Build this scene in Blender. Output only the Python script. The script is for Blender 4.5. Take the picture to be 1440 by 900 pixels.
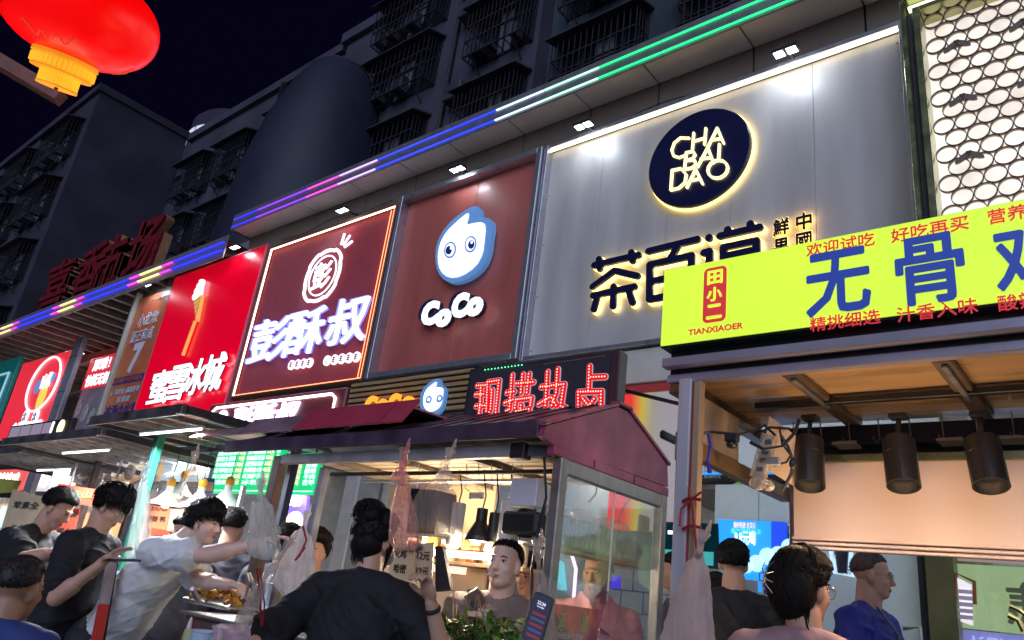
import bpy, math, random
import numpy as np
from mathutils import Vector, Matrix
random.seed(7); RNG = np.random.default_rng(7)
for o in list(bpy.data.objects): bpy.data.objects.remove(o)
scn = bpy.context.scene; COL = scn.collection
# ------------------------------------------------------------------ camera
F, PW, PH = 1045.61, 1440.0, 900.0
RW = np.array([[0.76706, 0.13783, 0.6266], [0.62998, -0.3467, -0.69493], [0.12146, 0.92779, -0.35277]])
EYE = np.array([0, 0, 1.5])
cam = bpy.data.cameras.new('camera'); camo = bpy.data.objects.new('camera', cam); COL.objects.link(camo)
cam.sensor_width = 36; cam.lens = 36 * F / PW; cam.clip_end = 500; cam.clip_start = .05
camo.matrix_world = Matrix([list(RW[i]) + [EYE[i]] for i in range(3)] + [[0, 0, 0, 1]])
scn.camera = camo
# ------------------------------------------------------------------ night sky, faint city glow, exposure
w = bpy.data.worlds.new('World'); scn.world = w; w.use_nodes = True
w.node_tree.nodes['Background'].inputs[0].default_value = (.10, .065, .50, 1)
w.node_tree.nodes['Background'].inputs[1].default_value = .014
sun = bpy.data.lights.new('city_glow', 'SUN'); sun.energy = 1.65; sun.angle = math.radians(50); sun.color = (.62, .72, 1.0)
suno = bpy.data.objects.new('city_glow', sun); COL.objects.link(suno)
suno.rotation_euler = Vector((-.42, .80, -.42)).to_track_quat('-Z', 'Y').to_euler()
scn.view_settings.view_transform = 'Standard'; scn.view_settings.look = 'None'
scn.view_settings.exposure = 0; scn.view_settings.gamma = 1
scn.cycles.use_denoising = True; scn.cycles.max_bounces = 8; scn.cycles.transparent_max_bounces = 16
scn.cycles.sample_clamp_indirect = 4

# ------------------------------------------------------------------ pixels of the photograph -> points on real planes
def ray(px, py): return RW @ np.array([px - 720, -(py - 450), -F])
def onY(px, py, y): d = ray(px, py); return EYE + d * ((y) / d[1])
def onX(px, py, x): d = ray(px, py); return EYE + d * (x / d[0])
def onZ(px, py, z): d = ray(px, py); return EYE + d * ((z - 1.5) / d[2])
def at(px, py, d): return EYE + RW @ np.array([(px - 720) * d / F, -(py - 450) * d / F, -d])
V3 = lambda *a: np.array(a, float)

# ------------------------------------------------------------------ materials
MATS = {}
def M(name, col=(.5, .5, .5), rough=.5, metal=0, noise=.12, nscale=8, bump=0, bscale=40, emit=None, es=0, stretch=None, col2=None, coat=0, spec=None, sss=0):
    if name in MATS: return MATS[name]
    m = bpy.data.materials.new(name); m.use_nodes = True; nt = m.node_tree; N = nt.nodes; L = nt.links
    b = N['Principled BSDF']; b.inputs['Roughness'].default_value = rough; b.inputs['Metallic'].default_value = metal
    if coat: b.inputs['Coat Weight'].default_value = coat
    if spec is not None: b.inputs['Specular IOR Level'].default_value = spec
    if sss: b.inputs['Subsurface Weight'].default_value = sss; b.inputs['Subsurface Scale'].default_value = .01
    c = (*col, 1)
    tc = N.new('ShaderNodeTexCoord'); mp = N.new('ShaderNodeMapping'); L.new(tc.outputs['Object'], mp.inputs[0])
    if stretch: mp.inputs['Scale'].default_value = stretch
    if noise:
        nz = N.new('ShaderNodeTexNoise'); nz.inputs['Scale'].default_value = nscale; nz.inputs['Detail'].default_value = 6
        L.new(mp.outputs[0], nz.inputs[0])
        cr = N.new('ShaderNodeValToRGB'); cr.color_ramp.elements[0].position = .3; cr.color_ramp.elements[1].position = .7
        d = col2 if col2 else tuple(x * (1 - noise * 2.2) for x in col)
        cr.color_ramp.elements[0].color = (*d, 1); cr.color_ramp.elements[1].color = c
        L.new(nz.outputs[0], cr.inputs[0]); L.new(cr.outputs[0], b.inputs['Base Color'])
        rr = N.new('ShaderNodeMapRange'); rr.inputs[3].default_value = max(0, rough - .1); rr.inputs[4].default_value = min(1, rough + .12)
        L.new(nz.outputs[0], rr.inputs[0]); L.new(rr.outputs[0], b.inputs['Roughness'])
    else: b.inputs['Base Color'].default_value = c
    if bump:
        n2 = N.new('ShaderNodeTexNoise'); n2.inputs['Scale'].default_value = bscale; n2.inputs['Detail'].default_value = 4
        L.new(mp.outputs[0], n2.inputs[0]); bp = N.new('ShaderNodeBump'); bp.inputs['Strength'].default_value = bump; bp.inputs['Distance'].default_value = .01
        L.new(n2.outputs[0], bp.inputs['Height']); L.new(bp.outputs[0], b.inputs['Normal'])
    if emit: b.inputs['Emission Color'].default_value = (*emit, 1); b.inputs['Emission Strength'].default_value = es
    MATS[name] = m; return m
def E(name, col=(), es=0, base=None): return M(name, base or tuple(min(1, c) for c in col), .4, noise=0, emit=col, es=es)
def uneven(m, amt=.15, scale=1.2):
    nt = m.node_tree; b = nt.nodes['Principled BSDF']; c = b.inputs['Emission Strength'].default_value
    tc = nt.nodes.new('ShaderNodeTexCoord'); nz = nt.nodes.new('ShaderNodeTexNoise'); nz.inputs['Scale'].default_value = scale; nz.inputs['Detail'].default_value = 3
    mr = nt.nodes.new('ShaderNodeMapRange'); mr.inputs[1].default_value = .3; mr.inputs[2].default_value = .7; mr.inputs[3].default_value = c*(1-amt); mr.inputs[4].default_value = c*(1+amt*.5)
    nt.links.new(tc.outputs['Object'], nz.inputs[0]); nt.links.new(nz.outputs[0], mr.inputs[0]); nt.links.new(mr.outputs[0], b.inputs['Emission Strength']); return m
def clear(name, tint=(1, 1, 1), fac=.12, rough=.05, milky=0, mcol=(.8, .85, .85), nscale=6, crinkle=0):
    if name in MATS: return MATS[name]
    m = bpy.data.materials.new(name); m.use_nodes = True; nt = m.node_tree; N = nt.nodes; L = nt.links; N.remove(N['Principled BSDF'])
    out = N['Material Output']; tr = N.new('ShaderNodeBsdfTransparent'); tr.inputs[0].default_value = (*tint, 1)
    gl = N.new('ShaderNodeBsdfGlossy'); gl.inputs['Roughness'].default_value = rough
    lw = N.new('ShaderNodeLayerWeight'); lw.inputs[0].default_value = .35
    mr = N.new('ShaderNodeMapRange'); mr.inputs[3].default_value = fac * .5; mr.inputs[4].default_value = min(1, fac * 4); L.new(lw.outputs['Facing'], mr.inputs[0])
    mx = N.new('ShaderNodeMixShader'); L.new(mr.outputs[0], mx.inputs[0]); L.new(tr.outputs[0], mx.inputs[1]); L.new(gl.outputs[0], mx.inputs[2])
    last = mx
    if crinkle:
        tb = N.new('ShaderNodeTexCoord'); nb = N.new('ShaderNodeTexNoise'); nb.inputs['Scale'].default_value = 22; nb.inputs['Detail'].default_value = 5; nb.inputs['Distortion'].default_value = 1.5
        mb_ = N.new('ShaderNodeMapping'); mb_.inputs['Scale'].default_value = (1.6, 1.6, .5); L.new(tb.outputs['Object'], mb_.inputs[0]); L.new(mb_.outputs[0], nb.inputs[0])
        bu = N.new('ShaderNodeBump'); bu.inputs['Strength'].default_value = crinkle; bu.inputs['Distance'].default_value = .03; L.new(nb.outputs[0], bu.inputs['Height']); L.new(bu.outputs[0], gl.inputs['Normal']); L.new(bu.outputs[0], lw.inputs['Normal'])
    if milky:
        df = N.new('ShaderNodeBsdfDiffuse'); df.inputs[0].default_value = (*mcol, 1); tl = N.new('ShaderNodeBsdfTranslucent'); tl.inputs[0].default_value = (*mcol, 1)
        m2 = N.new('ShaderNodeMixShader'); L.new(df.outputs[0], m2.inputs[1]); L.new(tl.outputs[0], m2.inputs[2])
        tc = N.new('ShaderNodeTexCoord'); nz = N.new('ShaderNodeTexNoise'); nz.inputs['Scale'].default_value = nscale; nz.inputs['Detail'].default_value = 5
        mp = N.new('ShaderNodeMapping'); mp.inputs['Scale'].default_value = (3, 3, .7); L.new(tc.outputs['Object'], mp.inputs[0]); L.new(mp.outputs[0], nz.inputs[0])
        r2 = N.new('ShaderNodeMapRange'); r2.inputs[1].default_value = .3; r2.inputs[2].default_value = .7; r2.inputs[3].default_value = milky * .45; r2.inputs[4].default_value = min(1, milky * 1.3); L.new(nz.outputs[0], r2.inputs[0])
        m3 = N.new('ShaderNodeMixShader'); L.new(r2.outputs[0], m3.inputs[0]); L.new(mx.outputs[0], m3.inputs[1]); L.new(m2.outputs[0], m3.inputs[2]); last = m3
    L.new(last.outputs[0], out.inputs[0]); MATS[name] = m; return m

# ------------------------------------------------------------------ mesh builder
class MB:
    def __init__(s): s.v = []; s.f = []
    def add(s, vs, fs):
        k = len(s.v); s.v += [tuple(map(float, p)) for p in vs]; s.f += [tuple(i + k for i in f) for f in fs]; return s
    def box(s, a, b):
        (x0, y0, z0), (x1, y1, z1) = a, b
        x0, x1 = sorted((x0, x1)); y0, y1 = sorted((y0, y1)); z0, z1 = sorted((z0, z1))
        return s.add([(x0, y0, z0), (x1, y0, z0), (x1, y1, z0), (x0, y1, z0), (x0, y0, z1), (x1, y0, z1), (x1, y1, z1), (x0, y1, z1)],
                     [(0, 3, 2, 1), (4, 5, 6, 7), (0, 1, 5, 4), (1, 2, 6, 5), (2, 3, 7, 6), (3, 0, 4, 7)])
    def bbox(s, a, b, r=.01):   # bevelled box
        (x0, y0, z0), (x1, y1, z1) = a, b
        x0, x1 = sorted((x0, x1)); y0, y1 = sorted((y0, y1)); z0, z1 = sorted((z0, z1)); r = min(r, (x1-x0)*.4, (y1-y0)*.4, (z1-z0)*.4)
        pts = [(x0+r, y0), (x1-r, y0), (x1, y0+r), (x1, y1-r), (x1-r, y1), (x0+r, y1), (x0, y1-r), (x0, y0+r)]
        ins = [(x0+r, y0+r), (x1-r, y0+r), (x1-r, y0+r), (x1-r, y1-r), (x1-r, y1-r), (x0+r, y1-r), (x0+r, y1-r), (x0+r, y0+r)]
        vs = [(*p, z0) for p in ins] + [(*p, z0+r) for p in pts] + [(*p, z1-r) for p in pts] + [(*p, z1) for p in ins]
        fs = [tuple(range(7, -1, -1)), tuple(range(24, 32))]
        for k in range(3):
            for i in range(8): j = (i+1) % 8; fs.append((k*8+i, k*8+j, k*8+8+j, k*8+8+i))
        return s.add(vs, fs)
    def bar(s, p, q, w, h=None, up=(0, 0, 1)):
        p, q = np.array(p, float), np.array(q, float); h = h or w; d = q - p; L = np.linalg.norm(d); d /= L
        u = np.cross(d, up); 
        if np.linalg.norm(u) < 1e-4: u = np.cross(d, (1, 0, 0))
        u /= np.linalg.norm(u); v = np.cross(u, d); vs = []
        for c in (p, q):
            for a, b in ((-1, -1), (1, -1), (1, 1), (-1, 1)): vs.append(c + u * a * w / 2 + v * b * h / 2)
        return s.add(vs, [(0, 1, 2, 3), (7, 6, 5, 4), (0, 4, 5, 1), (1, 5, 6, 2), (2, 6, 7, 3), (3, 7, 4, 0)])
    def tube(s, pts, r, n=8, cap=True):
        pts = [np.array(p, float) for p in pts]; rs = r if hasattr(r, '__len__') else [r] * len(pts); k0 = len(s.v); vs = []; fs = []
        prev = None
        for i, p in enumerate(pts):
            t = pts[min(i+1, len(pts)-1)] - pts[max(i-1, 0)]; t = t / (np.linalg.norm(t) + 1e-9)
            if prev is None:
                u = np.cross(t, (0, 0, 1)); 
                if np.linalg.norm(u) < .05: u = np.cross(t, (1, 0, 0))
            else: u = prev - t * prev.dot(t)
            u = u / (np.linalg.norm(u) + 1e-9); prev = u; v = np.cross(t, u)
            for j in range(n): a = 2*math.pi*j/n; vs.append(p + (u*math.cos(a) + v*math.sin(a)) * rs[i])
        for i in range(len(pts)-1):
            for j in range(n): fs.append((i*n+j, i*n+(j+1) % n, (i+1)*n+(j+1) % n, (i+1)*n+j))
        if cap: fs += [tuple(range(n-1, -1, -1)), tuple((len(pts)-1)*n + j for j in range(n))]
        return s.add(vs, fs)
    def lathe(s, c, prof, n=24, axis=(0, 0, 1), fold=None, sx=1, sy=1):   # prof: (r, h) along axis from c
        c = np.array(c, float); a = np.array(axis, float); a /= np.linalg.norm(a)
        u = np.cross(a, (0, 1, 0)); 
        if np.linalg.norm(u) < .05: u = np.cross(a, (1, 0, 0))
        u /= np.linalg.norm(u); v = np.cross(a, u); vs = []; fs = []
        for i, (r, h) in enumerate(prof):
            for j in range(n):
                t = 2*math.pi*j/n; q = r * (1 + (fold(t, i / (len(prof)-1)) if fold else 0)); vs.append(c + a*h + u*math.cos(t)*q*sx + v*math.sin(t)*q*sy)
        for i in range(len(prof)-1):
            for j in range(n): fs.append((i*n+j, i*n+(j+1) % n, (i+1)*n+(j+1) % n, (i+1)*n+j))
        fs += [tuple(range(n-1, -1, -1)), tuple((len(prof)-1)*n + j for j in range(n))]
        return s.add(vs, fs)
    def prism(s, poly, d):   # poly: list of 3-D points (planar), d: 3-D extrusion vector
        n = len(poly); p = [np.array(q, float) for q in poly]; d = np.array(d, float)
        return s.add(p + [q + d for q in p], [tuple(range(n)), tuple(range(2*n-1, n-1, -1))] + [(i, i+n, (i+1) % n + n, (i+1) % n) for i in range(n)])
    def ell(s, c, r, n=12, m=8, rot=None):
        vs = []; fs = []
        for i in range(m+1):
            ph = math.pi * i / m
            for j in range(n):
                t = 2*math.pi*j/n; p = np.array([r[0]*math.sin(ph)*math.cos(t), r[1]*math.sin(ph)*math.sin(t), r[2]*math.cos(ph)])
                if rot is not None: p = rot @ p
                vs.append(p + c)
        for i in range(m):
            for j in range(n):
                a, b, c2, d = i*n+j, i*n+(j+1) % n, (i+1)*n+(j+1) % n, (i+1)*n+j
                fs.append((a, d, c2) if i == 0 else ((a, d, b) if i == m-1 else (a, d, c2, b)))
        return s.add(vs, fs)
    def mesh(s, name, smooth=False):
        me = bpy.data.meshes.new(name); me.from_pydata(s.v, [], s.f); me.validate(); me.update()
        if smooth: me.shade_smooth()
        return me
    def build(s, name, mat, parent=None, smooth=False, world=True):
        if parent is not None and world:
            P = wloc(parent); s.v = [(x-P[0], y-P[1], z-P[2]) for x, y, z in s.v]
        me = s.mesh(name, smooth); me.materials.append(mat); o = bpy.data.objects.new(name, me); COL.objects.link(o)
        if parent is not None: o.parent = parent
        return o
def wloc(o):
    p = Vector((0, 0, 0))
    while o is not None: p += o.location; o = o.parent
    return p
def thing(name, label, cat, loc=(0, 0, 0), group=None):
    o = bpy.data.objects.new(name, None); COL.objects.link(o); o.empty_display_size = .1; o.location = tuple(map(float, loc))
    o['label'] = label; o['category'] = cat
    if group: o['group'] = group
    return o
def tag(o, label=None, cat=None, group=None, kind=None):
    if label: o['label'] = label
    if cat: o['category'] = cat
    if group: o['group'] = group
    if kind: o['kind'] = kind
    return o
def struct(name, mb, mat): return tag(mb.build(name, mat), kind='structure')
def copy_tree(o, parent=None):
    c = o.copy(); COL.objects.link(c)
    if parent is not None: c.parent = parent
    for ch in list(o.children): copy_tree(ch, c)
    return c
def textmesh(body, w_off=0., res=3):
    c = bpy.data.curves.new('t', 'FONT'); c.body = body; c.extrude = .5; c.offset = w_off; c.resolution_u = res; c.align_x = 'CENTER'
    o = bpy.data.objects.new('t', c); COL.objects.link(o); dg = bpy.context.evaluated_depsgraph_get(); dg.update()
    m = bpy.data.meshes.new_from_object(o.evaluated_get(dg)); v = np.array([tuple(x.co) for x in m.vertices]); f = [tuple(p.vertices) for p in m.polygons]
    bpy.data.objects.remove(o); bpy.data.curves.remove(c); bpy.data.meshes.remove(m); return v, f
TC = {}
def text(body, O, ux, uz, w=None, h=None, th=.01, mat=None, parent=None, off=0., name='lettering', build=True, bold=0):
    """flat lettering with thickness th centred at O; ux/uz unit axes; w,h = size of its box"""
    cjk = any(ord(ch_) > 0x2000 for ch_ in body); key = (body, off)
    if key not in TC:
        if not cjk: TC[key] = textmesh(body, off)
        else:
            v0, f0 = textmesh(body, 0, 2)
            if off > .008:
                K = 8 if off > .03 else 4; vv = [v0]; ff = list(f0)
                for k in range(K):
                    a_ = 2*math.pi*(k+.5)/K; nv_ = len(v0)*(k+1); vv.append(v0 + np.array([math.cos(a_)*off*.62, math.sin(a_)*off*.62, 0]) - np.array([0, 0, .012*(k+1)])); ff += [tuple(i+nv_ for i in q) for q in f0]
                v0 = np.concatenate(vv); f0 = ff
            TC[key] = (v0, f0)
    v, f = TC[key]; lo, hi = v.min(0), v.max(0); c = (lo+hi)/2; s = hi-lo
    kx = w / s[0] if w else None; kz = h / s[1] if h else None
    if kx is None: kx = kz
    if kz is None: kz = kx
    ux, uz, O = (np.array(a, float) for a in (ux, uz, O)); n = np.cross(ux, uz)
    P = O + np.outer((v[:, 0]-c[0])*kx, ux) + np.outer((v[:, 1]-c[1])*kz, uz) + np.outer(v[:, 2]*th, n)
    mb = MB(); mb.add(P, f)
    return mb.build(name, mat, parent) if build else mb
X, Z, Y = V3(1, 0, 0), V3(0, 0, 1), V3(0, 1, 0)
def ftext(body, pL, pR, y, h, mat, parent, th=.02, off=0., name='lettering', w=None):
    """text on a plane of constant y between two photo points (left-middle, right-middle)"""
    a, b = onY(*pL, y), onY(*pR, y); return text(body, (a+b)/2, X, Z, w=abs(b[0]-a[0]), h=h, th=th, mat=mat, parent=parent, off=off, name=name)
def stroke(mb, pts, y0, y1, r, closed=False, n=8):
    """rounded brush stroke of half width r along XZ points, from y0 (front) to y1"""
    for i in range(len(pts)-1):
        a, b = np.array(pts[i]), np.array(pts[i+1]); t = math.atan2(b[1]-a[1], b[0]-a[0]); e = .0008*(i % 2); poly = []
        for k in range(n+1): g = t + math.pi/2 + math.pi*k/n; poly.append((a[0]+r*math.cos(g), y0+e, a[1]+r*math.sin(g)))
        for k in range(n+1): g = t - math.pi/2 + math.pi*k/n; poly.append((b[0]+r*math.cos(g), y0+e, b[1]+r*math.sin(g)))
        mb.prism(poly, (0, y1-y0, 0))
def lamp(kind, loc, energy, col, size=.1, direction=None, name='lamp_light', spot=None, parent=None, sizey=None, blend=.6):
    l = bpy.data.lights.new(name, kind); l.energy = energy; l.color = col
    if kind == 'AREA':
        l.size = size
        if sizey: l.shape = 'RECTANGLE'; l.size_y = sizey
    elif kind == 'SPOT': l.shadow_soft_size = size; l.spot_size = math.radians(spot or 90); l.spot_blend = blend
    else: l.shadow_soft_size = size
    o = bpy.data.objects.new(name, l); COL.objects.link(o); o.location = tuple(map(float, loc))
    if direction is not None: o.rotation_euler = Vector(tuple(map(float, direction))).to_track_quat('-Z', 'Y').to_euler()
    if parent is not None: o.location = Vector(o.location) - wloc(parent); o.parent = parent
    return o
# ------------------------------------------------------------------ shared materials
ALU = M('brushed_aluminium', (.62, .62, .64), .32, .9, noise=.15, nscale=30, stretch=(1, 1, .1))
ALU2 = M('weathered_metal', (.34, .33, .35), .5, .6, noise=.25, nscale=12, bump=.1)
BLK = M('black_plastic', (.02, .02, .022), .4, noise=.1)
DARK = M('dark_painted_steel', (.045, .04, .05), .5, .3, noise=.3, nscale=14)
STEEL = M('stainless_steel', (.6, .6, .62), .22, 1, noise=.1, nscale=20)
WHT = M('white_paint', (.78, .78, .77), .45, noise=.06)
WARMW = E('warm_led', (1, .86, .62), 3.0)
COOLW = E('cool_led', (.85, .93, 1), 9.0)
PAPER = M('cardboard', (.62, .44, .26), .8, noise=.12, bump=.1)
GLASS = clear('glass_pane', (.95, .98, .97), .10, .03)
# ================================================================== SETTING
g = MB(); g.add([(-250, -60, 0), (120, -60, 0), (120, 120, 0), (-250, 120, 0)], [(0, 1, 2, 3)])
struct('street_ground', g, M('concrete_street', (.30, .29, .28), .6, noise=.3, nscale=3, bump=.4, bscale=60))
pv = MB(); pv.box((-40, 4.6, 0.004), (8, 9.4, .12)); struct('shop_pavement', pv, M('pavement_tile', (.36, .34, .32), .5, noise=.2, nscale=5))

# ---------------- the shop row (one long two-storey building)
CONC = M('facade_concrete', (.30, .28, .26), .8, noise=.2, nscale=3, bump=.2)
B = thing('shop_building', 'long low shop building carrying the row of big illuminated brand panels', 'building', (-8, 6.1, 0))
b = MB(); b.box((-17, 6.12, 3.45), (9, 6.5, 7.05)); b.box((-17, 6.5, 3.3), (9, 9.4, 7.6)); b.build('upper_wall', CONC, B)
b = MB(); b.box((-17, 9.4, 0.12), (9, 9.6, 3.3)); b.build('shop_back_wall', M('shop_back_wall_paint', (.42, .44, .43), .6, noise=.1), B)
for x in (-16.9, -11.3, -7.8, -5.2, -1.05, 3.4, 8.7):
    b = MB(); b.bbox((x-.14, 6.02, .12), (x+.14, 6.4, 3.45), .02); b.build('pillar', M('pillar_tile', (.35, .35, .36), .35, noise=.1), B)
# cornice: boards of the soffit and riser, each a panel with open joints
CORN = M('cornice_panel_lit', (.82, .74, .70), .42, noise=.08, nscale=2, metal=.1)  # soffit face painted paler, in place of light from below
YF, YC, ZS = 5.65, 6.02, 7.20
jx = [-12.2]
seams = [onZ(px, py, ZS)[0] for px, py in ((445, 298), (515, 271), (578, 240), (642, 210), (725, 178), (815, 138), (905, 92), (1040, 38), (1198, -28))]
seams = [-12.2] + sorted(seams) + [-.1, 1.5, 3.1, 4.7, 6.3]
for a, c in zip(seams[:-1], seams[1:]):
    j = .009
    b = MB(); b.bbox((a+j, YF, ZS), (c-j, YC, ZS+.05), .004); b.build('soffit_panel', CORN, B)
    b = MB(); b.bbox((a+j, YC, 6.78), (c-j, YC+.06, ZS), .004); b.build('riser_panel', M('riser_brown_shaded', (.21, .17, .13), .4, noise=.08, nscale=2), B)  # brown riser painted darker, as the less lit face of the cornice
b = MB(); b.box((-12.2, YF-.02, ZS-.01), (6.3, YF, 7.50)); b.box((-12.2, YF, 7.46), (6.3, 6.5, 7.50)); b.box((-12.23, YF-.02, ZS-.02), (-12.2, 6.2, 7.5))
b.build('fascia', M('fascia_metal', (.33, .31, .34), .35, .5, noise=.1), B)
# led strips, segment by segment in their own colours
def led_col(px):
    st = [(0, (.02, .03, 1)), (380, (.03, .03, 1)), (440, (.7, .06, .8)), (478, (1, .08, .5)), (500, (.8, .5, 1)), (535, (.03, .06, 1)), (690, (.02, .05, 1)), (715, (.6, .8, 1)), (790, (.6, 1, .85)), (850, (.02, .9, .25)), (1080, (.02, .85, .25)), (1130, (.5, 1, .85))]
    for (a, ca), (c, cb) in zip(st[:-1], st[1:]):
        if a <= px <= c:
            t = (px-a)/(c-a); return tuple(ca[i]*(1-t)+cb[i]*t for i in range(3))
    return st[-1][1]
L1 = [(310, 0), (365, 0), (435, 0), (480, 0), (533, 0), (585, 0), (637, 0), (700, 0), (767, 0), (845, 0), (932, 0), (1031, 0), (1120, 0), (1250, 0)]
LEDM = {}
def ledmat(c, es):
    k = tuple(round(x, 2) for x in c); n = 'led_%d_%d_%d' % tuple(int(x*100) for x in k)
    return E(n, k, es, base=(.02, .02, .02))
for z, dz in ((7.39, 0), (7.235, 0)):
    for (a, _), (c, _) in zip(L1[:-1], L1[1:]):
        sl = -.415
        xa, xc = onY(a, 318-(a-310)*.418, YF)[0], onY(c, 318-(c-310)*.418, YF)[0]
        xa, xc = max(xa, -12.2), xc
        b = MB(); b.bbox((xa+.004, YF-.040, z-.010), (xc-.004, YF-.021, z+.010), .004); b.build('led_strip', ledmat(led_col((a+c)/2), 2.0), B)
b = MB(); b.box((1.3, YF-.045, 7.377), (6.2, YF-.021, 7.403)); b.box((1.3, YF-.045, 7.222), (6.2, YF-.021, 7.248)); b.build('led_strip', ledmat((.5, 1, .8), 1.5), B)
# shop interiors (ceiling, light panels, partition walls)
b = MB(); b.box((-17, 6.5, 3.28), (9, 9.4, 3.3)); b.build('shop_ceiling', M('ceiling_paint', (.6, .6, .6), .7, noise=.08), B)
for i in range(11):
    x = -15.8 + i*2.2
    b = MB(); b.bbox((x-.3, 7.4, 3.25), (x+.3, 8.0, 3.279), .005); b.build('ceiling_light', E('shop_ceiling_light', (1, .97, .9), 9), B)
for x in (-11.3, -7.8, -5.2, -1.05, 3.4):
    b = MB(); b.box((x-.06, 6.5, .12), (x+.06, 9.4, 3.28)); b.build('partition_wall', M('partition_paint', (.5, .5, .5), .7, noise=.1), B)

# ---------------- left part: open metal gallery with lower fascia, behind it the recessed shops
G = thing('market_gallery', 'open metal canopy gallery left of the red panel with striped LED fascia', 'canopy', (-19, 6, 0))
FASC = M('gallery_fascia_metal', (.38, .33, .36), .4, .5, noise=.1)
b = MB(); b.box((-34, 5.63, 6.64), (-12.24, 5.65, 7.10)); b.build('fascia', FASC, G)
rc = [(.02, .03, 1)]*5 + [(.8, .05, .7), (1, .85, .25), (1, .75, .3), (.8, .04, .6)]
segs = np.linspace(-34, -12.3, 46)
for z in (6.95, 6.79):
    for i in range(45):
        b = MB(); b.bbox((segs[i]+.004, 5.590, z-.013), (segs[i+1]-.004, 5.628, z+.013), .004); b.build('led_strip', ledmat(rc[(i+4) % 9], 2.0), G)
GM = M('gallery_steel', (.42, .36, .34), .5, .4, noise=.2)
for i in range(30):
    x = -33.5 + i*.72
    b = MB(); b.bbox((x-.05, 5.66, 6.86), (x+.05, 10.5, 6.99), .01); b.build('roof_beam', GM, G)
b = MB(); b.box((-34, 5.66, 7.0), (-12.3, 10.5, 7.03)); b.build('roof_sheet', M('roof_sheet_dark', (.10, .09, .10), .7, noise=.2), G)
for y in (7.9, 9.6):
    b = MB(); b.bbox((-34, y-.09, 6.6), (-15, y+.09, 6.855), .01); b.build('roof_girder', GM, G)
for x in (-21.0, -27.2, -31.5):
    dy_ = .0 if x < -25 else -.32; b = MB(); b.bbox((x-.28, 6.9+dy_, 0), (x+.28, 7.02+dy_, 6.6), .02); b.build('column', M('grey_column_tile', (.25, .25, .29), .3, noise=.1, nscale=2), G)
    for z in (3.1, 4.1, 5.1, 6.05):
        b = MB(); b.box((x-.285, 6.893+dy_, z), (x+.285, 6.9+dy_, z+.015)); b.build('tile_joint', DARK, G)
b = MB(); b.box((-34, 10.5, 0), (-15, 10.7, 6.9)); b.build('rear_wall', M('gallery_wall', (.2, .19, .22), .8, noise=.2), G)
for i, x in enumerate((-18.2, -16.6, -22.4, -24.6)):
    f = MB(); f.bbox((x-.16, 7.05, 6.5), (x+.16, 7.25, 6.56), .01); ff = f.build('downlight', BLK, G)
    f = MB(); f.box((x-.13, 7.08, 6.492), (x+.13, 7.22, 6.499)); f.build('diffuser', COOLW, ff)
lamp('AREA', (-18.2, 7.15, 6.47), 20, (.8, .9, 1), .3, (0, -.2, -1), parent=G)
lamp('AREA', (-22.4, 6.9, 6.47), 22, (.8, .9, 1), .3, (0, -.2, -1), parent=G)

# ---------------- apartment blocks behind, dark against the sky
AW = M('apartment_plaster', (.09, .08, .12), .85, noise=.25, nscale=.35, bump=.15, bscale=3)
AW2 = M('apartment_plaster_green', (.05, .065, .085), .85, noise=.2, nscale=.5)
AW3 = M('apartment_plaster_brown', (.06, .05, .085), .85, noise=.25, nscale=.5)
WIN = M('dark_window_glass', (.02, .02, .03), .15, noise=.3, nscale=.7)
CAGE = M('cage_iron', (.05, .045, .06), .6, .4, noise=.2)
SHELF = M('window_canopy_sheet', (.07, .065, .09), .6, noise=.3, nscale=2)
CUR = M('pale_curtain', (.2, .19, .24), .8, noise=.2, nscale=4)
def cage_mesh(w, h, d=.55, bars=14):
    c = MB()
    for i in range(bars+1):
        x = -w/2 + w*i/bars; c.bar((x, -d, 0), (x, -d, h), .025)
    for z in (0, h*.33, h*.66, h):
        c.bar((-w/2, -d, z), (w/2, -d, z), .04); c.bar((-w/2, 0, z), (-w/2, -d, z), .03); c.bar((w/2, 0, z), (w/2, -d, z), .03)
    for i in range(4):
        y = -d*i/4
        for s in (-1, 1): c.bar((s*w/2, y, 0), (s*w/2, y, h), .025)
    for i in range(8): x = -w/2 + w*i/7; c.bar((x, 0, 0), (x, -d, 0), .025)
    c.bar((-w*.35, 0, -.5), (-w*.35, -d, 0), .03); c.bar((w*.35, 0, -.5), (w*.35, -d, 0), .03)
    return c
_cm = {}
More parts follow.
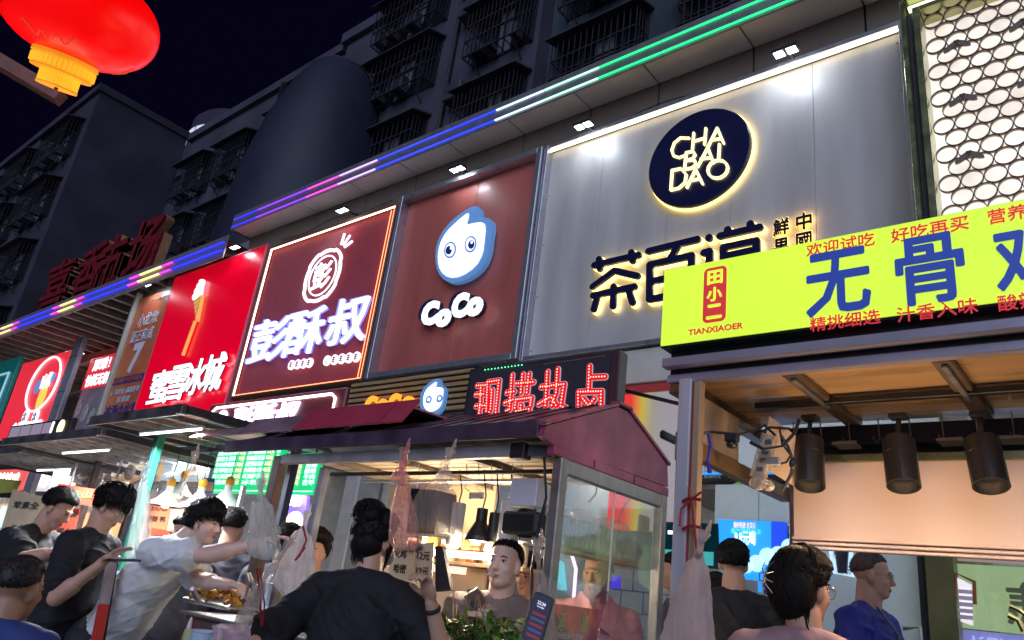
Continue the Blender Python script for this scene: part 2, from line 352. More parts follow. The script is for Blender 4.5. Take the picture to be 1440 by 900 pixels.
def unit_window(B_, x, y, z, w_, h_, facing='y', clutter=True):
    """window: recessed pane, iron cage, sheet canopy over it"""
    k = (round(w_, 1), round(h_, 1))
    if k not in _cm:
        pn = MB(); pn.box((-w_/2, -.02, 0), (w_/2, .03, h_)); fr = MB()
        for xx in np.linspace(-w_/2, w_/2, 5): fr.bar((xx, -.04, 0), (xx, -.04, h_), .05)
        fr.bar((-w_/2, -.042, h_*.7), (w_/2, -.042, h_*.7), .05)
        sh = MB(); sh.prism([(-w_/2-.15, 0, h_+.30), (-w_/2-.15, -.75, h_+.05), (-w_/2-.15, -.75, h_+.01), (-w_/2-.15, 0, h_+.24)], (w_+.3, 0, 0))
        bx = MB()
        for i in range(7):
            a = RNG.uniform(-w_/2+.1, w_/2-.3); hh = RNG.uniform(.15, .6); bx.box((a, -.5, .02), (a+RNG.uniform(.08, .35), -.2, hh))
        ct = MB(); ct.box((-w_*.1, -.03, .1), (w_*.12, -.021, h_*.95)); 
        ms = [('pane', pn, WIN), ('window_frame', fr, CAGE), ('window_canopy', sh, SHELF), ('iron_cage', cage_mesh(w_, h_), CAGE), ('stored_goods', bx, SHELF), ('curtain', ct, CUR)]
        L = []
        for n, m_, mt in ms: me = m_.mesh(n); me.materials.append(mt); L.append((n, me))
        _cm[k] = L
    par = None
    for n, me in _cm[k]:
        o = bpy.data.objects.new(n if n != 'pane' else 'window', me); COL.objects.link(o)
        if n == 'pane': o.parent = B_; o.location = Vector((x, y, z)) - wloc(B_); par = o; o.rotation_euler.z = 0 if facing == 'y' else math.pi/2
        else: o.parent = par
        if n == 'stored_goods': o['kind'] = 'stuff'
A = thing('apartment_building', 'dark apartment block with caged windows rising right behind the LED cornice', 'apartment building', (-12, 12, 0))
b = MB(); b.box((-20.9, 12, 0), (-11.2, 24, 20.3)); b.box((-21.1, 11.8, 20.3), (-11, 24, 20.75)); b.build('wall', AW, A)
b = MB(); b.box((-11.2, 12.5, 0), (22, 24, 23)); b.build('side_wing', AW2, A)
for fz in (7.2, 10.1, 13.1, 16.1, 19.0 - .3):
    unit_window(A, -16.9, 12, fz, 3.2, 1.6); unit_window(A, -12.5, 12, fz - .1, 2.2, 1.7)
    for x in (-9.3, -5.6, -1.6, 2.6, 7): unit_window(A, x, 12.5, fz+.6, 2.6, 1.8)
b = MB(); b.tube([(-14.6, 11.9, 6), (-14.6, 11.9, 20)], .07); b.build('drain_pipe', DARK, A)
for z in (8.9, 12.0, 14.8, 17.9):
    b = MB(); b.bbox((-14.3, 11.55, z), (-13.6, 11.98, z+.55), .03); q = b.build('air_conditioner', SHELF, A)
    for k in range(5): pass
b = MB(); b.tube([(-14.8, 12.2, 20.75), (-14.8, 12.2, 23)], .06); b.build('roof_pole', DARK, A)
T = thing('round_stairwell_tower', 'dark rounded tower between the two caged apartment blocks', 'tower', (-19.3, 11.1, 0))
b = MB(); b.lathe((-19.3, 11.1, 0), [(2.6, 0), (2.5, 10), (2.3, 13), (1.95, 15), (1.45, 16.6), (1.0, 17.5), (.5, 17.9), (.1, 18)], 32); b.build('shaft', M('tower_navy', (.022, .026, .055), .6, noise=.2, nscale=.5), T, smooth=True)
b = MB(); b.tube([(-19.3+1.0*math.cos(t), 11.1+1.0*math.sin(t), 17.5) for t in np.linspace(0, 6.283, 28)], .05, 6, cap=False); b.build('rim', AW, T)
Bq = thing('apartment_building', 'middle dark apartment block with deep window boxes, left of the rounded tower', 'apartment building', (-28, 12, 0))
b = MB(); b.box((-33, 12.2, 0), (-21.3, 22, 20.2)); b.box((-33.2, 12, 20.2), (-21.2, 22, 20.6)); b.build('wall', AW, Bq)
for fz in (7.5, 10.4, 13.3, 16.4):
    unit_window(Bq, -23.9, 12.2, fz+.2, 2.2, 1.7); unit_window(Bq, -27.6, 12.2, fz, 2.6, 1.7); unit_window(Bq, -31.1, 12.2, fz+.1, 2.6, 1.7)
b = MB(); b.box((-25.1, 11.9, 17), (-24.95, 12.2, 20.2)); b.build('roof_antenna', DARK, Bq)
Cq = thing('apartment_building', 'tall dark apartment wing with blank side wall below the red lantern', 'apartment building', (-33, 8, 0))
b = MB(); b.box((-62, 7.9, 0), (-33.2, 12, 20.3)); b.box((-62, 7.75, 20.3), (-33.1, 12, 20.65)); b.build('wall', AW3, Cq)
for fz in (8.2, 11.2, 14.2, 17.2):
    for x in (-35.6, -40.6, -45.6, -51): unit_window(Cq, x, 7.9, fz, 3.4, 1.6)
# curved bay with one lit strip window
Dq = thing('apartment_building', 'dark building with curved balcony bay and one bright strip of windows', 'apartment building', (-36, 12, 0))
c0 = at(262, 200, 46); 
b = MB(); b.lathe((c0[0], c0[1]+3.2, 0), [(3.0, 0), (3.0, c0[2]+2.2), (2.7, c0[2]+2.6), (.1, c0[2]+2.7)], 40)
b.build('bay', AW3, Dq)
for k in range(4):
    b = MB(); b.lathe((c0[0], c0[1]+3.2, c0[2]-3.0*k-2.6), [(3.25, 0), (3.25, 1.1)], 40); b.build('balcony_parapet', AW, Dq)
for k in range(16):
    a = math.radians(-120 + k*4.6 + (2 if k > 7 else 0)); cx, cy = c0[0]+3.06*math.cos(a), c0[1]+3.2+3.06*math.sin(a)
    b = MB(); t = V3(-math.sin(a), math.cos(a), 0); b.bar(V3(cx, cy, c0[2]+.9)-t*.09, V3(cx, cy, c0[2]+.9)+t*.09, .05, .5); b.build('lit_pane', E('lit_window_glass', (.75, .85, .95), .55), Dq)
# dark block at far left
q0 = MB(); Eq = thing('apartment_building', 'almost black building at the far left edge under the brown beam', 'apartment building', (-62, 8, 0))
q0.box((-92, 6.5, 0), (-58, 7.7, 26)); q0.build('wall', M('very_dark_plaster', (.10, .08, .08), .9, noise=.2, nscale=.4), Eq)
for fz in (9, 12, 15, 18, 21):
    for x in (-61, -66, -72): unit_window(Eq, x, 6.5, fz, 3.4, 1.6)
# red channel letters of the market gate, standing on the gallery roof
GL = M('gate_letter_red', (.30, .015, .03), .5, noise=.3); GLs = M('gate_letter_gold_edge', (.55, .28, .14), .45, noise=.15)
for ch, pl, pr, zc in (('喜', (63, 400), (98, 400), 'leftmost'), ('香', (108, 380), (145, 380), 'second from the left'), ('市', (140, 365), (182, 340), 'third from the left'), ('场', (185, 340), (236, 310), 'rightmost and largest'))  :
    a, c = onY(*pl, 6.2), onY(*pr, 6.2); w_ = c[0]-a[0]
    g_ = thing('gate_letter', '%s red roof letter with gold edge above the LED fascia, reading %s' % (zc, ch), 'sign letter', ((a[0]+c[0])/2, 6.2, 7.1), 'red letters above the gallery')
    cx = (a[0]+c[0])/2; O = V3(cx, 6.2, 8.25)
    text(ch, O, X, Z, w=w_*.92, h=1.75, th=.06, mat=GL, parent=g_, off=.03, name='letter_face')
    text(ch, O + V3(.0, .14, 0), X, Z, w=w_*.92, h=1.75, th=.2, mat=GLs, parent=g_, off=.03, name='letter_return')
    b = MB(); b.bar((cx-.3, 6.3, 7.03), (cx-.3, 6.3, 7.6), .06); b.bar((cx+.3, 6.3, 7.03), (cx+.3, 6.3, 7.6), .06); b.build('support', DARK, g_)

# lit shopfronts under the gallery and at the far left, added to brighten the background
lits = [(-33, -28.5, (.9, .75, .3), '小吃'), (-28.2, -24.2, (.8, .12, .1), '乐山钵钵鸡'), (-23.9, -20.8, (.75, .7, .72), '奶茶'), (-19.9, -17.2, (.85, .15, .12), '重庆小面'), (-16.8, -13.6, (.9, .5, .2), '烧烤'), (-13.4, -11.6, (.6, .75, .8), '饮品')]
for i, (xa, xb, cc_, tx) in enumerate(lits):
    y_ = 7.45 if xb < -17 else 6.2
    t = thing('shopfront', ('yellow', 'red', 'pale grey', 'second red', 'orange', 'pale blue')[i]+' added lit snack shopfront low behind the left stalls', 'shopfront', ((xa+xb)/2, y_, 0), 'added lit shopfronts behind the left stalls')
    b = MB(); b.bbox((xa, y_, 2.75), (xb, y_+.12, 3.35), .01); b.build('sign_box', uneven(E('fill_sign_light_%d' % i, cc_, .8), .2, 1.5), t)
    text(tx, ((xa+xb)/2, y_-.012, 3.05), X, Z, w=(xb-xa)*.75, h=.42, th=.02, mat=E('shop_sign_letter', (1, .95, .85), 1.1), parent=t, off=.02)
    b = MB(); b.box((xa, y_+1.6, .12), (xb, y_+1.65, 2.75)); b.build('back_wall', M('glowing_shop_wall', (.62, .55, .48), .6, noise=.3, nscale=2, emit=(.6, .5, .42), es=.10), t)
    for k in range(4):
        x_ = xa+(xb-xa)*(k+.5)/4; b = MB(); b.bbox((x_-.28, y_+1.56, 1.75), (x_+.28, y_+1.598, 2.45), .005); b.build('menu_poster', E('menu_poster_%d' % (k % 3), ((.8, .3, .12), (.75, .7, .5), (.25, .5, .6))[k % 3], .55), t)
    for x_ in (xa+.06, xb-.06): b = MB(); b.bbox((x_-.05, y_, .12), (x_+.05, y_+.1, 2.75), .005); b.build('post', DARK, t)
    b = MB(); b.bbox(((xa+xb)/2-.7, y_+.7, 2.70), ((xa+xb)/2+.7, y_+.8, 2.735), .005); b.build('ceiling_tube', E('fill_shop_tube', (.95, .97, 1), 9), t)
    lamp('AREA', ((xa+xb)/2, y_+.75, 2.66), 120, (1, .90, .78), 1.2, (0, -.1, -1), parent=t, sizey=.3)
# ================================================================== BRAND PANELS
FRM = M('pale_frame_metal', (.52, .52, .58), .3, .7, noise=.1)
LETW = E('letter_white_light', (.92, .95, 1), 1.15)
LETSIDE = M('letter_return_navy', (.03, .035, .10), .4, noise=.1)
def zp(origin, scale, pts, y):   # points read off an enlarged crop of the photo, put on plane y -> (x, z)
    r = []
    for p in pts: q = onY(origin[0]+p[0]/scale, origin[1]+p[1]/scale, y); r.append((q[0], q[2]))
    return r
def poly(mb, pts, y0, y1): mb.prism([(x, y0, z) for x, z in pts], (0, y1-y0, 0)); return mb
def smoothpoly(pts, n=3):
    P = np.array(pts, float)
    for _ in range(n):
        Q = np.roll(P, -1, 0); P = np.stack([P*.75+Q*.25, P*.25+Q*.75], 1).reshape(-1, 2)
    return [tuple(p) for p in P]
def scalepoly(pts, k):
    P = np.array(pts); c = P.mean(0); return [tuple(p) for p in (P-c)*k + c]
def frame(parent, x0, x1, z0, z1, y0, y1, t, mat, name='frame'):
    for a, c in (((x0-t, y0, z0-t), (x0, y1, z1+t)), ((x1, y0, z0-t), (x1+t, y1, z1+t)), ((x0, y0+.002, z1), (x1, y1, z1+t)), ((x0, y0+.002, z0-t), (x1, y1, z0))):
        b = MB(); b.bbox(a, c, .004); b.build(name, mat, parent)

# ---- CHA BAI DAO panel
S = thing('brand_panel', 'largest grey brand panel with round navy CHA BAI DAO medallion and dark haloed characters', 'shop sign', (-3.1, 6, 5.4))
GREYP = M('grey_sign_sheet', (.62, .59, .57), .34, .0, noise=.15, nscale=1.1, bump=.05, bscale=2, stretch=(2.2, 1, .35))
xs = [-5.10] + sorted(onY(px, py, 6)[0] for px, py in ((848, 230), (932, 400), (1028, 260), (1146, 240))) + [-1.16]
for a, c in zip(xs[:-1], xs[1:]):
    b = MB(); b.bbox((a+.0015, 6.0, 4.03), (c-.0015, 6.03, 6.72), .002); b.build('sheet', GREYP, S)
b = MB(); b.box((-5.1, 6.03, 4.0), (-1.16, 6.06, 6.75)); b.build('backing', GREYP, S)
frame(S, -5.10, -1.16, 4.03, 6.735, 5.90, 6.06, .05, FRM)
b = MB(); b.bbox((-5.09, 5.925, 6.70), (-1.17, 5.955, 6.73), .006); b.build('led_strip', E('warm_white_strip', (1, .88, .62), 3.6), S)
b = MB(); b.box((-5.14, 5.96, 3.62), (-1.05, 6.0, 3.96)); b.build('lower_band', M('lower_band_beige', (.62, .62, .55), .4, noise=.05), S)
HALO = E('halo_yellow', (1, .78, .25), 2.6); NAVY = M('navy_acrylic', (.012, .014, .06), .25, noise=0)
mc = (-3.085, 5.965); R = .565
md = MB(); md.lathe((mc[0], 5.955, mc[1]), [(R+.012, 0), (R+.012, .03)], 64, axis=(0, 1, 0)); mo = md.build('medallion_halo', HALO, S)
md = MB(); md.lathe((mc[0], 5.90, mc[1]), [(R-.01, 0), (R, .008), (R, .05)], 64, axis=(0, 1, 0)); md.build('medallion', NAVY, S)
GOLD = E('letter_gold_light', (1, .86, .42), 1.5)
ZM = ((900, 140), 5.294)
LETS = [[(365, 287), (300, 285), (255, 322), (236, 378), (250, 420), (290, 432), (330, 418)], [(400, 250), (390, 370)], [(490, 215), (480, 335)], [(396, 312), (486, 286)], [(505, 355), (575, 213), (622, 325)], [(530, 302), (606, 290)], [(330, 520), (345, 395), (395, 385), (410, 412), (392, 440), (340, 456)], [(345, 454), (405, 450), (416, 486), (385, 510), (330, 520)], [(430, 500), (505, 358), (546, 470)], [(455, 443), (532, 432)], [(592, 335), (585, 450)], [(230, 675), (240, 528), (305, 514), (345, 560), (335, 620), (290, 660), (230, 675)], [(350, 655), (415, 520), (466, 628)], [(375, 604), (450, 590)], [(580+74*math.cos(a_)+6*math.sin(a_), 520+66*math.sin(a_)-14*math.cos(a_)) for a_ in np.linspace(0, 2*math.pi, 15)]]
for k, st in enumerate(LETS):
    b = MB(); stroke(b, zp(*ZM, st, 5.885), 5.875-.0005*k, 5.899, .0115); b.build('letter', GOLD, S)
ZK = ((820, 280), 4.235)
CH = {'tea': [[(72, 398), (335, 338)], [(100, 362), (105, 418)], [(292, 322), (300, 372)], [(62, 525), (190, 430), (328, 462)], [(65, 578), (310, 525)], [(90, 578), (68, 658)], [(185, 525), (182, 640)], [(275, 545), (298, 618)]],
      'hundred': [[(395, 315), (685, 245)], [(570, 280), (530, 350)], [(400, 600), (402, 395), (650, 340), (645, 560), (400, 600)], [(402, 495), (645, 450)]],
      'way': [[(755, 234), (756, 238)], [(725, 325), (757, 316), (757, 430), (728, 470)], [(820, 225), (1055, 173)], [(865, 187), (872, 215)], [(1000, 152), (1008, 182)], [(840, 450), (840, 292), (1035, 252), (1038, 415), (840, 450)], [(845, 345), (1030, 305)], [(845, 398), (1030, 358)], [(740, 480), (860, 505), (1080, 460)]]}
for nm, ss in CH.items():
    b = MB(); hb = MB()
    for k, st in enumerate(ss):
        P = zp(*ZK, st, 5.93); stroke(b, P, 5.90+.0012*k, 5.935, .036); stroke(hb, P, 5.955+.0006*k, 5.985, .044)
    hb.build('character_halo', HALO, S); b.build('character', NAVY, S)
for ch, x, y in (('中', 1130.5, 310.7), ('國', 1130.5, 339), ('鮮', 1098.6, 319), ('果', 1098.6, 347)):
    a, c = (x-11, y), (x+11, y)
    ftext(ch, a, c, 5.93, .17, NAVY, S, th=.02, off=.02, name='small_character'); ftext(ch, (x-11.4, y), (x+11.4, y), 5.965, .18, HALO, S, th=.012, off=.035, name='small_character_halo')

# ---- CoCo panel
S = thing('brand_panel', 'maroon brand panel with white and blue droplet face over the word CoCo', 'shop sign', (-6.5, 6, 5.4))
MAR = M('maroon_sign_sheet', (.58, .15, .12), .40, 0, noise=.14, nscale=1.2, bump=.05, bscale=2, stretch=(2, 1, .4), coat=.15)
for a, c in ((-7.70, -6.32), (-6.32, -5.24)):
    b = MB(); b.bbox((a+.003, 6.0, 4.08), (c-.003, 6.03, 6.70), .003); b.build('sheet', MAR, S)
b = MB(); b.box((-7.7, 6.03, 4.05), (-5.2, 6.05, 6.73)); b.build('backing', MAR, S)
frame(S, -7.70, -5.24, 4.08, 6.70, 5.86, 6.05, .075, FRM)
ZC = ((480, 260), 2.5); yD = 5.88
outer = zp(*ZC, [(466, 72), (484, 78), (490, 96), (488, 114), (512, 114), (530, 126), (533, 150), (526, 190), (520, 240), (500, 288), (458, 325), (408, 346), (366, 340), (338, 308), (329, 262), (334, 210), (352, 168), (384, 128), (430, 92)], yD)
inner = zp(*ZC, [(446, 106), (448, 118), (438, 148), (468, 140), (494, 138), (502, 152), (497, 200), (492, 240), (470, 280), (424, 312), (384, 318), (356, 296), (347, 256), (354, 208), (376, 168), (412, 134)], yD)
b = MB(); poly(b, smoothpoly(outer, 1), yD, 5.95); b.build('droplet_box', M('droplet_blue', (.13, .28, .55), .4, noise=0, emit=(.12, .28, .6), es=.5), S)
inner_ = scalepoly(inner, 1.09)
b = MB(); poly(b, smoothpoly(inner_, 1), yD-.012, yD+.01); b.build('droplet_face', LETW, S)
for ex, ey in ((383, 229), (455, 209)):
    for (rx, ry, dx, dy, mt, off) in ((21, 29, 0, 0, M('droplet_blue', ()), .004), (16, 23, 0, 0, LETW, .008), (11, 15, 4 if ex > 400 else -3, 2, M('iris_navy', (.03, .07, .3), .3, noise=0), .012), (4, 5, 6, -5, LETW, .016)):
        P = zp(*ZC, [(ex+dx+rx*math.cos(t), ey+dy+ry*math.sin(t)*1.0 - .1*rx*math.cos(t)*2) for t in np.linspace(0, 2*math.pi, 24, endpoint=False)], yD-.012)
        b = MB(); poly(b, P, yD-.014-off, yD-.012); b.build('eye', mt, S)
cc = [('C', (593.5, 442), (616, 439), .33), ('o', (613, 448), (634, 446), .24), ('C', (636, 431), (658, 428), .33), ('o', (656, 433), (679, 429), .25)]
for t, pl, pr, h in cc:
    ftext(t, pl, pr, 5.85, h, LETW, S, th=.02, off=.07, name='letter'); ftext(t, pl, pr, 5.92, h, LETSIDE, S, th=.13, off=.07, name='letter_return')

# ---- PENG panel with vertical ribs
S = thing('brand_panel', 'ribbed dark red brand panel with glowing edges and white 彭酥叔 characters', 'shop sign', (-9.5, 6, 5.4))
RIB = M('ribbed_red_sheet', (.48, .07, .085), .4, noise=.05)
b = MB(); b.box((-11.20, 6.02, 4.05), (-7.93, 6.06, 6.72)); b.build('sheet', RIB, S)
b = MB()
n = 84
for i in range(n):
    x = -11.17 + i*(3.22/(n-1)); b.prism([(x-.013, 6.02, 4.06), (x, 5.995, 4.06), (x+.013, 6.02, 4.06)], (0, 0, 2.65))
tag(b.build('ribs', RIB, S), kind='stuff')
EDG = M('edge_bronze', (.25, .10, .07), .4, .5, noise=0)
frame(S, -11.20, -7.93, 4.05, 6.72, 5.93, 6.06, .03, EDG)
OR = E('edge_neon_orange', (1, .32, .12), 2.6); WS = E('edge_neon_white', (1, .78, .58), 4.5)
for a, c, mt in (((-11.20, 5.94, 6.695), (-7.94, 5.96, 6.715), WS), ((-11.19, 5.94, 4.06), (-11.165, 5.96, 6.69), WS), ((-7.96, 5.94, 4.06), (-7.945, 5.96, 6.69), OR), ((-8.03, 5.945, 4.06), (-8.018, 5.957, 6.66), OR), ((-11.15, 5.945, 4.06), (-7.97, 5.957, 4.072), OR)):
    b = MB(); b.bbox(a, c, .004); b.build('neon_edge', mt, S)
for ch, pl, pr, h in (('彭', (353, 483), (405, 472), .74), ('酥', (403, 470), (455, 462), .74), ('叔', (461, 456), (518, 444), .72)):
    ftext(ch, pl, pr, 5.89, h, E('letter_bluish_light', (.9, .92, 1), 1.25), S, th=.02, off=.018, name='character'); ftext(ch, pl, pr, 5.94, h, E('letter_return_glow', (.32, .36, 1), .7), S, th=.08, off=.026, name='character_return')
xs = [(409 + i*8.4) for i in range(4)] + [459 + i*10.3 for i in range(5)]
for i, px in enumerate(xs):
    c = onY(px, 513 - (px-409)*.125, 5.93); b = MB(); b.lathe((c[0], 5.93, c[2]), [(.075, 0), (.075, .03)], 20, axis=(0, 1, 0)); d = b.build('round_dot', E('dot_light', (.95, .9, 1), 1.3), S)
    b = MB()
    if i == 4: b.tube([(c[0]-.035, 5.925, c[2]-.01), (c[0], 5.925, c[2]-.035), (c[0]+.035, 5.925, c[2]-.01)], .006, 6)
    else:
        for q in (-.03, 0, .03): b.box((c[0]-.035, 5.922, c[2]+q-.006), (c[0]+.035, 5.929, c[2]+q+.006))
        b.box((c[0]-.006, 5.92, c[2]-.045), (c[0]+.006, 5.928, c[2]+.045))
    b.build('dot_mark', M('dot_mark_red', (.4, .05, .12), .5, noise=0), d)
c = onY(452.5, 387, 5.92); cx, cz = c[0], c[2]
RL = E('ring_light', (.88, .9, 1), 1.2)
for R_, r_ in ((.43, .028), (.335, .014)):
    P = []
    for k in range(49):
        t = 2*math.pi*k/48; rr = R_ * (1 + (.07 if abs(math.sin(2*t)) > .86 and R_ > .4 else 0)); P.append((cx+rr*math.cos(t), cz+rr*math.sin(t)))
    b = MB(); b.tube([(x, 5.93, z) for x, z in P], r_, 6, cap=False); b.build('emblem_ring', RL, S)
text('彭', (cx, 5.92, cz), X, Z, w=.46, h=.46, th=.02, mat=RL, parent=S, off=.02, name='emblem_character')
b = MB()
for a in (20, 50, 82): r = math.radians(a); stroke(b, [(cx+.30+.14*math.cos(r), cz+.36+.12*math.sin(r)), (cx+.30+.30*math.cos(r), cz+.36+.28*math.sin(r))], 5.92, 5.94+.001*a/50, .02)
b.build('emblem_rays', RL, S)

# ---- red panel  (the snowman mascot of the photo is left out; its ice-cream staff stays)
S = thing('brand_panel', 'bright red backlit brand panel with white 蜜雪冰城 characters and ice cream staff', 'shop sign', (-13, 6, 5.4))
REDL = M('backlit_red_film', (.75, .0, .02), .3, noise=0, emit=(.85, .0, .022), es=.62, coat=.4)
b = MB(); b.bbox((-14.62, 5.90, 3.78), (-11.29, 6.06, 6.80), .02); b.build('light_box', REDL, S)
frame(S, -14.62, -11.29, 3.78, 6.80, 5.895, 6.06, .03, M('red_trim', (.55, .15, .18), .4, noise=0))
for ch, pl, pr, h in (('蜜', (211, 547), (239, 541), .66), ('雪', (236, 541), (263, 534), .66), ('冰', (261, 532), (287, 528), .66), ('城', (286, 527), (315, 519), .68)):
    ftext(ch, pl, pr, 5.82, h, LETW, S, th=.02, off=.018, name='character'); ftext(ch, pl, pr, 5.86, h, LETSIDE, S, th=.05, off=.022, name='character_return')
ZR = ((180, 300), 2.813)
wf = M('waffle_gold', (.75, .42, .12), .5, noise=0, emit=(.9, .5, .12), es=.6); q = zp(*ZR, [(258, 332), (290, 322), (268, 425)], 5.83)
b = MB(); poly(b, q, 5.83, 5.90); b.build('waffle_cone', wf, S)
b = MB()
for u in (.2, .4, .6, .8): b.bar((q[0][0]*(1-u)+q[2][0]*u, 5.826, q[0][1]*(1-u)+q[2][1]*u), (q[1][0]*(1-u*.6)+q[2][0]*u*.6, 5.826, q[1][1]*(1-u*.6)+q[2][1]*u*.6), .006, .012)
b.build('waffle_lines', M('waffle_brown', (.35, .12, .03), .5, noise=0), S)
b = MB()
for cx_, cz_, r_ in ((272, 322, .15), (277, 302, .125), (284, 283, .095), (290, 268, .055)):
    q2 = zp(*ZR, [(cx_, cz_)], 5.83)[0]; b.ell(V3(q2[0], 5.85, q2[1]), (r_*1.15, .06, r_*.62), 24, 14, rot=np.array(Matrix.Rotation(-.3, 3, 'Y')))
b.build('ice_cream_swirl', LETW, S, smooth=True)
q = zp(*ZR, [(264, 425), (215, 562)], 5.84); b = MB(); b.bar((q[0][0], 5.85, q[0][1]), (q[1][0], 5.85, q[1][1]), .05, .03); b.build('staff', wf, S)

# ---- orange menu panel with a 7
S = thing('brand_panel', 'orange brown menu panel with a large 7, left of the bright red panel', 'shop sign', (-15.6, 6, 5.4))
ORP = M('orange_print_sheet', (.70, .24, .08), .35, noise=.3, nscale=1.5, col2=(.50, .09, .06), coat=.3)
b = MB(); b.bbox((-16.35, 6.0, 4.0), (-14.75, 6.05, 6.66), .01); b.build('sheet', ORP, S)
b = MB(); b.bbox((-16.45, 5.93, 3.9), (-16.35, 6.05, 6.8), .01); b.build('side_trim', M('cream_trim', (.6, .6, .5), .4, noise=.05), S)
PW_ = M('print_white', (.72, .66, .72), .5, noise=0); PN = M('print_navy', (.06, .05, .28), .5, noise=0)
for body, xc, z, w_, h_, mt, of in (('7', -15.55, 5.22, .46, .66, PW_, .05), ('小龙坎', -15.55, 6.08, .9, .3, PW_, .03), ('是正和成', -15.6, 5.72, 1.0, .27, PW_, .03), ('一二九火锅', -15.3, 6.5, .9, .06, PW_, .02)):
    text(body, (xc, 5.99, z), X, Z, w=w_, h=h_, th=.012, mat=mt, parent=S, off=of)
b = MB(); b.box((-16.3, 5.993, 4.68), (-14.78, 5.999, 4.84)); b.build('blue_band', PN, S)
text('味美汤鲜 地道重庆味', (-15.6, 5.985, 4.76), X, Z, w=1.3, h=.1, th=.008, mat=ORP, parent=S, off=.02)
text('川味砂锅 麻辣鲜香', (-15.55, 5.99, 4.52), X, Z, w=1.3, h=.13, th=.01, mat=PW_, parent=S, off=.03)
text('冒菜面', (-15.5, 5.99, 4.34), X, Z, w=.6, h=.13, th=.01, mat=PW_, parent=S, off=.03)
text('冰汤小火锅', (-15.5, 5.99, 4.13), X, Z, w=1.5, h=.22, th=.01, mat=PN, parent=S, off=.04)

# ---- recessed red banner, red round-emblem panel, teal panel
xa, xb = onY(116, 545, 7.0)[0], onY(190, 470, 7.0)[0]; W_ = xb-xa; yb_ = 7.0
S = thing('food_banner', 'food photo banner with red strip recessed between grey column and orange panel', 'banner', ((xa+xb)/2, yb_, 4))
b = MB(); b.box((xa, yb_, 4.0), (xb, yb_+.03, 6.1)); b.build('print_sheet', M('food_print', (.34, .30, .34), .5, noise=.5, nscale=2.2, col2=(.12, .14, .16)), S)
b = MB(); b.box((xa, yb_-.02, 5.25), (xb, yb_-.002, 6.1)); b.build('red_strip', E('banner_red', (.7, .03, .05), .6), S)
text('厚乘！', (xa+W_*.38, yb_-.03, 5.88), X, Z, w=W_*.45, h=.32, th=.01, mat=LETW, parent=S, off=.03)
text('竹筏无刺', (xa+W_*.38, yb_-.03, 5.47), X, Z, w=W_*.62, h=.32, th=.01, mat=LETW, parent=S, off=.03)
for i in range(6):
    x = xa+.25+i*.5; b = MB(); b.lathe((x, yb_-.02, 4.75-.14*(i % 3)), [(.24, 0), (.24, .012)], 18, axis=(0, 1, 0), sx=1, sy=.7); b.build('printed_dumpling', M('dumpling_print', (.6, .56, .54), .5, noise=.3, nscale=6), S)
S = thing('brand_panel', 'small red brand panel with ring emblem hanging left of the grey column', 'shop sign', (-23.2, 6.6, 5.3))
b = MB(); b.bbox((-25.0, 6.6, 4.0), (-21.35, 6.7, 6.30), .02); b.build('light_box', E('banner_red2', (.80, .03, .05), .75), S)
pts = [(23, 0)]; cm = onY(61, 540, 6.58)
b = MB(); b.tube([(cm[0]+1.05*math.cos(t), 6.57, cm[2]+.76*math.sin(t)) for t in np.linspace(0, 2*math.pi, 41)], .03, 6, cap=False); b.build('emblem_ring', LETW, S)
b = MB(); b.lathe((cm[0]+.25, 6.56, cm[2]-.36), [(.42, 0), (.42, .02)], 24, axis=(0, 1, 0), sy=.6); b.build('emblem_bowl', E('bowl_yellow', (.9, .65, .1), .8), S)
b = MB()
for k in range(7):
    t0_ = k*.9; b.tube([(cm[0]+.25+.30*math.cos(t0_)*(1-.1*j)+.05*j*math.sin(k), 6.55, cm[2]-.12+.09*j+.05*math.sin(t0_)) for j in range(5)], .028, 5)
b.build('emblem_noodles', E('noodle_print', (.85, .85, .95), .8), S)
for dx_, dz_, r_ in ((-.35, -.05, .2), (.6, .12, .14)): b = MB(); b.lathe((cm[0]+dx_, 6.56, cm[2]+dz_), [(r_, 0), (r_, .015)], 20, axis=(0, 1, 0)); b.build('emblem_disc', E('disc_print_blue', (.15, .3, .65), .6), S)
for ex in (36, 50):
    c = onY(ex, 586, 6.58); b = MB(); b.lathe((c[0], 6.56, c[2]), [(.2, 0), (.2, .03)], 20, axis=(0, 1, 0)); d = b.build('round_dot', LETW, S)
    text('念', (c[0], 6.55, c[2]), X, Z, w=.24, h=.24, th=.008, mat=M('dot_mark_navy', (.05, .05, .2), .5, noise=0), parent=d, off=.02)
text('食粮米面线', onY(36, 600, 6.57), X, Z, w=2.2, h=.3, th=.02, mat=LETW, parent=S, off=.04)
S = thing('brand_panel', 'teal green brand panel cut by the left edge of the photo', 'shop sign', (-27, 6.6, 5.3))
b = MB(); b.bbox((-29.5, 6.6, 4.2), (-25.45, 6.7, 6.6), .02); b.build('sheet', M('teal_sheet', (.01, .16, .16), .3, noise=.1, emit=(.0, .12, .12), es=.4), S)
b = MB(); b.tube([(-25.9, 6.58, 6.1), (-25.95, 6.58, 4.9), (-26.6, 6.58, 4.6)], .03, 6); b.tube([(-29, 6.58, 6.1), (-25.9, 6.58, 6.1)], .03, 6); b.build('line_emblem', E('teal_line', (.4, .7, .8), .6), S)
for px, py in ((203/3.75, 480+0), (1, 549)): pass

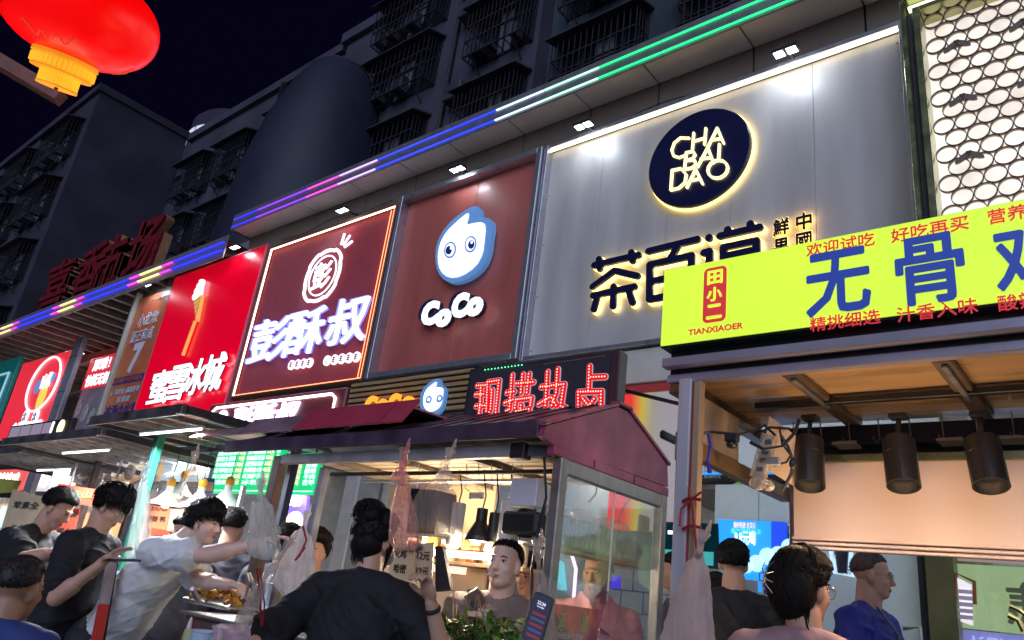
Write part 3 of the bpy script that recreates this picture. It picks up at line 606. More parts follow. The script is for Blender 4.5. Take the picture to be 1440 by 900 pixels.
# ---- small sign boxes under the panels
S = thing('small_sign_box', 'small maroon sign box with white neon outline under the ribbed red panel', 'shop sign', (-9.6, 5.7, 3.7))
b = MB(); b.bbox((-11.35, 5.70, 3.32), (-7.86, 5.85, 3.86), .02); b.build('box', M('small_box_maroon', (.22, .04, .05), .4, noise=.1), S)
P = [(-11.2, 3.4), (-11.2, 3.72), (-11.1, 3.78), (-8.15, 3.78), (-8.05, 3.72), (-8.05, 3.4), (-11.2, 3.4)]
b = MB(); b.tube([(x, 5.685, z) for x, z in P], .018, 6); b.build('neon_outline', E('neon_pinkwhite', (1, .88, .95), 4), S)
text('彭酥叔', (-9.65, 5.68, 3.58), X, Z, w=1.7, h=.34, th=.02, mat=E('neon_violet_white', (.85, .75, 1), 3), parent=S, off=.05)
b = MB(); b.lathe((-10.85, 5.68, 3.58), [(.15, 0), (.15, .02)], 20, axis=(0, 1, 0)); b.build('emblem', E('neon_violet_white', ()), S)
S = thing('small_sign_box', 'slatted wood fascia with orange CoCo letters and droplet under the maroon panel', 'shop sign', (-6.7, 5.7, 3.7))
b = MB(); b.box((-7.83, 5.75, 3.4), (-5.60, 5.85, 3.93)); b.build('box', DARK, S)
for i in range(7):
    b = MB(); b.bbox((-7.8, 5.71, 3.43+i*.07), (-5.63, 5.75, 3.472+i*.07), .004); b.build('slat', M('wood_slat', (.50, .32, .15), .5, noise=.2, stretch=(.3, 1, 6)), S)
OC = E('coco_orange', (1, .33, .03), 1.3)
for t, pl, pr, h in (('C', (513, 572), (529, 570), .26), ('o', (530, 573), (545, 571), .20), ('C', (546, 569), (562, 567), .26), ('o', (564, 571), (583, 568), .22)):
    ftext(t, pl, pr, 5.68, h, OC, S, th=.03, off=.06, name='letter')
def mini(pts, k):
    O_ = onY(611, 556, 5.66); P = np.array(pts); c = P.mean(0); return [tuple(p) for p in (P-c)*k + np.array([O_[0], O_[2]])]
b = MB(); poly(b, smoothpoly(mini(outer, .42), 1), 5.66, 5.70); b.build('droplet_box', M('droplet_blue', ()), S)
b = MB(); poly(b, smoothpoly(mini(inner, .42), 1), 5.65, 5.67); b.build('droplet_face', LETW, S)
for ex in (603, 618):
    c = onY(ex, 562 - (ex-603)*.1, 5.64); b = MB(); b.lathe((c[0], 5.635, c[2]), [(.045, 0), (.045, .012)], 16, axis=(0, 1, 0)); e_ = b.build('eye', M('droplet_blue', ()), S)
    b = MB(); b.lathe((c[0]+.008, 5.628, c[2]), [(.022, 0), (.022, .006)], 12, axis=(0, 1, 0)); b.build('pupil', LETW, e_)
# lit gradient display wall beside it
GR = bpy.data.materials.new('gradient_light_film'); GR.use_nodes = True; nt = GR.node_tree; bs = nt.nodes['Principled BSDF']
tc = nt.nodes.new('ShaderNodeTexCoord'); sp = nt.nodes.new('ShaderNodeSeparateXYZ'); cr = nt.nodes.new('ShaderNodeValToRGB')
nt.links.new(tc.outputs['Generated'], sp.inputs[0]); nt.links.new(sp.outputs[0], cr.inputs[0])
els = cr.color_ramp.elements; els[0].color = (1, .05, .04, 1); els[0].position = .0; els[1].color = (.36, .32, .33, 1); els[1].position = .62
e = els.new(.2); e.color = (.9, .05, .04, 1); e = els.new(.34); e.color = (.6, .45, .06, 1); e = els.new(.46); e.color = (.36, .34, .25, 1)
nt.links.new(cr.outputs[0], bs.inputs['Emission Color']); nt.links.new(cr.outputs[0], bs.inputs['Base Color']); bs.inputs['Emission Strength'].default_value = .55; bs.inputs['Roughness'].default_value = .25
S = thing('glowing_display_panel', 'backlit film panel fading from red through yellow to grey behind the pink gable', 'light panel', (-3.3, 5.7, 3))
a, c = onY(874, 560, 5.7)[0], onY(968, 600, 5.7)[0]
b = MB(); b.box((a-.06, 5.70, 2.2), (c+.1, 5.75, 3.42)); b.build('film', GR, S)
b = MB(); b.box((a-.4, 5.69, 3.425), (c+.1, 5.76, 3.50)); b.build('top_trim', M('red_trim2', (.5, .06, .06), .4, noise=0), S)

# ---- screen wall of interlocking rings at the right
S = thing('ring_screen', 'backlit white ring lattice screen in gold green frame at the upper right', 'decorative screen', (0, 5.6, 5.2))
b = MB(); b.box((-.92, 5.72, 3.2), (4.2, 5.75, 6.46)); b.build('lit_backing', E('backing_light', (1, .90, .78), .95), S)
GF = M('gold_green_metal', (.42, .43, .22), .25, .9, noise=.1)
for a, c in (((-1.06, 5.5, 3.2), (-1.02, 6.0, 6.62)), ((-.97, 5.5, 3.2), (-.92, 5.76, 6.50)), ((-1.02, 5.56, 3.2), (-.97, 5.9, 6.5))):
    b = MB(); b.bbox(a, c, .004); b.build('frame_post', GF if a[0] != -1.02 else DARK, S)
for a, c in (((-.92, 5.5, 6.46), (4.3, 5.76, 6.50)), ((-1.02, 5.44, 6.56), (4.3, 5.62, 6.60))):
    b = MB(); b.bbox(a, c, .004); b.build('frame_rail', GF, S)
b = MB(); b.bbox((-1.0, 5.50, 6.50), (4.3, 5.56, 6.53), .004); b.build('led_strip', E('frame_glow', (.95, 1, .6), 1.6), S)
RD = .074; rg = MB(); ns = 22; vs = []; fs = []
for j in range(ns):
    t = 2*math.pi*j/ns; c_, s_ = math.cos(t), math.sin(t)
    for r_, y_ in ((RD, 0), (RD, .032), (RD-.005, .032), (RD-.005, 0)): vs.append((r_*c_, y_, r_*s_))
for j in range(ns):
    k = (j+1) % ns
    for q in range(4): fs.append((j*4+q, j*4+(q+1) % 4, k*4+(q+1) % 4, k*4+q))
rg.add(vs, fs); rme = rg.mesh('ring'); rme.materials.append(M('ring_bronze', (.26, .20, .16), .35, .6, noise=.1)); rme.shade_smooth()
lf = MB(); lf.prism([(.0+.07*math.cos(t), -.003, (.022*math.sin(t))) for t in np.linspace(0, 2*math.pi, 14, endpoint=False)], (0, .02, 0)); lme = lf.mesh('leaf_tile'); lme.materials.append(M('leaf_bronze', (.22, .17, .14), .4, .3, noise=.1))
row = 0; z = 6.39; cnt = 0
while z > 3.9:
    x = -.84 + (RD if row % 2 else 0)
    while x < .95:
        o = bpy.data.objects.new('ring', rme); COL.objects.link(o); o.parent = S; o.location = (x, 0.0, z-5.2); cnt += 1
        if row % 4 == 2 and int(round((x+.84)/(2*RD))) % 3 == 1:
            for an in (.6, -.6):
                l = bpy.data.objects.new('leaf_tile', lme); COL.objects.link(l); l.parent = S; l.location = (x+RD*.5*(1 if an > 0 else -1), -.018, z-5.2-RD*1.02); l.rotation_euler = (0, an, 0)
        x += 2*RD
    z -= RD*1.76; row += 1

# ---- floodlights on the cornice
spots = [((-2.11, 6.74), 55, 'over the right part of the grey panel'), ((-4.46, 6.74), 55, 'over the left part of the grey panel'), ((-6.50, 6.78), 38, 'above the droplet face'), ((-8.97, 6.80), 22, 'above the ribbed red panel'), ((-12.1, 6.86), 26, 'above the bright red panel'), ((-15.5, 6.74), 95, 'above the orange menu panel'), ((.9, 6.80), 40, 'above the ring screen')]
for (x, z), en, wh in spots:
    f = thing('floodlight', 'small white LED floodlight %s' % wh, 'floodlight', (x, 5.6, z), 'LED floodlights under the cornice')
    b = MB(); b.bbox((x-.13, 5.68, z), (x+.13, 5.80, z+.035), .01); h = b.build('housing', DARK, f)
    for s in (-1, 1):
        b = MB(); b.bbox((x+s*.06-.045, 5.695, z-.008), (x+s*.06+.045, 5.785, z-.001), .003); b.build('led_array', COOLW, h)
    b = MB(); b.bar((x+.02, 5.80, z+.02), (x+.02, 6.02, z+.05), .02); b.build('arm', DARK, f)
    lamp('AREA', (x, 5.74, z-.015), en*.075, (.80, .90, 1), .24, (0, .55, -1), parent=f, sizey=.08)

uneven(REDL, .22, .6); uneven(MATS['backing_light'], .35, 2.5)
# loose cables along the cornice and behind the panels
for i, (xa, xb, z0_, dip) in enumerate(((-5.0, -2.2, 6.84, .05), (-7.6, -5.3, 6.86, .04), (-11.0, -8.1, 6.88, .06))):
    b = MB(); b.tube([(xa+(xb-xa)*u, 5.99, z0_-dip*math.sin(math.pi*u*3)*math.sin(math.pi*u)) for u in np.linspace(0, 1, 22)], .006, 5)
    tag(b.build('lamp_cable', BLK), 'thin black floodlight cable sagging above the %s panel' % ('grey CHA BAI DAO', 'maroon CoCo', 'ribbed dark red')[i], 'cable')

for lbl, x0_, x1_, pn in (('grey', -5.1, -1.16, 'CHA'), ('maroon', -7.7, -5.24, 'CoCo')):
    par_ = [o for o in bpy.data.objects if o.get('category') == 'shop sign' and pn in o['label']][0]
    for zz in (4.12, 4.78, 5.44, 6.10, 6.62):
        for xx in (x0_+.035, x1_-.035):
            b = MB(); b.lathe((xx, 5.994, zz), [(.008, 0), (.009, .006)], 8, axis=(0, 1, 0)); b.build('screw', ALU2, par_)
# ================================================================== RIGHT STALL (lime sign)
S = thing('stall_sign', 'lime yellow light box with blue 无骨鸡 characters over the right stall', 'shop sign', (0, 2.45, 2.6))
LIME = uneven(E('lime_film', (.60, .86, .05), .92), .10, 3)
b = MB(); b.bbox((-1.41, 2.45, 2.505), (1.9, 2.58, 2.845), .006); b.build('light_box', M('sign_box_black', (.03, .03, .03), .4, noise=0), S)
b = MB(); b.box((-1.403, 2.444, 2.512), (1.893, 2.45, 2.838)); b.build('lit_face', LIME, S)
PB = E('print_blue', (.035, .08, .42), .35); PR = E('print_red', (.78, .045, .06), .45)
YS = 2.441
for body, pl, pr, h in (('欢迎试吃', (1134, 352), (1230, 336), .052), ('好吃再买', (1253, 331), (1362, 313), .052), ('营养健康', (1389, 305), (1505, 285), .052), ('精挑细选', (1139, 456), (1238, 445), .052), ('汁香入味', (1261, 442), (1375, 430), .052), ('酸辣爽口', (1403, 426), (1523, 413), .052)):
    ftext(body, pl, pr, YS, h, PR, S, th=.003, off=.015)
for ch, pl, pr, h in (('无', (1133, 401), (1224, 391), .242), ('骨', (1259, 384), (1357, 371), .242), ('鸡', (1398, 366), (1505, 352), .242), ('爪', (1540, 350), (1660, 335), .242)):
    ftext(ch, pl, pr, YS, h, PB, S, th=.004, off=.035, name='character')
def rrect(x0, x1, z0, z1, r, n=5):
    P = []
    for cx, cz, a in ((x1-r, z1-r, 0), (x0+r, z1-r, 90), (x0+r, z0+r, 180), (x1-r, z0+r, 270)):
        for k in range(n+1): t = math.radians(a+90*k/n); P.append((cx+r*math.cos(t), cz+r*math.sin(t)))
    return P
a, c = onY(989, 415, YS), onY(1021, 412, YS); zc = .5*(a[2]+c[2])
b = MB(); poly(b, rrect(a[0], c[0], zc-.115, zc+.115, .02), YS, YS+.004); b.build('red_badge', PR, S)
for i, ch in enumerate('田小二'): text(ch, ((a[0]+c[0])/2, YS-.002, zc+.072-.072*i), X, Z, w=.062, h=.058, th=.003, mat=LIME, parent=S, off=.04, name='badge_character')
ftext('TIANXIAOER', (968, 467), (1045, 458), YS, .024, PR, S, th=.003, off=.02)
R = thing('food_stall', 'right food stall with metal frame and orange lit ceiling under the lime sign', 'market stall', (-.5, 2.6, 0))
for (y0, y1, z0, z1) in ((2.452, 2.50, 2.425, 2.462), (2.50, 2.54, 2.375, 2.408)):
    b = MB(); b.bbox((-1.40, y0, z0), (1.9, y1, z1), .004); b.build('fascia_rail', M('rail_painted_glare', (.50, .46, .56), .35, .45, noise=.12, nscale=3), R)  # violet tint stands in for coloured light reflected in the aluminium
b = MB(); b.box((-1.39, 2.51, 2.408), (1.9, 2.60, 2.505)); b.build('fascia_backing', BLK, R)
CEIL = M('orange_wood_ceiling', (.75, .46, .22), .28, noise=.25, nscale=3, stretch=(.4, 3, 1), coat=.4)
ribs = [-1.37, -.93, -.45, .06, .55, 1.05, 1.6]
for a, c in zip(ribs[:-1], ribs[1:]):
    b = MB(); b.bbox((a+.01, 2.54, 2.40), (c-.01, 3.3, 2.415), .003); b.build('ceiling_board', CEIL, R)
for x in ribs:
    b = MB(); b.bbox((x-.03, 2.54, 2.372), (x+.03, 3.3, 2.40), .004); b.build('ceiling_rib', M('rib_dark_wood', (.16, .11, .07), .5, noise=.2), R)
    b = MB(); b.bbox((x-.008, 2.56, 2.358), (x+.012, 2.95, 2.371), .003); b.build('ceiling_tube', ALU2, R)
BR = M('bronze_frame', (.34, .22, .11), .35, .6, noise=.2)
b = MB(); b.bbox((-1.39, 2.50, 2.33), (-1.33, 3.42, 2.37), .005); b.build('side_rail', BR, R)
b = MB(); b.bbox((-1.32, 2.45, 0), (-1.268, 2.50, 2.37), .005); b.build('front_post', M('bright_post_aluminium', (.72, .70, .74), .3, .35, noise=.12, nscale=12, stretch=(1, 1, .1)), R)
b = MB(); b.bbox((-1.268, 2.46, 0), (-1.262, 2.495, 2.36), .001); b.build('post_trim', M('red_tape', (.35, .02, .03), .5, noise=.1), R)
b = MB(); b.bbox((-1.262, 2.46, 0), (-1.235, 2.50, 2.36), .003); b.build('wood_post', M('pale_wood', (.50, .34, .2), .6, noise=.2, stretch=(1, 1, .1), nscale=20), R)
q = onY(1118, 720, 3.4)[0]
b = MB(); b.bbox((q-.03, 3.40, 0), (q+.03, 3.45, 2.33), .005); b.build('rear_post', ALU, R)
b = MB(); b.bbox((-1.30, 2.50, 2.075), (-1.25, 3.42, 2.135), .004); b.build('side_beam', BR, R)
b = MB(); b.bbox((-1.295, 2.56, 2.135), (-1.275, 2.9, 2.33), .003); b.build('side_panel', M('plywood_side', (.5, .38, .24), .5, noise=.25, nscale=5), R)
# rear rail with hooks and clips
b = MB(); b.bbox((-1.33, 3.24, 2.29), (1.9, 3.30, 2.37), .004); b.build('rear_rail', M('navy_rail', (.025, .03, .06), .4, noise=.2), R)
b = MB(); b.box((-1.2, 3.30, 2.10), (1.9, 3.32, 2.37)); b.build('rear_panel', BLK, R)
for i in range(13):
    x = -1.16+i*.115; b = MB(); b.tube([(x, 3.2, 2.385), (x, 3.215, 2.30), (x, 3.17, 2.272), (x, 3.12, 2.285)], .0028, 5); b.build('hook', ALU, R)
for i in range(7):
    x = -1.12+i*.19; b = MB(); b.bbox((x-.045, 3.12, 2.262), (x+.045, 3.22, 2.272), .002); b.box((x-.04, 3.19, 2.272), (x+.03, 3.2, 2.292)); b.build('clip', M('clip_beige', (.55, .42, .28), .5, noise=.1), R)
# peach roller blind with bottom rails
zt, zb = 2.165, 1.875
PEACH = M('peach_blind', (.66, .50, .42), .45, noise=.04, nscale=.8)
b = MB(); b.box((-1.10, 3.03, zb), (1.9, 3.045, zt)); b.build('blind', PEACH, R)
b = MB(); b.bbox((-1.10, 3.01, zt), (1.9, 3.05, zt+.03), .004); b.build('blind_head_rail', GF, R)
for k in range(3):
    b = MB(); b.bbox((-1.10, 3.0+.008*k, zb-.012-.016*k), (1.9, 3.05, zb-.001-.016*k), .003); b.build('blind_bottom_rail', PEACH, R)
# spotlights
for i, px in enumerate((1139, 1263, 1378)):
    t0, t1 = onY(px-2+i*2, 618, 2.86), onY(px+(0, 8, 16)[i], 684, 2.80 - .0*i)
    ax = t1-t0; Ls = np.linalg.norm(ax); ax /= Ls
    s_ = thing('track_spotlight', 'black cylinder spotlight before the peach blind, %s of three' % ('leftmost', 'middle', 'rightmost')[i], 'spotlight', t0, 'black spotlights under the right stall roof')
    r = .054
    b = MB(); b.lathe(t0, [(r*.86, 0), (r, .008), (r, Ls*.35), (r*.985, Ls*.355), (r*.985, Ls*.37), (r, Ls*.375), (r, Ls), (r*.93, Ls), (r*.9, Ls-.05), (r*.6, Ls-.057)], 32, axis=ax); b.build('body', M('black_lamp_metal', (.035, .032, .03), .35, .5, noise=.05), s_, smooth=False)
    b = MB(); b.lathe(t1-ax*.055, [(r*.55, 0), (r*.55, .006)], 28, axis=ax); b.build('lens', E('spot_lens_warm', (1, .82, .58), 1.2), s_)
    b = MB(); b.tube([t0 + V3(0, 0, -.005), t0+V3(0, .01, .04), t0+V3(0, .03, .09)], .009, 8); b.bbox(t0+V3(-.03, 0, .08), t0+V3(.03, .05, .10), .004); b.build('mount', BLK, s_)
    lamp('SPOT', t1+ax*.012, 13, (1, .66, .42), .035, ax*.8+V3(0, .25, 0), spot=110, parent=s_)
    lamp('POINT', t1+ax*.03+V3(0, -.12, -.10), 3.2, (1, .66, .38), .05, parent=s_)
b = MB(); b.bbox((-1.2, 2.87, 2.36), (1.5, 2.90, 2.385), .003); b.build('lamp_track', BLK, R)
# cables, ribbon, power strip
P = lambda px, py, y: onY(px, py, y)
b = MB(); b.tube([P(978, 612, 2.5), P(1000, 607, 2.55), P(1040, 611, 2.6), P(1062, 606, 2.65), P(1075, 598, 2.7), P(1090, 612, 2.68), P(1080, 622, 2.66), P(1065, 612, 2.66), P(1082, 601, 2.7), P(1110, 603, 2.8)], .0055, 8)
tag(b.build('black_cable', BLK), 'black cable looping from the metal post to the clip cluster', 'cable')
b = MB(); b.tube([P(1055, 622, 2.6), P(1075, 632, 2.6), P(1100, 628, 2.62), P(1118, 608, 2.68), P(1124, 590, 2.7)], .0065, 8)
tag(b.build('black_cable', BLK), 'thick black cable sagging under the power strip toward the left spotlight', 'cable')
b = MB(); b.tube([P(1100, 690, 2.7), P(1112, 668, 2.7), P(1116, 650, 2.7), P(1108, 628, 2.7), P(1098, 612, 2.7)], .006, 8); b.ell(P(1115, 652, 2.69), (.014, .012, .02))
tag(b.build('black_cable', BLK), 'black cable with inline switch hanging beside the left spotlight', 'cable')
b = MB(); b.tube([P(1088, 655, 2.68), P(1106, 650, 2.69), P(1112, 640, 2.70), P(1100, 625, 2.7), P(1096, 600, 2.72)], .004, 6); tag(b.build('thin_cable', BLK), 'thin black wire curling down from the rear rail clips', 'cable')
b = MB(); t = thing('lamp_socket', 'small black lamp socket dangling from the cable by the metal post', 'lamp socket', P(1028, 622, 2.58))
b.bbox(P(1023, 612, 2.59), P(1036, 620, 2.56), .004); b.lathe(P(1029, 622, 2.575), [(.012, 0), (.02, -.005), (.02, -.012), (.014, -.02)], 14); b.build('socket_body', BLK, t)
t = thing('power_strip', 'translucent power strip hanging in its bag under the stall roof corner', 'power strip', P(1075, 650, 2.66))
b = MB(); b.bar(P(1083, 612, 2.66), P(1066, 672, 2.66), .055, .03, up=(0, 1, 0)); b.build('bag_film', clear('strip_bag', (1, .95, .88), .2, .2, milky=.35, mcol=(.85, .75, .6)), t)
b = MB(); b.bar(P(1082, 616, 2.655), P(1068, 664, 2.655), .04, .012, up=(0, 1, 0)); body = b.build('strip_body', M('ivory_plastic', (.6, .55, .48), .4, noise=.05), t)
for k in range(4):
    u = k/3.4+.06; c = P(1081-13*u, 618+44*u, 2.64); b = MB(); b.bbox(c-V3(.012, .003, .007), c+V3(.012, .003, .007), .001); b.build('socket_outlet', M('socket_dark', (.1, .09, .08), .5, noise=0), body)
b = MB(); b.ell(P(1066, 680, 2.66), (.035, .02, .025)); b.ell(P(1080, 683, 2.66), (.025, .02, .02)); b.build('bag_tail', clear('strip_bag', ()), t)
t = MB(); q = [P(1082, 585, 2.75), P(1118, 612, 2.80), P(1114, 682, 2.82), P(1070, 655, 2.76)]; t.prism(q, (0, .012, 0)); tag(t.build('hanging_card', M('kraft_card', (.62, .44, .27), .6, noise=.2, nscale=4)), 'beige card sheet hanging behind the power strip', 'card')
t = MB(); q = P(1087, 648, 2.64); t.bbox(q+V3(-.022, 0, -.014), q+V3(.022, .02, .014), .003); tag(t.build('plug_adapter', M('adapter_grey', (.35, .33, .34), .5, noise=.1)), 'small grey plug adapter hanging right of the power strip', 'adapter')
BLUE = M('blue_ribbon', (.03, .03, .35), .6, noise=.1)
b = MB(); b.tube([P(996, 610, 2.52), P(999, 630, 2.51), P(995, 648, 2.52), P(998, 664, 2.51)], [.006, .007, .006, .009], 6); tag(b.build('blue_ribbon', BLUE), 'dark blue ribbon hanging from the cable beside the metal post', 'ribbon')
RED = M('red_ribbon', (.35, .015, .02), .6, noise=.15)
t = thing('red_ribbon', 'red plastic ribbon tied in bows round the metal post', 'ribbon', P(972, 720, 2.43))
b = MB()
for py in (703, 742):
    b.tube([P(960, py+2, 2.44), P(970, py-3, 2.43), P(986, py, 2.44)], .006, 6)
b.tube([P(972, 702, 2.43), P(958, 716, 2.43), P(956, 740, 2.43)], .004, 6); b.tube([P(972, 702, 2.43), P(968, 685, 2.43)], .004, 6); b.tube([P(973, 702, 2.43), P(986, 692, 2.43)], .004, 6); b.tube([P(974, 704, 2.43), P(977, 742, 2.43), P(982, 790, 2.43)], .005, 6)
b.build('knots', RED, t)

# ================================================================== MIDDLE STALL (pitched roof, glass side)
Mi = thing('food_stall', 'middle food stall with dark pitched roof, pink gable and glazed side', 'market stall', (-3, 2.6, 0))
RF = M('dark_roof_sheet', (.12, .11, .17), .35, .3, noise=.45, nscale=6, bump=.2, bscale=10)
RF2 = M('maroon_roof_band', (.10, .07, .12), .45, .2, noise=.3, nscale=5)
x0, x1 = -4.5, -1.96
n = 18
for i in range(n):
    a = x0+(x1-x0)*i/n; c = x0+(x1-x0)*(i+1)/n
    b = MB(); b.prism([(a+.004, 2.44, 2.235), (a+.004, 3.03, 2.475), (a+.004, 3.03, 2.462), (a+.004, 2.44, 2.222)], (c-a-.008, 0, 0)); b.build('roof_sheet', RF, Mi)
    b = MB(); b.bar((c, 2.44, 2.232), (c, 3.02, 2.475), .018, .014); b.build('roof_seam', RF, Mi)
b = MB(); b.prism([(x0, 3.03, 2.47), (x0, 3.5, 2.26), (x0, 3.5, 2.245), (x0, 3.03, 2.455)], (x1-x0, 0, 0)); b.build('rear_roof', RF, Mi)
b = MB(); b.bbox((x0, 2.425, 2.165), (x1, 2.445, 2.24), .004); b.build('roof_band', RF2, Mi)
b = MB(); b.bbox((-3.95, 2.50, 2.10), (-2.1, 2.54, 2.155), .004); b.build('fascia_rail', M('pale_rail', (.5, .48, .5), .4, .3, noise=.15), Mi)
b = MB(); b.bar((-2.1, 2.52, 2.13), (-1.94, 2.6, 2.13), .04, .05); b.bbox((-2.15, 2.48, 2.09), (-2.07, 2.54, 2.16), .004); b.build('rail_corner', DARK, Mi)
PINK = M('pink_painted_steel', (.50, .13, .22), .35, .15, noise=.55, nscale=5, col2=(.22, .035, .07), bump=.25, bscale=5)
gp = [(2.42, 2.165), (2.44, 2.215), (2.98, 2.445), (3.09, 2.445), (3.49, 2.27), (3.51, 2.16), (2.50, 2.145)]
b = MB(); b.prism([(-1.955, y, z) for y, z in gp], (.03, 0, 0)); b.build('gable', PINK, Mi)
b = MB(); b.bar((-1.94, 2.42, 2.223), (-1.94, 2.98, 2.458), .05, .014); b.bar((-1.94, 3.08, 2.458), (-1.94, 3.51, 2.275), .05, .014); b.bbox((-1.97, 2.97, 2.452), (-1.91, 3.10, 2.474), .006); b.build('gable_trim', PINK, Mi)
b = MB(); b.bbox((-1.96, 2.50, 2.105), (-1.915, 3.50, 2.15), .004); b.build('gable_band', PINK, Mi)
for y in (2.8, 3.15):
    b = MB(); b.bbox((-1.914, y, 2.107), (-1.911, y+.005, 2.148), .001); b.build('band_joint', DARK, Mi)
AG = M('dull_aluminium', (.42, .41, .37), .35, .7, noise=.15, nscale=14)
for y in (2.545, 3.42):
    b = MB(); b.bbox((-1.955, y, 0), (-1.905, y+.055, 2.105), .005); b.build('corner_post', AG, Mi)
b = MB(); b.bbox((-1.95, 2.60, 2.04), (-1.91, 3.42, 2.104), .004); b.build('pane_head', AG, Mi)
b = MB(); b.box((-1.932, 2.60, .9), (-1.926, 3.42, 2.04)); b.build('glass_pane', GLASS, Mi)
b = MB(); b.box((-1.925, 3.0, 1.6), (-1.920, 3.006, 2.04)); b.build('pane_edge', M('pane_edge_white', (.7, .7, .65), .4, noise=0), Mi)
for x in (-3.98,):
    b = MB(); b.bbox((x-.05, 2.50, 0), (x+.03, 2.56, 2.15), .005); b.build('wood_post', M('brown_post', (.14, .08, .07), .5, .2, noise=.3), Mi)
b = MB(); b.bbox((-3.72, 2.62, 0), (-3.67, 2.67, 2.1), .005); b.build('inner_post', M('blue_grey_post', (.18, .2, .26), .4, .4, noise=.15), Mi)
SL = M('warm_slats', (.55, .42, .28), .5, noise=.25, stretch=(.3, 4, 1), nscale=6)
for i in range(9):
    y = 2.56+i*.1; b = MB(); b.bbox((-3.95, y, 2.155), (-1.96, y+.092, 2.165), .002); b.build('ceiling_board', SL, Mi)
for x in (-3.6, -3.1, -2.55, -2.1):
    b = MB(); b.bbox((x-.025, 2.56, 2.125), (x+.025, 3.45, 2.153), .003); b.build('ceiling_rib', M('rib_dark_wood', ()), Mi)
for y, z in ((2.70, 2.075), (2.98, 2.09)):
    b = MB(); b.tube([(-3.75, y, z), (-1.95, y, z)], .011, 8); b.build('hanging_bar', DARK if y < 2.9 else ALU, Mi)
b = MB(); b.box((-4.02, 3.44, .4), (-3.05, 3.46, 2.15)); b.build('rear_panel', M('beige_panel', (.50, .37, .24), .6, noise=.15, nscale=2), Mi)
for k in range(7):
    b = MB(); b.box((-3.98, 3.425, 1.72+.05*k), (-3.55, 3.439, 1.755+.05*k)); b.build('louvre', M('beige_panel_light', (.5, .38, .27), .55, noise=.1), Mi)
b = MB(); b.bbox((-3.9, 3.38, 1.62), (-3.2, 3.44, 1.68), .004); b.build('panel_light', E('panel_glow', (1, .62, .5), 1.3), Mi)
# counter with glass front
b = MB(); b.bbox((-3.95, 2.50, .82), (-1.95, 2.95, .86), .008); b.build('counter_top', STEEL, Mi)
b = MB(); b.bbox((-3.93, 2.53, .1), (-1.97, 2.92, .82), .01); b.build('counter_body', STEEL, Mi)
b = MB(); b.bbox((-3.4, 2.52, 1.27), (-2.0, 2.78, 1.29), .004); b.build('display_shelf', STEEL, Mi)
for x in (-3.38, -2.03):
    b = MB(); b.bbox((x-.015, 2.53, .86), (x+.015, 2.56, 1.27), .003); b.build('shelf_leg', ALU, Mi)
# LED board on the ridge
S = thing('led_sign', 'black LED board with red dotted 现捞热卤 characters standing on the dark roof', 'led sign', (-2.5, 3.03, 2.6))
b = MB(); b.bbox((-3.02, 3.03, 2.462), (-1.97, 3.11, 2.765), .006); b.build('case', M('led_case', (.05, .045, .055), .35, .3, noise=.05), S)
b = MB(); b.box((-2.99, 3.026, 2.475), (-2.02, 3.03, 2.745)); b.build('face', M('led_face', (.03, .03, .045), .6, noise=0), S)
ZL = ((640, 480), 5.54)
RC = M('led_red_plate', (.32, .005, .01), .4, noise=0, emit=(.6, .0, .01), es=1.1); WC = M('led_outline', (.6, .5, .55), .4, noise=0, emit=(.8, .6, .7), es=.35); DOT = E('led_dot', (1, .35, .25), 3)
CHS = {'现': [[(170, 345), (238, 343)], [(204, 345), (198, 490)], [(160, 505), (232, 500)], [(160, 415), (225, 412)], [(198, 500), (190, 560), (180, 600)], [(247, 545), (256, 318), (345, 305), (322, 530)], [(290, 380), (280, 530), (250, 600)], [(322, 530), (320, 600), (372, 590)]],
       '捞': [[(400, 400), (460, 392)], [(445, 262), (425, 530), (398, 545)], [(388, 480), (455, 455)], [(480, 330), (610, 318)], [(528, 258), (515, 400)], [(578, 255), (562, 400)], [(470, 520), (478, 455), (598, 440), (590, 500)], [(480, 545), (580, 530), (560, 640)], [(518, 500), (505, 570), (470, 640)]],
       '热': [[(668, 355), (738, 350)], [(720, 238), (705, 500)], [(650, 490), (735, 440)], [(755, 345), (850, 335), (825, 505), (862, 520)], [(800, 218), (790, 400), (755, 500)], [(755, 440), (790, 500)], [(660, 570), (650, 620)], [(720, 570), (725, 620)], [(790, 560), (800, 615)], [(850, 550), (870, 600)]],
       '卤': [[(1048, 195), (1040, 385)], [(1060, 280), (1168, 275)], [(960, 620), (962, 395), (1140, 390), (1135, 620), (960, 620)], [(1000, 450), (1090, 560)], [(1085, 450), (1000, 560)]]}
def resamp(p, st):
    o = []
    for i in range(len(p)-1):
        a, c = np.array(p[i]), np.array(p[i+1]); m = max(1, int(round(np.linalg.norm(c-a)/st)))
        for k in range(m): o.append(a+(c-a)*k/m)
    o.append(np.array(p[-1])); return o
for ch, ss in CHS.items():
    b = MB(); wb = MB(); db = MB()
    for k, st in enumerate(ss):
        Pq = [p for p in zp(*ZL, st, 3.02)]
        Pq = [(x, z) for x, z in Pq]
        stroke(b, Pq, 3.018-.0004*k, 3.0255, .0150); stroke(wb, Pq, 3.022-.0003*k, 3.0262, .0190)
        for q in resamp(Pq, .0165): db.ell(V3(q[0], 3.0155-.0004*k, q[1]), (.0046, .0028, .0046), 6, 4)
    c_ = b.build('character', RC, S); wb.build('outline', WC, S); tag(db.build('led_dots', DOT, S), kind='stuff')
GD = E('led_green_dot', (.1, 1, .4), 3); b = MB()
for i in range(12): q = P(682+i*4.7, 520-i*.62, 3.02); b.ell(q, (.004, .003, .004), 6, 4)
b.build('green_led_row', GD, S)
b = MB()
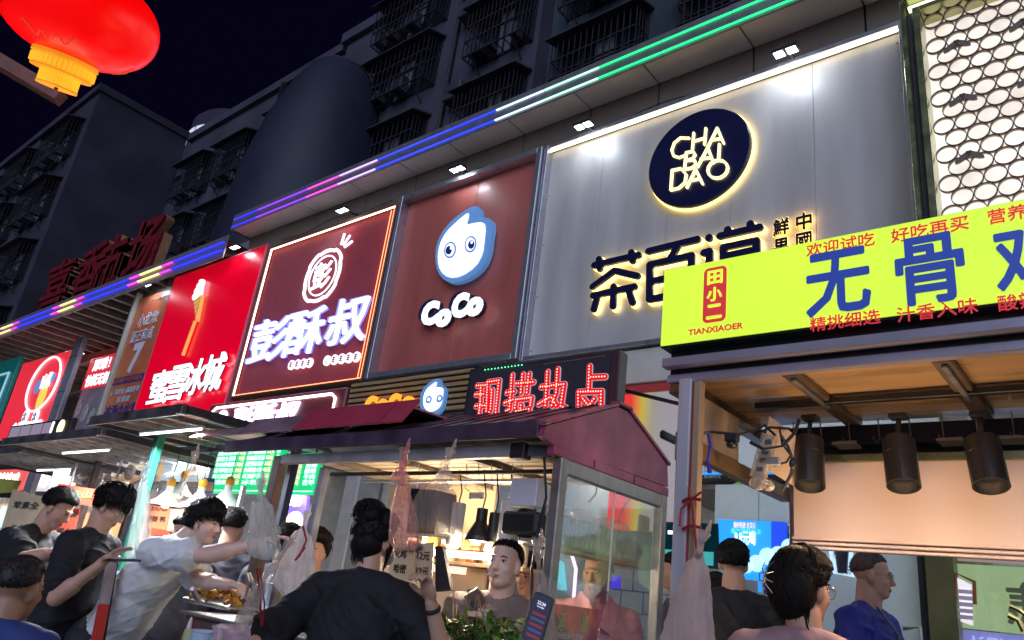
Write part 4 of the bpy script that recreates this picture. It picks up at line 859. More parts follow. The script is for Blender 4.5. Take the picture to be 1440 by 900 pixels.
for i in range(22): q = P(766+i*4.0, 512-i*.55, 3.02); b.box(q-V3(.005, .001, .0015), q+V3(.004, .001, .0015))
b.build('faint_led_row', M('amber_dot', (.4, .3, .2), .5, noise=0), S)
t = MB(); t.bbox(P(934, 604, 3.5), P(951, 628, 3.7), .01); tag(t.build('junction_box', BLK), 'black junction box mounted behind the pink gable slope', 'electrical box')
b = MB(); b.bar(P(873, 548, 3.3), P(968, 571, 3.3), .018, .018); tag(b.build('brace_bar', DARK), 'thin dark brace bar crossing in front of the glowing panel', 'bar')
t = MB(); t.bbox(P(949, 606, 3.55), P(958, 650, 3.6), .008); tag(t.build('metal_bracket', AG), 'upright grey bracket beside the junction box', 'bracket')

# hanging lamps inside the middle stall
def hang(mb, top, bot, r=.003): mb.tube([top, bot], r, 6)
lam = [('white cylinder', 641, 737, .040, .21, 'W', 'left white tube lamp beside the bagged black containers'), ('black cone', 676, 738, .07, .16, 'C', 'black bell shaped lamp between the white tube lamps'), ('black cyl', 694, 742, .027, .14, 'B', 'narrow black tube lamp right of the bell lamp'), ('white cylinder', 714, 738, .043, .22, 'W', 'right white tube lamp above the smoking vendor')]
for nm, px, py, r, hgt, k, lb in lam:
    c = P(px, py, 2.78); t = thing('hanging_lamp', lb, 'hanging lamp', c, 'lamps hanging in the middle stall')
    z0 = -hgt/2
    if k == 'C': pr = [(.02, hgt*.5), (.028, hgt*.48), (.028, hgt*.1), (.065, -hgt*.35), (.072, -hgt*.5), (.068, -hgt*.5), (.02, -hgt*.1)]
    else: pr = [(r*.9, hgt/2), (r, hgt/2-.005), (r, -hgt/2), (r*.93, -hgt/2), (r*.9, -hgt/2+.03)]
    b = MB(); b.lathe(c, pr, 28); b.build('shade', M('lamp_white', (.7, .66, .58), .5, noise=.05) if k == 'W' else M('black_lamp_metal', ()), t)
    b = MB(); b.lathe(c+V3(0, 0, -hgt/2+.004), [(r*.7 if k != 'C' else .05, 0), (r*.7 if k != 'C' else .05, .006)], 20); b.build('lens', E('lens_white', (1, .92, .8), 8), t)
    b = MB(); b.tube([c+V3(0, 0, hgt/2), c+V3(.01, 0, hgt/2+.06), (c[0], 2.75, 2.10)], .004, 6); b.build('cord', BLK, t)
    lamp('POINT', c+V3(0, -.0, -hgt/2-.03), 7.5, (1, .80, .58), .03, parent=t)
t = thing('transformer_box', 'white adapter box with black wire coil hanging at the stall corner', 'electrical box', P(745, 700, 2.62))
b = MB(); b.bbox(P(731, 676, 2.68), P(752, 712, 2.62), .004); b.build('box', M('adapter_white', (.6, .6, .66), .4, noise=.05), t)
b = MB()
for k in range(3): b.tube([(P(735, 735, 2.6)+V3(.055*math.cos(a)+.01*k, 0.01*k, .06*math.sin(a))) for a in np.linspace(0, 2*math.pi, 18)], .0045, 6)
b.bbox(P(722, 722, 2.64), P(752, 752, 2.56), .012); b.tube([P(765, 640, 2.56), P(768, 700, 2.55), P(757, 740, 2.55), P(748, 800, 2.55), P(746, 900, 2.55)], .006, 6)
b.tube([P(752, 715, 2.6), P(768, 760, 2.58)], .0035, 5); b.tube([P(768, 712, 2.6), P(752, 765, 2.58)], .0035, 5); b.tube([P(731, 715, 2.6), P(730, 760, 2.6)], .003, 5)
b.build('wire_coil', BLK, t)
for i, (px, lb) in enumerate(((670, 'left'), (737, 'right'))):
    t = MB(); q = P(px+i*-10, 697, 2.9); t.bbox(q-V3(.05, .01, .018), q+V3(.05, .01, .018), .006); tag(t.build('led_driver', M('adapter_white', ())), '%s pale lamp driver hooked on the bar above the tube lamps' % lb, 'lamp driver')
b = MB()
for px in (588, 628, 655, 672, 690, 705, 720, 733): b.tube([P(px, 658, 2.72)+V3(0, 0, .02), P(px+2, 668, 2.72), P(px-2, 686, 2.72), P(px+4, 690, 2.72)], .0025, 5)
tag(b.build('s_hooks', ALU), 'bent wire hooks hanging along the bar under the stall ceiling', 'hooks')
lamp('AREA', (-3.1, 3.2, 1.75), 18, (1, .80, .55), .7, (0, -.05, 1), name='stall_bounce_lamp', sizey=.2, parent=thing('fill_strip_lamp', 'added strip lamp on the rear shelf brightening the middle stall ceiling', 'lamp', (-3.1, 3.2, 1.74)))  # added lamp aimed up, standing in for bounced light under the ceiling
o_ = [o for o in bpy.data.objects if o.name.startswith('fill_strip_lamp')][0]
b = MB(); b.bbox((-3.45, 3.17, 1.70), (-2.75, 3.23, 1.735), .006); b.build('tube', E('fill_strip_tube', (1, .9, .7), 4), o_)

# ================================================================== bags and clutter
def bag(label, pt, pb, d, wt, wb_, mat, depth=.45, seed=1, cat='bag', name='plastic_bag', n=72, mid=None, amp=.10):
    top, bot = at(*pt, d), at(*pb, d); ax = bot-top; H = np.linalg.norm(ax); rs = np.random.default_rng(seed); ph = rs.uniform(0, 6, 4)
    pr = []
    K = 30
    for i in range(K+1):
        u = i/K; r = wt*(1-u)+wb_*u
        if u < .12: r = wt*(.4+.6*u/.12)
        if mid: r += mid*math.sin(math.pi*u)
        if u > .9: r *= 1-.28*((u-.9)/.1)**2
        pr.append((r/2, H*u))
    fold = lambda t, u: amp*(1.3-u)*(math.sin(7*t+ph[0]+u*2)+.6*math.sin(11*t+ph[1]-u*3)+.5*math.sin(3*t+ph[2]+4*u)) + .035*math.sin(23*t+ph[3]+9*u)*(1.2-u) + .03*math.sin(5*t+19*u+ph[2])*math.sin(3*t-31*u+ph[1]) + .02*math.sin(29*t-23*u+ph[0])
    b = MB(); b.lathe(top, pr, n, axis=ax, fold=fold, sx=1, sy=depth)
    t = thing(name, label, cat, top); b.build('bag_film', mat, t, smooth=True)
    b = MB(); e = ax/H; b.tube([top - e*.06+V3(.008, 0, 0), top-e*.03, top-e*.005, top+e*.02], [.022, .011, .010, wt*.25], 10); b.tube([top-e*.02, top-e*.07+V3(.02, 0, 0), top-e*.10+V3(.025, 0, 0)], [.006, .009, .003], 6); b.build('handle_knot', mat, t, smooth=True)
    return t
MILK = clear('milky_bag', (1, 1, 1), crinkle=.9, fac=.10, rough=.25, milky=.42, mcol=(.75, .88, .85)); MILK2 = clear('clear_warm_bag', (1, .97, .95), crinkle=.9, fac=.09, rough=.15, milky=.22, mcol=(.85, .75, .7)); WB = clear('white_bag', (1, 1, 1), crinkle=.9, fac=.08, rough=.3, milky=.8, mcol=(.82, .78, .78))
bag('large milky plastic bag hanging between the phone reader and the price posters', (204, 672), (193, 795), 4.2, .08, .25, MILK, seed=3)
bag('big clear bag of bags hanging above the white shirt', (367, 698), (372, 782), 2.9, .10, .21, clear('clear_bag_big', (.98, 1, .99), crinkle=.9, fac=.12, rough=.2, milky=.38, mcol=(.8, .82, .82)), seed=5)
bag('clear bag holding green packets among the lamp shades', (272, 655), (266, 705), 3.4, .05, .16, MILK2, seed=6)
bag('white plastic bag tied with a red cord left of the bun haired woman', (428, 738), (412, 835), 3.6, .05, .33, WB, seed=8, mid=.05)
bag('thin clear bag twisted down over the steel fryer', (395, 780), (335, 885), 2.7, .03, .09, MILK2, seed=9, mid=.0)
bag('white carrier bag hanging on the right metal post', (984, 775), (965, 925), 2.35, .05, .21, clear('carrier_bag', (1, 1, 1), crinkle=.9, fac=.05, rough=.4, milky=.93, mcol=(.62, .55, .56)), seed=11, depth=.5, amp=.07)
bag('clear bag hanging right of the middle stall counter at the phone', (757, 788), (768, 905), 2.3, .02, .10, MILK2, seed=12)
bag('pink plastic bag with bulbs hanging under the middle stall ceiling', (566, 672), (568, 772), 2.75, .03, .15, clear('pink_bag', (1, .85, .85), crinkle=.9, fac=.08, rough=.3, milky=.22, mcol=(.85, .5, .48)), seed=13, mid=.03)
bag('pale bag bundle hooked on the bar above the black containers', (628, 655), (622, 688), 2.75, .03, .08, MILK2, seed=14, mid=.02)
bag('small pink bag tied on the bar above the bun haired woman', (565, 655), (562, 680), 2.7, .02, .10, clear('pink_bag', ()), seed=15, mid=.02)
b = MB(); b.tube([at(426, 740, 3.48), at(431, 760, 3.45), at(421, 782, 3.42), at(415, 788, 3.42), at(429, 770, 3.42)], .005, 6); b.build('tie_cord', RED, [o for o in bpy.data.objects if 'red cord left' in str(o.get('label'))][0])
b = MB(); b.tube([at(362, 800, 2.7), at(366, 850, 2.7), at(368, 880, 2.7)], .004, 6); b.tube([at(366, 800, 2.7), at(372, 850, 2.7), at(369, 880, 2.7)], .003, 6); tag(b.build('red_string', RED), 'dark red string loops hanging over the fryer', 'string')
# bag of black containers
t = thing('container_bag', 'clear bag packed with stacked black plastic containers hanging on the bar', 'bag', P(612, 690, 2.66))
for i in range(9):
    a = P(592+i*4.6, 690+i*.4, 2.70); c = P(586+i*4.6, 752+i*.2, 2.70); b = MB(); b.bar(a, c, .012, .13, up=(0, 1, 0)); b.build('black_container', BLK, t)
b = MB(); tp = P(618, 676, 2.68); b.lathe(tp, [(.02, .03), (.05, -.01), (.10, -.05), (.125, -.12), (.135, -.2), (.12, -.255), (.05, -.262)], 30, fold=lambda t_, u: .06*math.sin(8*t_+3*u), sy=.75); b.build('bag_film', MILK2, t, smooth=True)
b = MB(); b.tube([tp+V3(0, 0, .02), tp+V3(-.01, 0, .06), tp+V3(.005, 0, .11)], [.02, .008, .01], 8); b.build('handle_knot', MILK2, t)
# poly-lined boxes along the glass side shelf
SHF = thing('bag_shelf', 'row of clear plastic lined boxes on a tilted shelf behind the side glass', 'shelf', (-2.02, 3, 1.7))
ya = [2.62, 2.79, 2.97, 3.15, 3.33]
for i in range(4):
    y0_, y1_ = ya[i]+.006, ya[i+1]-.006
    b = MB(); b.bbox((-2.12, y0_, 1.752), (-1.975, y1_, 1.885), .012); b.build('clear_box', clear('green_clear_box', (.85, .92, .86), .14, .15, milky=.42, mcol=(.62, .64, .6), nscale=14), SHF)
b = MB(); b.bar((-2.05, 2.6, 1.742), (-2.05, 3.4, 1.742), .12, .012); b.build('shelf_board', M('pale_shelf_board', (.6, .42, .25), .5, noise=.1), SHF)
for i, (py, ln) in enumerate(((2.72, .10), (2.95, .14), (3.12, .10), (3.26, .08))):
    b = MB(); b.ell(V3(-2.05, py, 1.91), (.06, ln*.6, .028), rot=np.array(Matrix.Rotation(.3*(-1)**i, 3, 'X'))); b.build('folded_bag', clear('clear_warm_bag', ()), SHF, smooth=True)
t = MB(); q = onX(905, 738, -1.96); t.bbox(q-V3(.01, .05, .045), q+V3(.01, .05, .045), .008); tag(t.build('socket_box', M('socket_beige', (.62, .50, .36), .5, noise=.05)), 'square beige socket box on the rear glass post', 'socket box')
b = MB(); b.tube([onX(868, 735, -2.0), onX(876, 715, -2.0), onX(888, 697, -2.0)], .004, 6); b.tube([onX(828, 706, -2.0), onX(838, 695, -2.0), onX(840, 680, -2.0)], .004, 6); tag(b.build('tan_cord', M('tan_cord', (.6, .4, .2), .5, noise=0)), 'short tan cords dangling above the folded bags inside the glass', 'cord')
# red-brown notice behind the lower glass
def card(label, pts, y, mat, texts=(), cat='notice', name='notice_board', th=.006, group=None):
    q = [P(px, py, y) for px, py in pts]; t = thing(name, label, cat, sum(q)/len(q), group)
    b = MB(); b.prism(q[::-1] if False else q, (0, th, 0)); b.build('board', mat, t)
    for tx in texts:
        body, pl, pr, h, mt = tx[:5]; ftext(body, pl, pr, y-.004, h, mt, t, th=.003, off=tx[5] if len(tx) > 5 else .03)
    return t
YEL = M('marker_yellow', (.75, .6, .1), .5, noise=0); INK = M('marker_black', (.03, .025, .02), .6, noise=0); REDI = M('marker_red', (.5, .03, .03), .6, noise=0)
t = thing('notice_board', 'translucent reddish notice board with yellow green characters inside the glass', 'notice', onX(805, 880, -1.95))
q = [onX(769, 847, -1.96), onX(840, 857, -1.96), onX(838, 905, -1.96), onX(764, 905, -1.96)]
b = MB(); b.prism(q, (.006, 0, 0)); b.build('board', clear('red_tint_board', (.9, .55, .45), .1, .2, milky=.55, mcol=(.6, .3, .22)), t)
for ch, px, py in (('承', 791, 875), ('恵', 822, 877)): text(ch, onX(px, py, -1.952), Y, Z, w=.055, h=.07, th=.003, mat=M('olive_letter', (.5, .5, .12), .5, noise=0), parent=t, off=.04, name='character')
text('日营业至深夜', onX(803, 895, -1.952), Y, Z, w=.18, h=.025, th=.003, mat=M('pale_letter', (.75, .6, .5), .5, noise=0), parent=t)
card('hand written beige price sign reading 火鸡 12元 beside the bun haired woman', [(548, 770), (610, 762), (607, 812), (546, 818)], 2.60, M('price_card_cream', (.75, .58, .36), .6, noise=.08), [('火鸡     12元', (553, 783), (605, 776), .042, INK, .01), ('哈密     12元', (553, 803), (603, 799), .042, INK, .01)], name='price_sign')
card('pale price list sheet hanging beside the pink bag', [(575, 682), (602, 680), (592, 745), (566, 742)], 2.85, M('list_sheet', (.66, .50, .48), .6, noise=.05), [('干 %d' % (i+3), (580-i*1.6, 691+i*9), (596-i*1.6, 690+i*9), .016, REDI) for i in range(6)], name='price_list')
t = thing('cleaver_board', 'dark cleaver shaped board hanging beside the cream price sign', 'board', P(618, 790, 2.58)); b = MB(); b.prism([P(612, 768, 2.55), P(622, 768, 2.55), P(634, 830, 2.55), P(612, 832, 2.55)], (0, .02, 0)); b.build('board', DARK, t)
t = thing('hanger_clip', 'grey oval hanger with hook on top of the cream price sign', 'hanger', P(580, 768, 2.57)); b = MB(); b.ell(P(582, 769, 2.58), (.06, .012, .016), rot=np.array(Matrix.Rotation(-.12, 3, 'Y'))); b.build('plate', ALU2, t); b = MB(); b.tube([P(582, 768, 2.57), P(584, 790, 2.57), P(584, 812, 2.57)], .004, 6); b.build('chain', M('brass_chain', (.5, .35, .12), .4, .8), t)
# phone in a clear sleeve
t = thing('phone', 'smartphone showing 22:34 hanging in a clear sleeve at the stall corner', 'phone', at(755, 870, 2.25))
o0 = at(756, 870, 2.25); ux = X*.93+Y*.10+Z*(-.22); ux /= np.linalg.norm(ux); uz = np.cross(ux, -Y); uz = Z*.97+X*.2; uz -= ux*ux.dot(uz); uz /= np.linalg.norm(uz); nn = np.cross(ux, uz)
def ph(w_, h_, off, dz, n0, n1, nm, mt, rr=.008):
    P_ = rrect(-w_/2, w_/2, -h_/2, h_/2, rr); b = MB(); b.prism([o0+ux*a+uz*(c+dz)+nn*n1 for a, c in P_], nn*(n0-n1)); return b.build(nm, mt, t)
ph(.070, .145, 0, 0, -.008, 0, 'case', BLK, .012); ph(.064, .138, 0, 0, 0, .001, 'screen', E('phone_screen', (.03, .03, .06), .5), .009)
PWH = E('phone_text', (.8, .85, 1), 1.2)
text('22:34', o0+uz*.045+nn*.0016, ux, uz, w=.030, h=.010, th=.0005, mat=PWH, parent=t); text('7月12日 星期六', o0+uz*.034+nn*.0016, ux, uz, w=.026, h=.004, th=.0005, mat=PWH, parent=t)
for i in range(5):
    b = MB(); c = o0+uz*(.012-.016*i)+nn*.0012; b.prism([c+ux*a+uz*e for a, e in ((-.024, -.004), (.026, -.004), (.026, .004), (-.024, .004))][::-1], nn*.0004); b.build('notification', E('phone_note_red' if i % 2 == 0 else 'phone_note_blue', (.25, .03, .06) if i % 2 == 0 else (.06, .08, .2), .6), t)
b = MB(); P_ = rrect(-.042, .042, -.08, .12, .01); b.prism([o0+ux*a+uz*c-nn*.010 for a, c in P_], nn*.016); b.build('clear_sleeve', clear('sleeve', (1, 1, 1), .06, .1, milky=.08), t)
# greens
LV = M('leaf_green', (.20, .40, .05), .45, noise=.4, nscale=20, col2=(.09, .20, .03)); LV2 = M('leaf_pale', (.62, .66, .26), .5, noise=.3, nscale=20)
def leaves(label, x0_, x1_, y0_, y1_, z_, n_, mats, L_=(.07, .15), name='leaf_pile'):
    b1, b2 = MB(), MB()
    for i in range(n_):
        p = V3(RNG.uniform(x0_, x1_), RNG.uniform(y0_, y1_), z_+RNG.uniform(0, .10)); a = RNG.uniform(0, 6.28); el = RNG.uniform(-.2, .9); L = RNG.uniform(*L_); d = V3(math.cos(a)*math.cos(el), math.sin(a)*math.cos(el), math.sin(el)); s_ = np.cross(d, Z+V3(.1, .2, 0)); s_ /= np.linalg.norm(s_); w_ = L*RNG.uniform(.1, .22)
        m_ = b1 if RNG.random() < .6 else b2; c1 = p+d*L*.5+Z*L*.12; c2 = p+d*L-Z*L*.12
        m_.add([p, c1-s_*w_, c1+Z*-.006, c1+s_*w_, c2], [(0, 1, 2), (0, 2, 3), (1, 4, 2), (2, 4, 3)])
    t_ = thing(name, label, 'greens', ((x0_+x1_)/2, (y0_+y1_)/2, z_)); tag(b1.build('dark_leaves', mats[0], t_), kind='stuff'); tag(b2.build('pale_leaves', mats[1], t_), kind='stuff'); return t_
leaves('heap of fresh green vegetable leaves on the middle stall shelf', -2.75, -2.05, 2.53, 2.76, 1.28, 900, (LV, LV2))
b = MB()
for i in range(26): p = V3(RNG.uniform(-2.4, -2.1), RNG.uniform(2.52, 2.6), 1.33); b.bar(p, p+V3(RNG.uniform(-.12, .05), RNG.uniform(-.03, .1), RNG.uniform(.08, .2)), .003)
tag(tag(b.build('bamboo_skewers', M('bamboo', (.4, .24, .1), .6, noise=.1)), 'loose bamboo skewers sticking out of the green leaves', 'skewers'), kind='stuff')
t = thing('cup_box', 'small cream paper box standing right of the leaf heap', 'box', P(722, 890, 2.6)); b = MB(); b.bbox(P(713, 874, 2.6), P(737, 905, 2.7), .01); b.build('carton', M('cream_carton', (.7, .55, .48), .6, noise=.05), t)
t = thing('price_flag', 'white paper card planted in the green leaves', 'price card', P(680, 868, 2.62)); b = MB(); b.box(P(672, 855, 2.62), P(684, 882, 2.625)); b.build('card', M('flag_card', (.7, .66, .62), .6, noise=.05), t)

b = MB(); b.bbox((-3.6, 3.22, 1.66), (-2.6, 3.40, 1.68), .003); b.build('rear_shelf', M('pale_wood', ()), Mi)
JM = [M('sauce_brown', (.30, .10, .03), .35, noise=.3), M('sauce_orange', (.65, .25, .04), .35, noise=.3), M('jar_cream', (.6, .5, .38), .4, noise=.2)]
for i in range(11):
    x = -3.55+i*.088; c = V3(x, 3.29+.03*(i % 2), 1.681); h_ = .10+.02*((i*7) % 3)
    t = thing('sauce_jar', '%s sauce jar, %s on the middle stall rear shelf' % (('dark brown', 'orange', 'cream')[(i*5) % 3], ('first from the left', 'second from the left', 'third from the left', 'fourth from the left', 'fifth from the left', 'middle one', 'fifth from the right', 'fourth from the right', 'third from the right', 'second from the right', 'first from the right')[i]), 'jar', c, 'sauce jars on the rear shelf')
    b = MB(); b.lathe(c, [(.030, 0), (.034, .01), (.034, h_*.8), (.026, h_)], 18); b.build('body', JM[(i*5) % 3], t, smooth=False); b = MB(); b.lathe(c, [(.028, h_), (.029, h_+.018)], 18); b.build('lid', M('jar_lid', (.6, .55, .5), .4, noise=0), t)
# ================================================================== LEFT STALLS
def canopy(label, x0, x1, y0, y1, z, nrib, roofmat, posts=(), beams=3, slope=.0, ribmat=None, cross=6):
    t = thing('food_stall', label, 'market stall', ((x0+x1)/2, y0, 0)); ribmat = ribmat or ALU2
    b = MB(); b.bbox((x0, y0-.02, z-.03), (x1, y0+.02, z+.035), .004); b.build('front_fascia', M('worn_fascia', (.22, .19, .21), .4, .4, noise=.4, nscale=5), t)
    b = MB(); b.bbox((x0+.02, y0-.035, z-.045), (x1-.02, y0-.021, z-.03), .003); b.build('fascia_lip', ALU, t)
    for x in (x0, x1): b = MB(); b.bar((x, y0+.02, z), (x, y1, z+slope), .035, .055); b.build('side_fascia', DARK, t)
    for i in range(nrib):
        x = x0+(x1-x0)*(i+.5)/nrib; b = MB(); b.bar((x, y0+.03, z+.004), (x, y1, z+slope+.004), .03, .03); b.build('roof_rib', ribmat, t)
    for k in range(cross):
        ya_, yb_ = y0+.03+(y1-y0-.03)*k/cross, y0+.03+(y1-y0-.03)*(k+1)/cross; f = lambda y_: z+.022+slope*(y_-y0)/(y1-y0)
        b = MB(); b.prism([(x0+.02, ya_+.004, f(ya_)), (x0+.02, yb_-.004, f(yb_)), (x0+.02, yb_-.004, f(yb_)+.01), (x0+.02, ya_+.004, f(ya_)+.01)], (x1-x0-.04, 0, 0)); b.build('roof_board', roofmat if not isinstance(roofmat, (list, tuple)) else roofmat[k % len(roofmat)], t)
    for px_, py_, mt in posts:
        b = MB(); b.bbox((px_-.028, py_-.028, 0), (px_+.028, py_+.028, z), .004); b.build('post', mt, t)
    return t
GRN = M('green_post', (.03, .24, .16), .4, .1, noise=.15); NVP = M('navy_post', (.04, .05, .10), .4, .3, noise=.2)
CLR = [M('pale_roof_board', (.7, .64, .64), .35, noise=.25, nscale=4), M('orange_roof_board', (.85, .30, .10), .4, noise=.3, nscale=3), M('teal_roof_board', (.25, .60, .5), .4, noise=.3, nscale=4)]
canopy('food stall with open dark framed canopy and green post behind the white shirt', -6.15, -4.70, 2.2, 3.15, 2.40, 5, CLR, [(-5.81, 2.6, GRN), (-4.72, 3.1, NVP)], slope=.02)
b = MB(); b.bbox((-5.87, 2.575, 1.2), (-5.842, 2.625, 2.38), .003); b.build('post_side', NVP, bpy.data.objects['food_stall.002'])
canopy('far left food stall with brown ribbed canopy over the price boards', -8.6, -6.25, 2.35, 3.3, 2.36, 9, [M('brown_roof_board', (.75, .50, .38), .5, noise=.4, nscale=4), CLR[0], M('brown_roof_board', ())], [(-7.15, 3.2, M('brown_post', ())), (-8.4, 3.2, M('brown_post', ()))], slope=-.02, cross=8)
canopy('second canopy row of the left stalls seen behind the first', -7.9, -5.2, 3.5, 4.6, 2.50, 8, [CLR[2], CLR[0], CLR[0]], [(-6.9, 4.5, NVP)], cross=5)
canopy('leftmost food stall roof cut by the edge of the photo', -11.2, -8.75, 2.6, 3.8, 2.35, 8, [M('brown_roof_board', ()), CLR[0]], [(-9.6, 3.6, NVP)], cross=5)
t = thing('fascia_light_box', 'row of dim photo light boxes with a round yellow lamp over the far left stall', 'light box', (-8, 2.45, 2.5))
b = MB(); q = [P(5, 622, 2.45), P(105, 612, 2.45), P(92, 585, 2.45)]; b.bbox((-8.9, 2.45, 2.40), (-7.3, 2.5, 2.56), .005); b.build('case', DARK, t)
for k in range(4):
    x = -8.85+k*.3; b = MB(); b.box((x, 2.444, 2.42), (x+.27, 2.449, 2.54)); b.build('dim_pane', E('dim_box_mauve', (.32, .26, .33), .6), t)
b = MB(); b.lathe((-7.5, 2.44, 2.48), [(.07, 0), (.07, .008)], 20, axis=(0, 1, 0), sy=1); b.build('round_lamp', E('round_lamp_yellow', (1, .95, .5), 1.5), t)
b = MB(); b.box((-7.72, 2.44, 2.42), (-7.70, 2.445, 2.54)); b.build('tube', E('lens_white', ()), t)
# maroon sloping awning left of the middle roof
A1 = thing('side_awning', 'rust stained sloping metal awning with red end beside the dark roof', 'awning', (-3.9, 2.4, 2.35))
RU = M('rusty_purple_sheet', (.48, .36, .42), .4, .4, noise=.5, nscale=4, col2=(.26, .12, .15)); RR = M('red_awning_sheet', (.48, .06, .10), .45, .1, noise=.4, nscale=5, col2=(.4, .04, .09))
f1 = [-4.95, -4.35, -3.75, -2.98]
for i in range(3):
    a, c = f1[i]+.004, f1[i+1]-.004; zt_ = (2.345, 2.39, 2.415)[i]; b = MB(); b.prism([(a, 2.40, 2.275), (a, 2.50, zt_), (a, 2.506, zt_-.003), (a, 2.408, 2.268)], (c-a, 0, 0)); b.build('sheet', RR if i == 2 else RU, A1)
    b = MB(); b.prism([(a, 2.503, zt_), (a, 2.95, zt_+.01), (a, 2.95, zt_), (a, 2.503, zt_-.01)], (c-a, 0, 0)); b.build('top_sheet', RU, A1)
b = MB(); b.prism([(-2.976, 2.40, 2.275), (-2.976, 2.50, 2.415), (-2.976, 2.506, 2.40), (-2.976, 2.408, 2.268)], (.16, 0, -.0)); b.build('red_end', RR, A1)
# counters, fryers
CT = thing('food_counter', 'stainless steel food counter in front of the white shirted customer', 'counter', (-5, 2.5, 0))
b = MB(); b.bbox((-8.5, 2.25, .98), (-4.1, 3.0, 1.02), .008); b.build('counter_top', STEEL, CT); b = MB(); b.bbox((-8.5, 2.28, .1), (-4.1, 2.98, .98), .01); b.build('counter_body', STEEL, CT)
b = MB(); b.bbox((-8.4, 2.95, 1.02), (-4.1, 3.0, 1.25), .005); b.build('rear_ledge', STEEL, CT)
def pot(label, c, r, h, mat=None, name='steel_pot', lip=True, cat='pot', group=None):
    t = thing(name, label, cat, c, group); b = MB(); b.lathe(c, [(r*.96, 0), (r, .02), (r, h), (r*1.05, h+.004), (r*1.04, h+.01), (r*.96, h+.004), (r*.95, .03), (.01, .025)], 32); b.build('body', mat or STEEL, t, smooth=False); return t
fy = P(330, 870, 2.05)
FR = thing('fryer', 'steel tank fryer with draining handles below the bags', 'fryer', P(340, 880, 2.1))
b = MB(); a, c = P(262, 852, 2.10), P(430, 862, 2.10)
b.bbox((a[0], 2.10, 1.02), (c[0]+.2, 2.55, 1.245), .015); b.build('tank', STEEL, FR)
for k in range(2):
    x = P(362+k*26, 868, 2.08)[0]; b = MB(); b.bbox((x-.05, 2.02, 1.20), (x+.05, 2.10, 1.22), .005); b.tube([(x-.04, 2.03, 1.22), (x, 2.03, 1.26), (x+.04, 2.03, 1.22)], .006, 6); b.build('tap_handle', ALU, FR)
b = MB(); b.bbox((a[0]-.02, 2.08, 1.245), (c[0]+.22, 2.57, 1.26), .004); b.build('rim', ALU, FR)
pot('round steel pot standing on the fryer rim under the white bag', P(376, 857, 2.35), .085, .12)
t = thing('sauce_bottle', 'squeeze sauce bottle with yellow green cap at the bottom edge', 'bottle', P(266, 900, 1.98)); b = MB(); b.lathe(P(266, 903, 1.98), [(.034, 0), (.036, .01), (.034, .05), (.03, .056)], 20); b.build('cap', M('lime_cap', (.45, .5, .25), .4, noise=0), t); b = MB(); b.lathe(P(266, 882, 1.98), [(.012, -.01), (.009, .02), (.004, .045)], 12); b.build('nozzle', WHT, t)
pot('pale blue plastic bowl at the bottom edge beside the sauce bottle', P(284, 905, 1.95), .055, .045, M('pale_blue_plastic', (.45, .6, .75), .35, noise=.05), 'plastic_bowl', cat='bowl')
t = thing('packing_bag', 'open pinkish plastic bag standing at the bottom edge below the fryer', 'bag', P(335, 905, 1.9)); b = MB(); b.lathe(P(338, 925, 1.92), [(.10, 0), (.12, .05), (.125, .09), (.135, .11), (.11, .118), (.10, .10)], 40, fold=lambda t_, u: .06*math.sin(9*t_+5*u)+.04*math.sin(17*t_)); b.build('bag_film', clear('pinkish_film', (1, .95, 1), .12, .2, milky=.62, mcol=(.7, .55, .66)), t)
# noodles / food heaps
t = thing('noodle_tray', 'tray heaped with orange fried noodles behind the phone reader', 'food tray', P(205, 830, 2.55)); q = P(208, 838, 2.55)
b = MB(); b.bbox(q+V3(-.35, -.15, -.06), q+V3(.35, .15, -.02), .01); b.build('tray', STEEL, t); b = MB()
for i in range(230):
    p = q+V3(RNG.uniform(-.32, .32), RNG.uniform(-.13, .12), RNG.uniform(-.02, .10)*1.0); a = RNG.uniform(0, 6.28); pts = [p]
    for k in range(4): a += RNG.uniform(-.9, .9); pts.append(pts[-1]+V3(math.cos(a)*.025, math.sin(a)*.025, RNG.uniform(-.015, .015)))
    b.tube(pts, .006, 4)
tag(b.build('noodles', M('orange_noodle', (.75, .26, .04), .45, noise=.4, nscale=12, col2=(.5, .12, .02)), t), kind='stuff')
t = thing('fried_food_tray', 'tray of yellow and orange fried pieces under the outstretched arm', 'food tray', P(315, 836, 2.5)); q = P(318, 842, 2.5)
b = MB(); b.bbox(q+V3(-.28, -.12, -.05), q+V3(.25, .12, -.02), .01); b.build('tray', STEEL, t); b = MB(); b2 = MB()
for i in range(90):
    p = q+V3(RNG.uniform(-.22, .2), RNG.uniform(-.1, .1), RNG.uniform(-.02, .05)); (b if i % 3 else b2).ell(p, tuple(RNG.uniform(.012, .03, 3)), 6, 5)
tag(b.build('fried_pieces', M('fried_yellow', (.8, .42, .05), .4, noise=.3), t), kind='stuff'); tag(b2.build('brown_pieces', M('fried_brown', (.4, .12, .03), .4, noise=.3), t), kind='stuff')
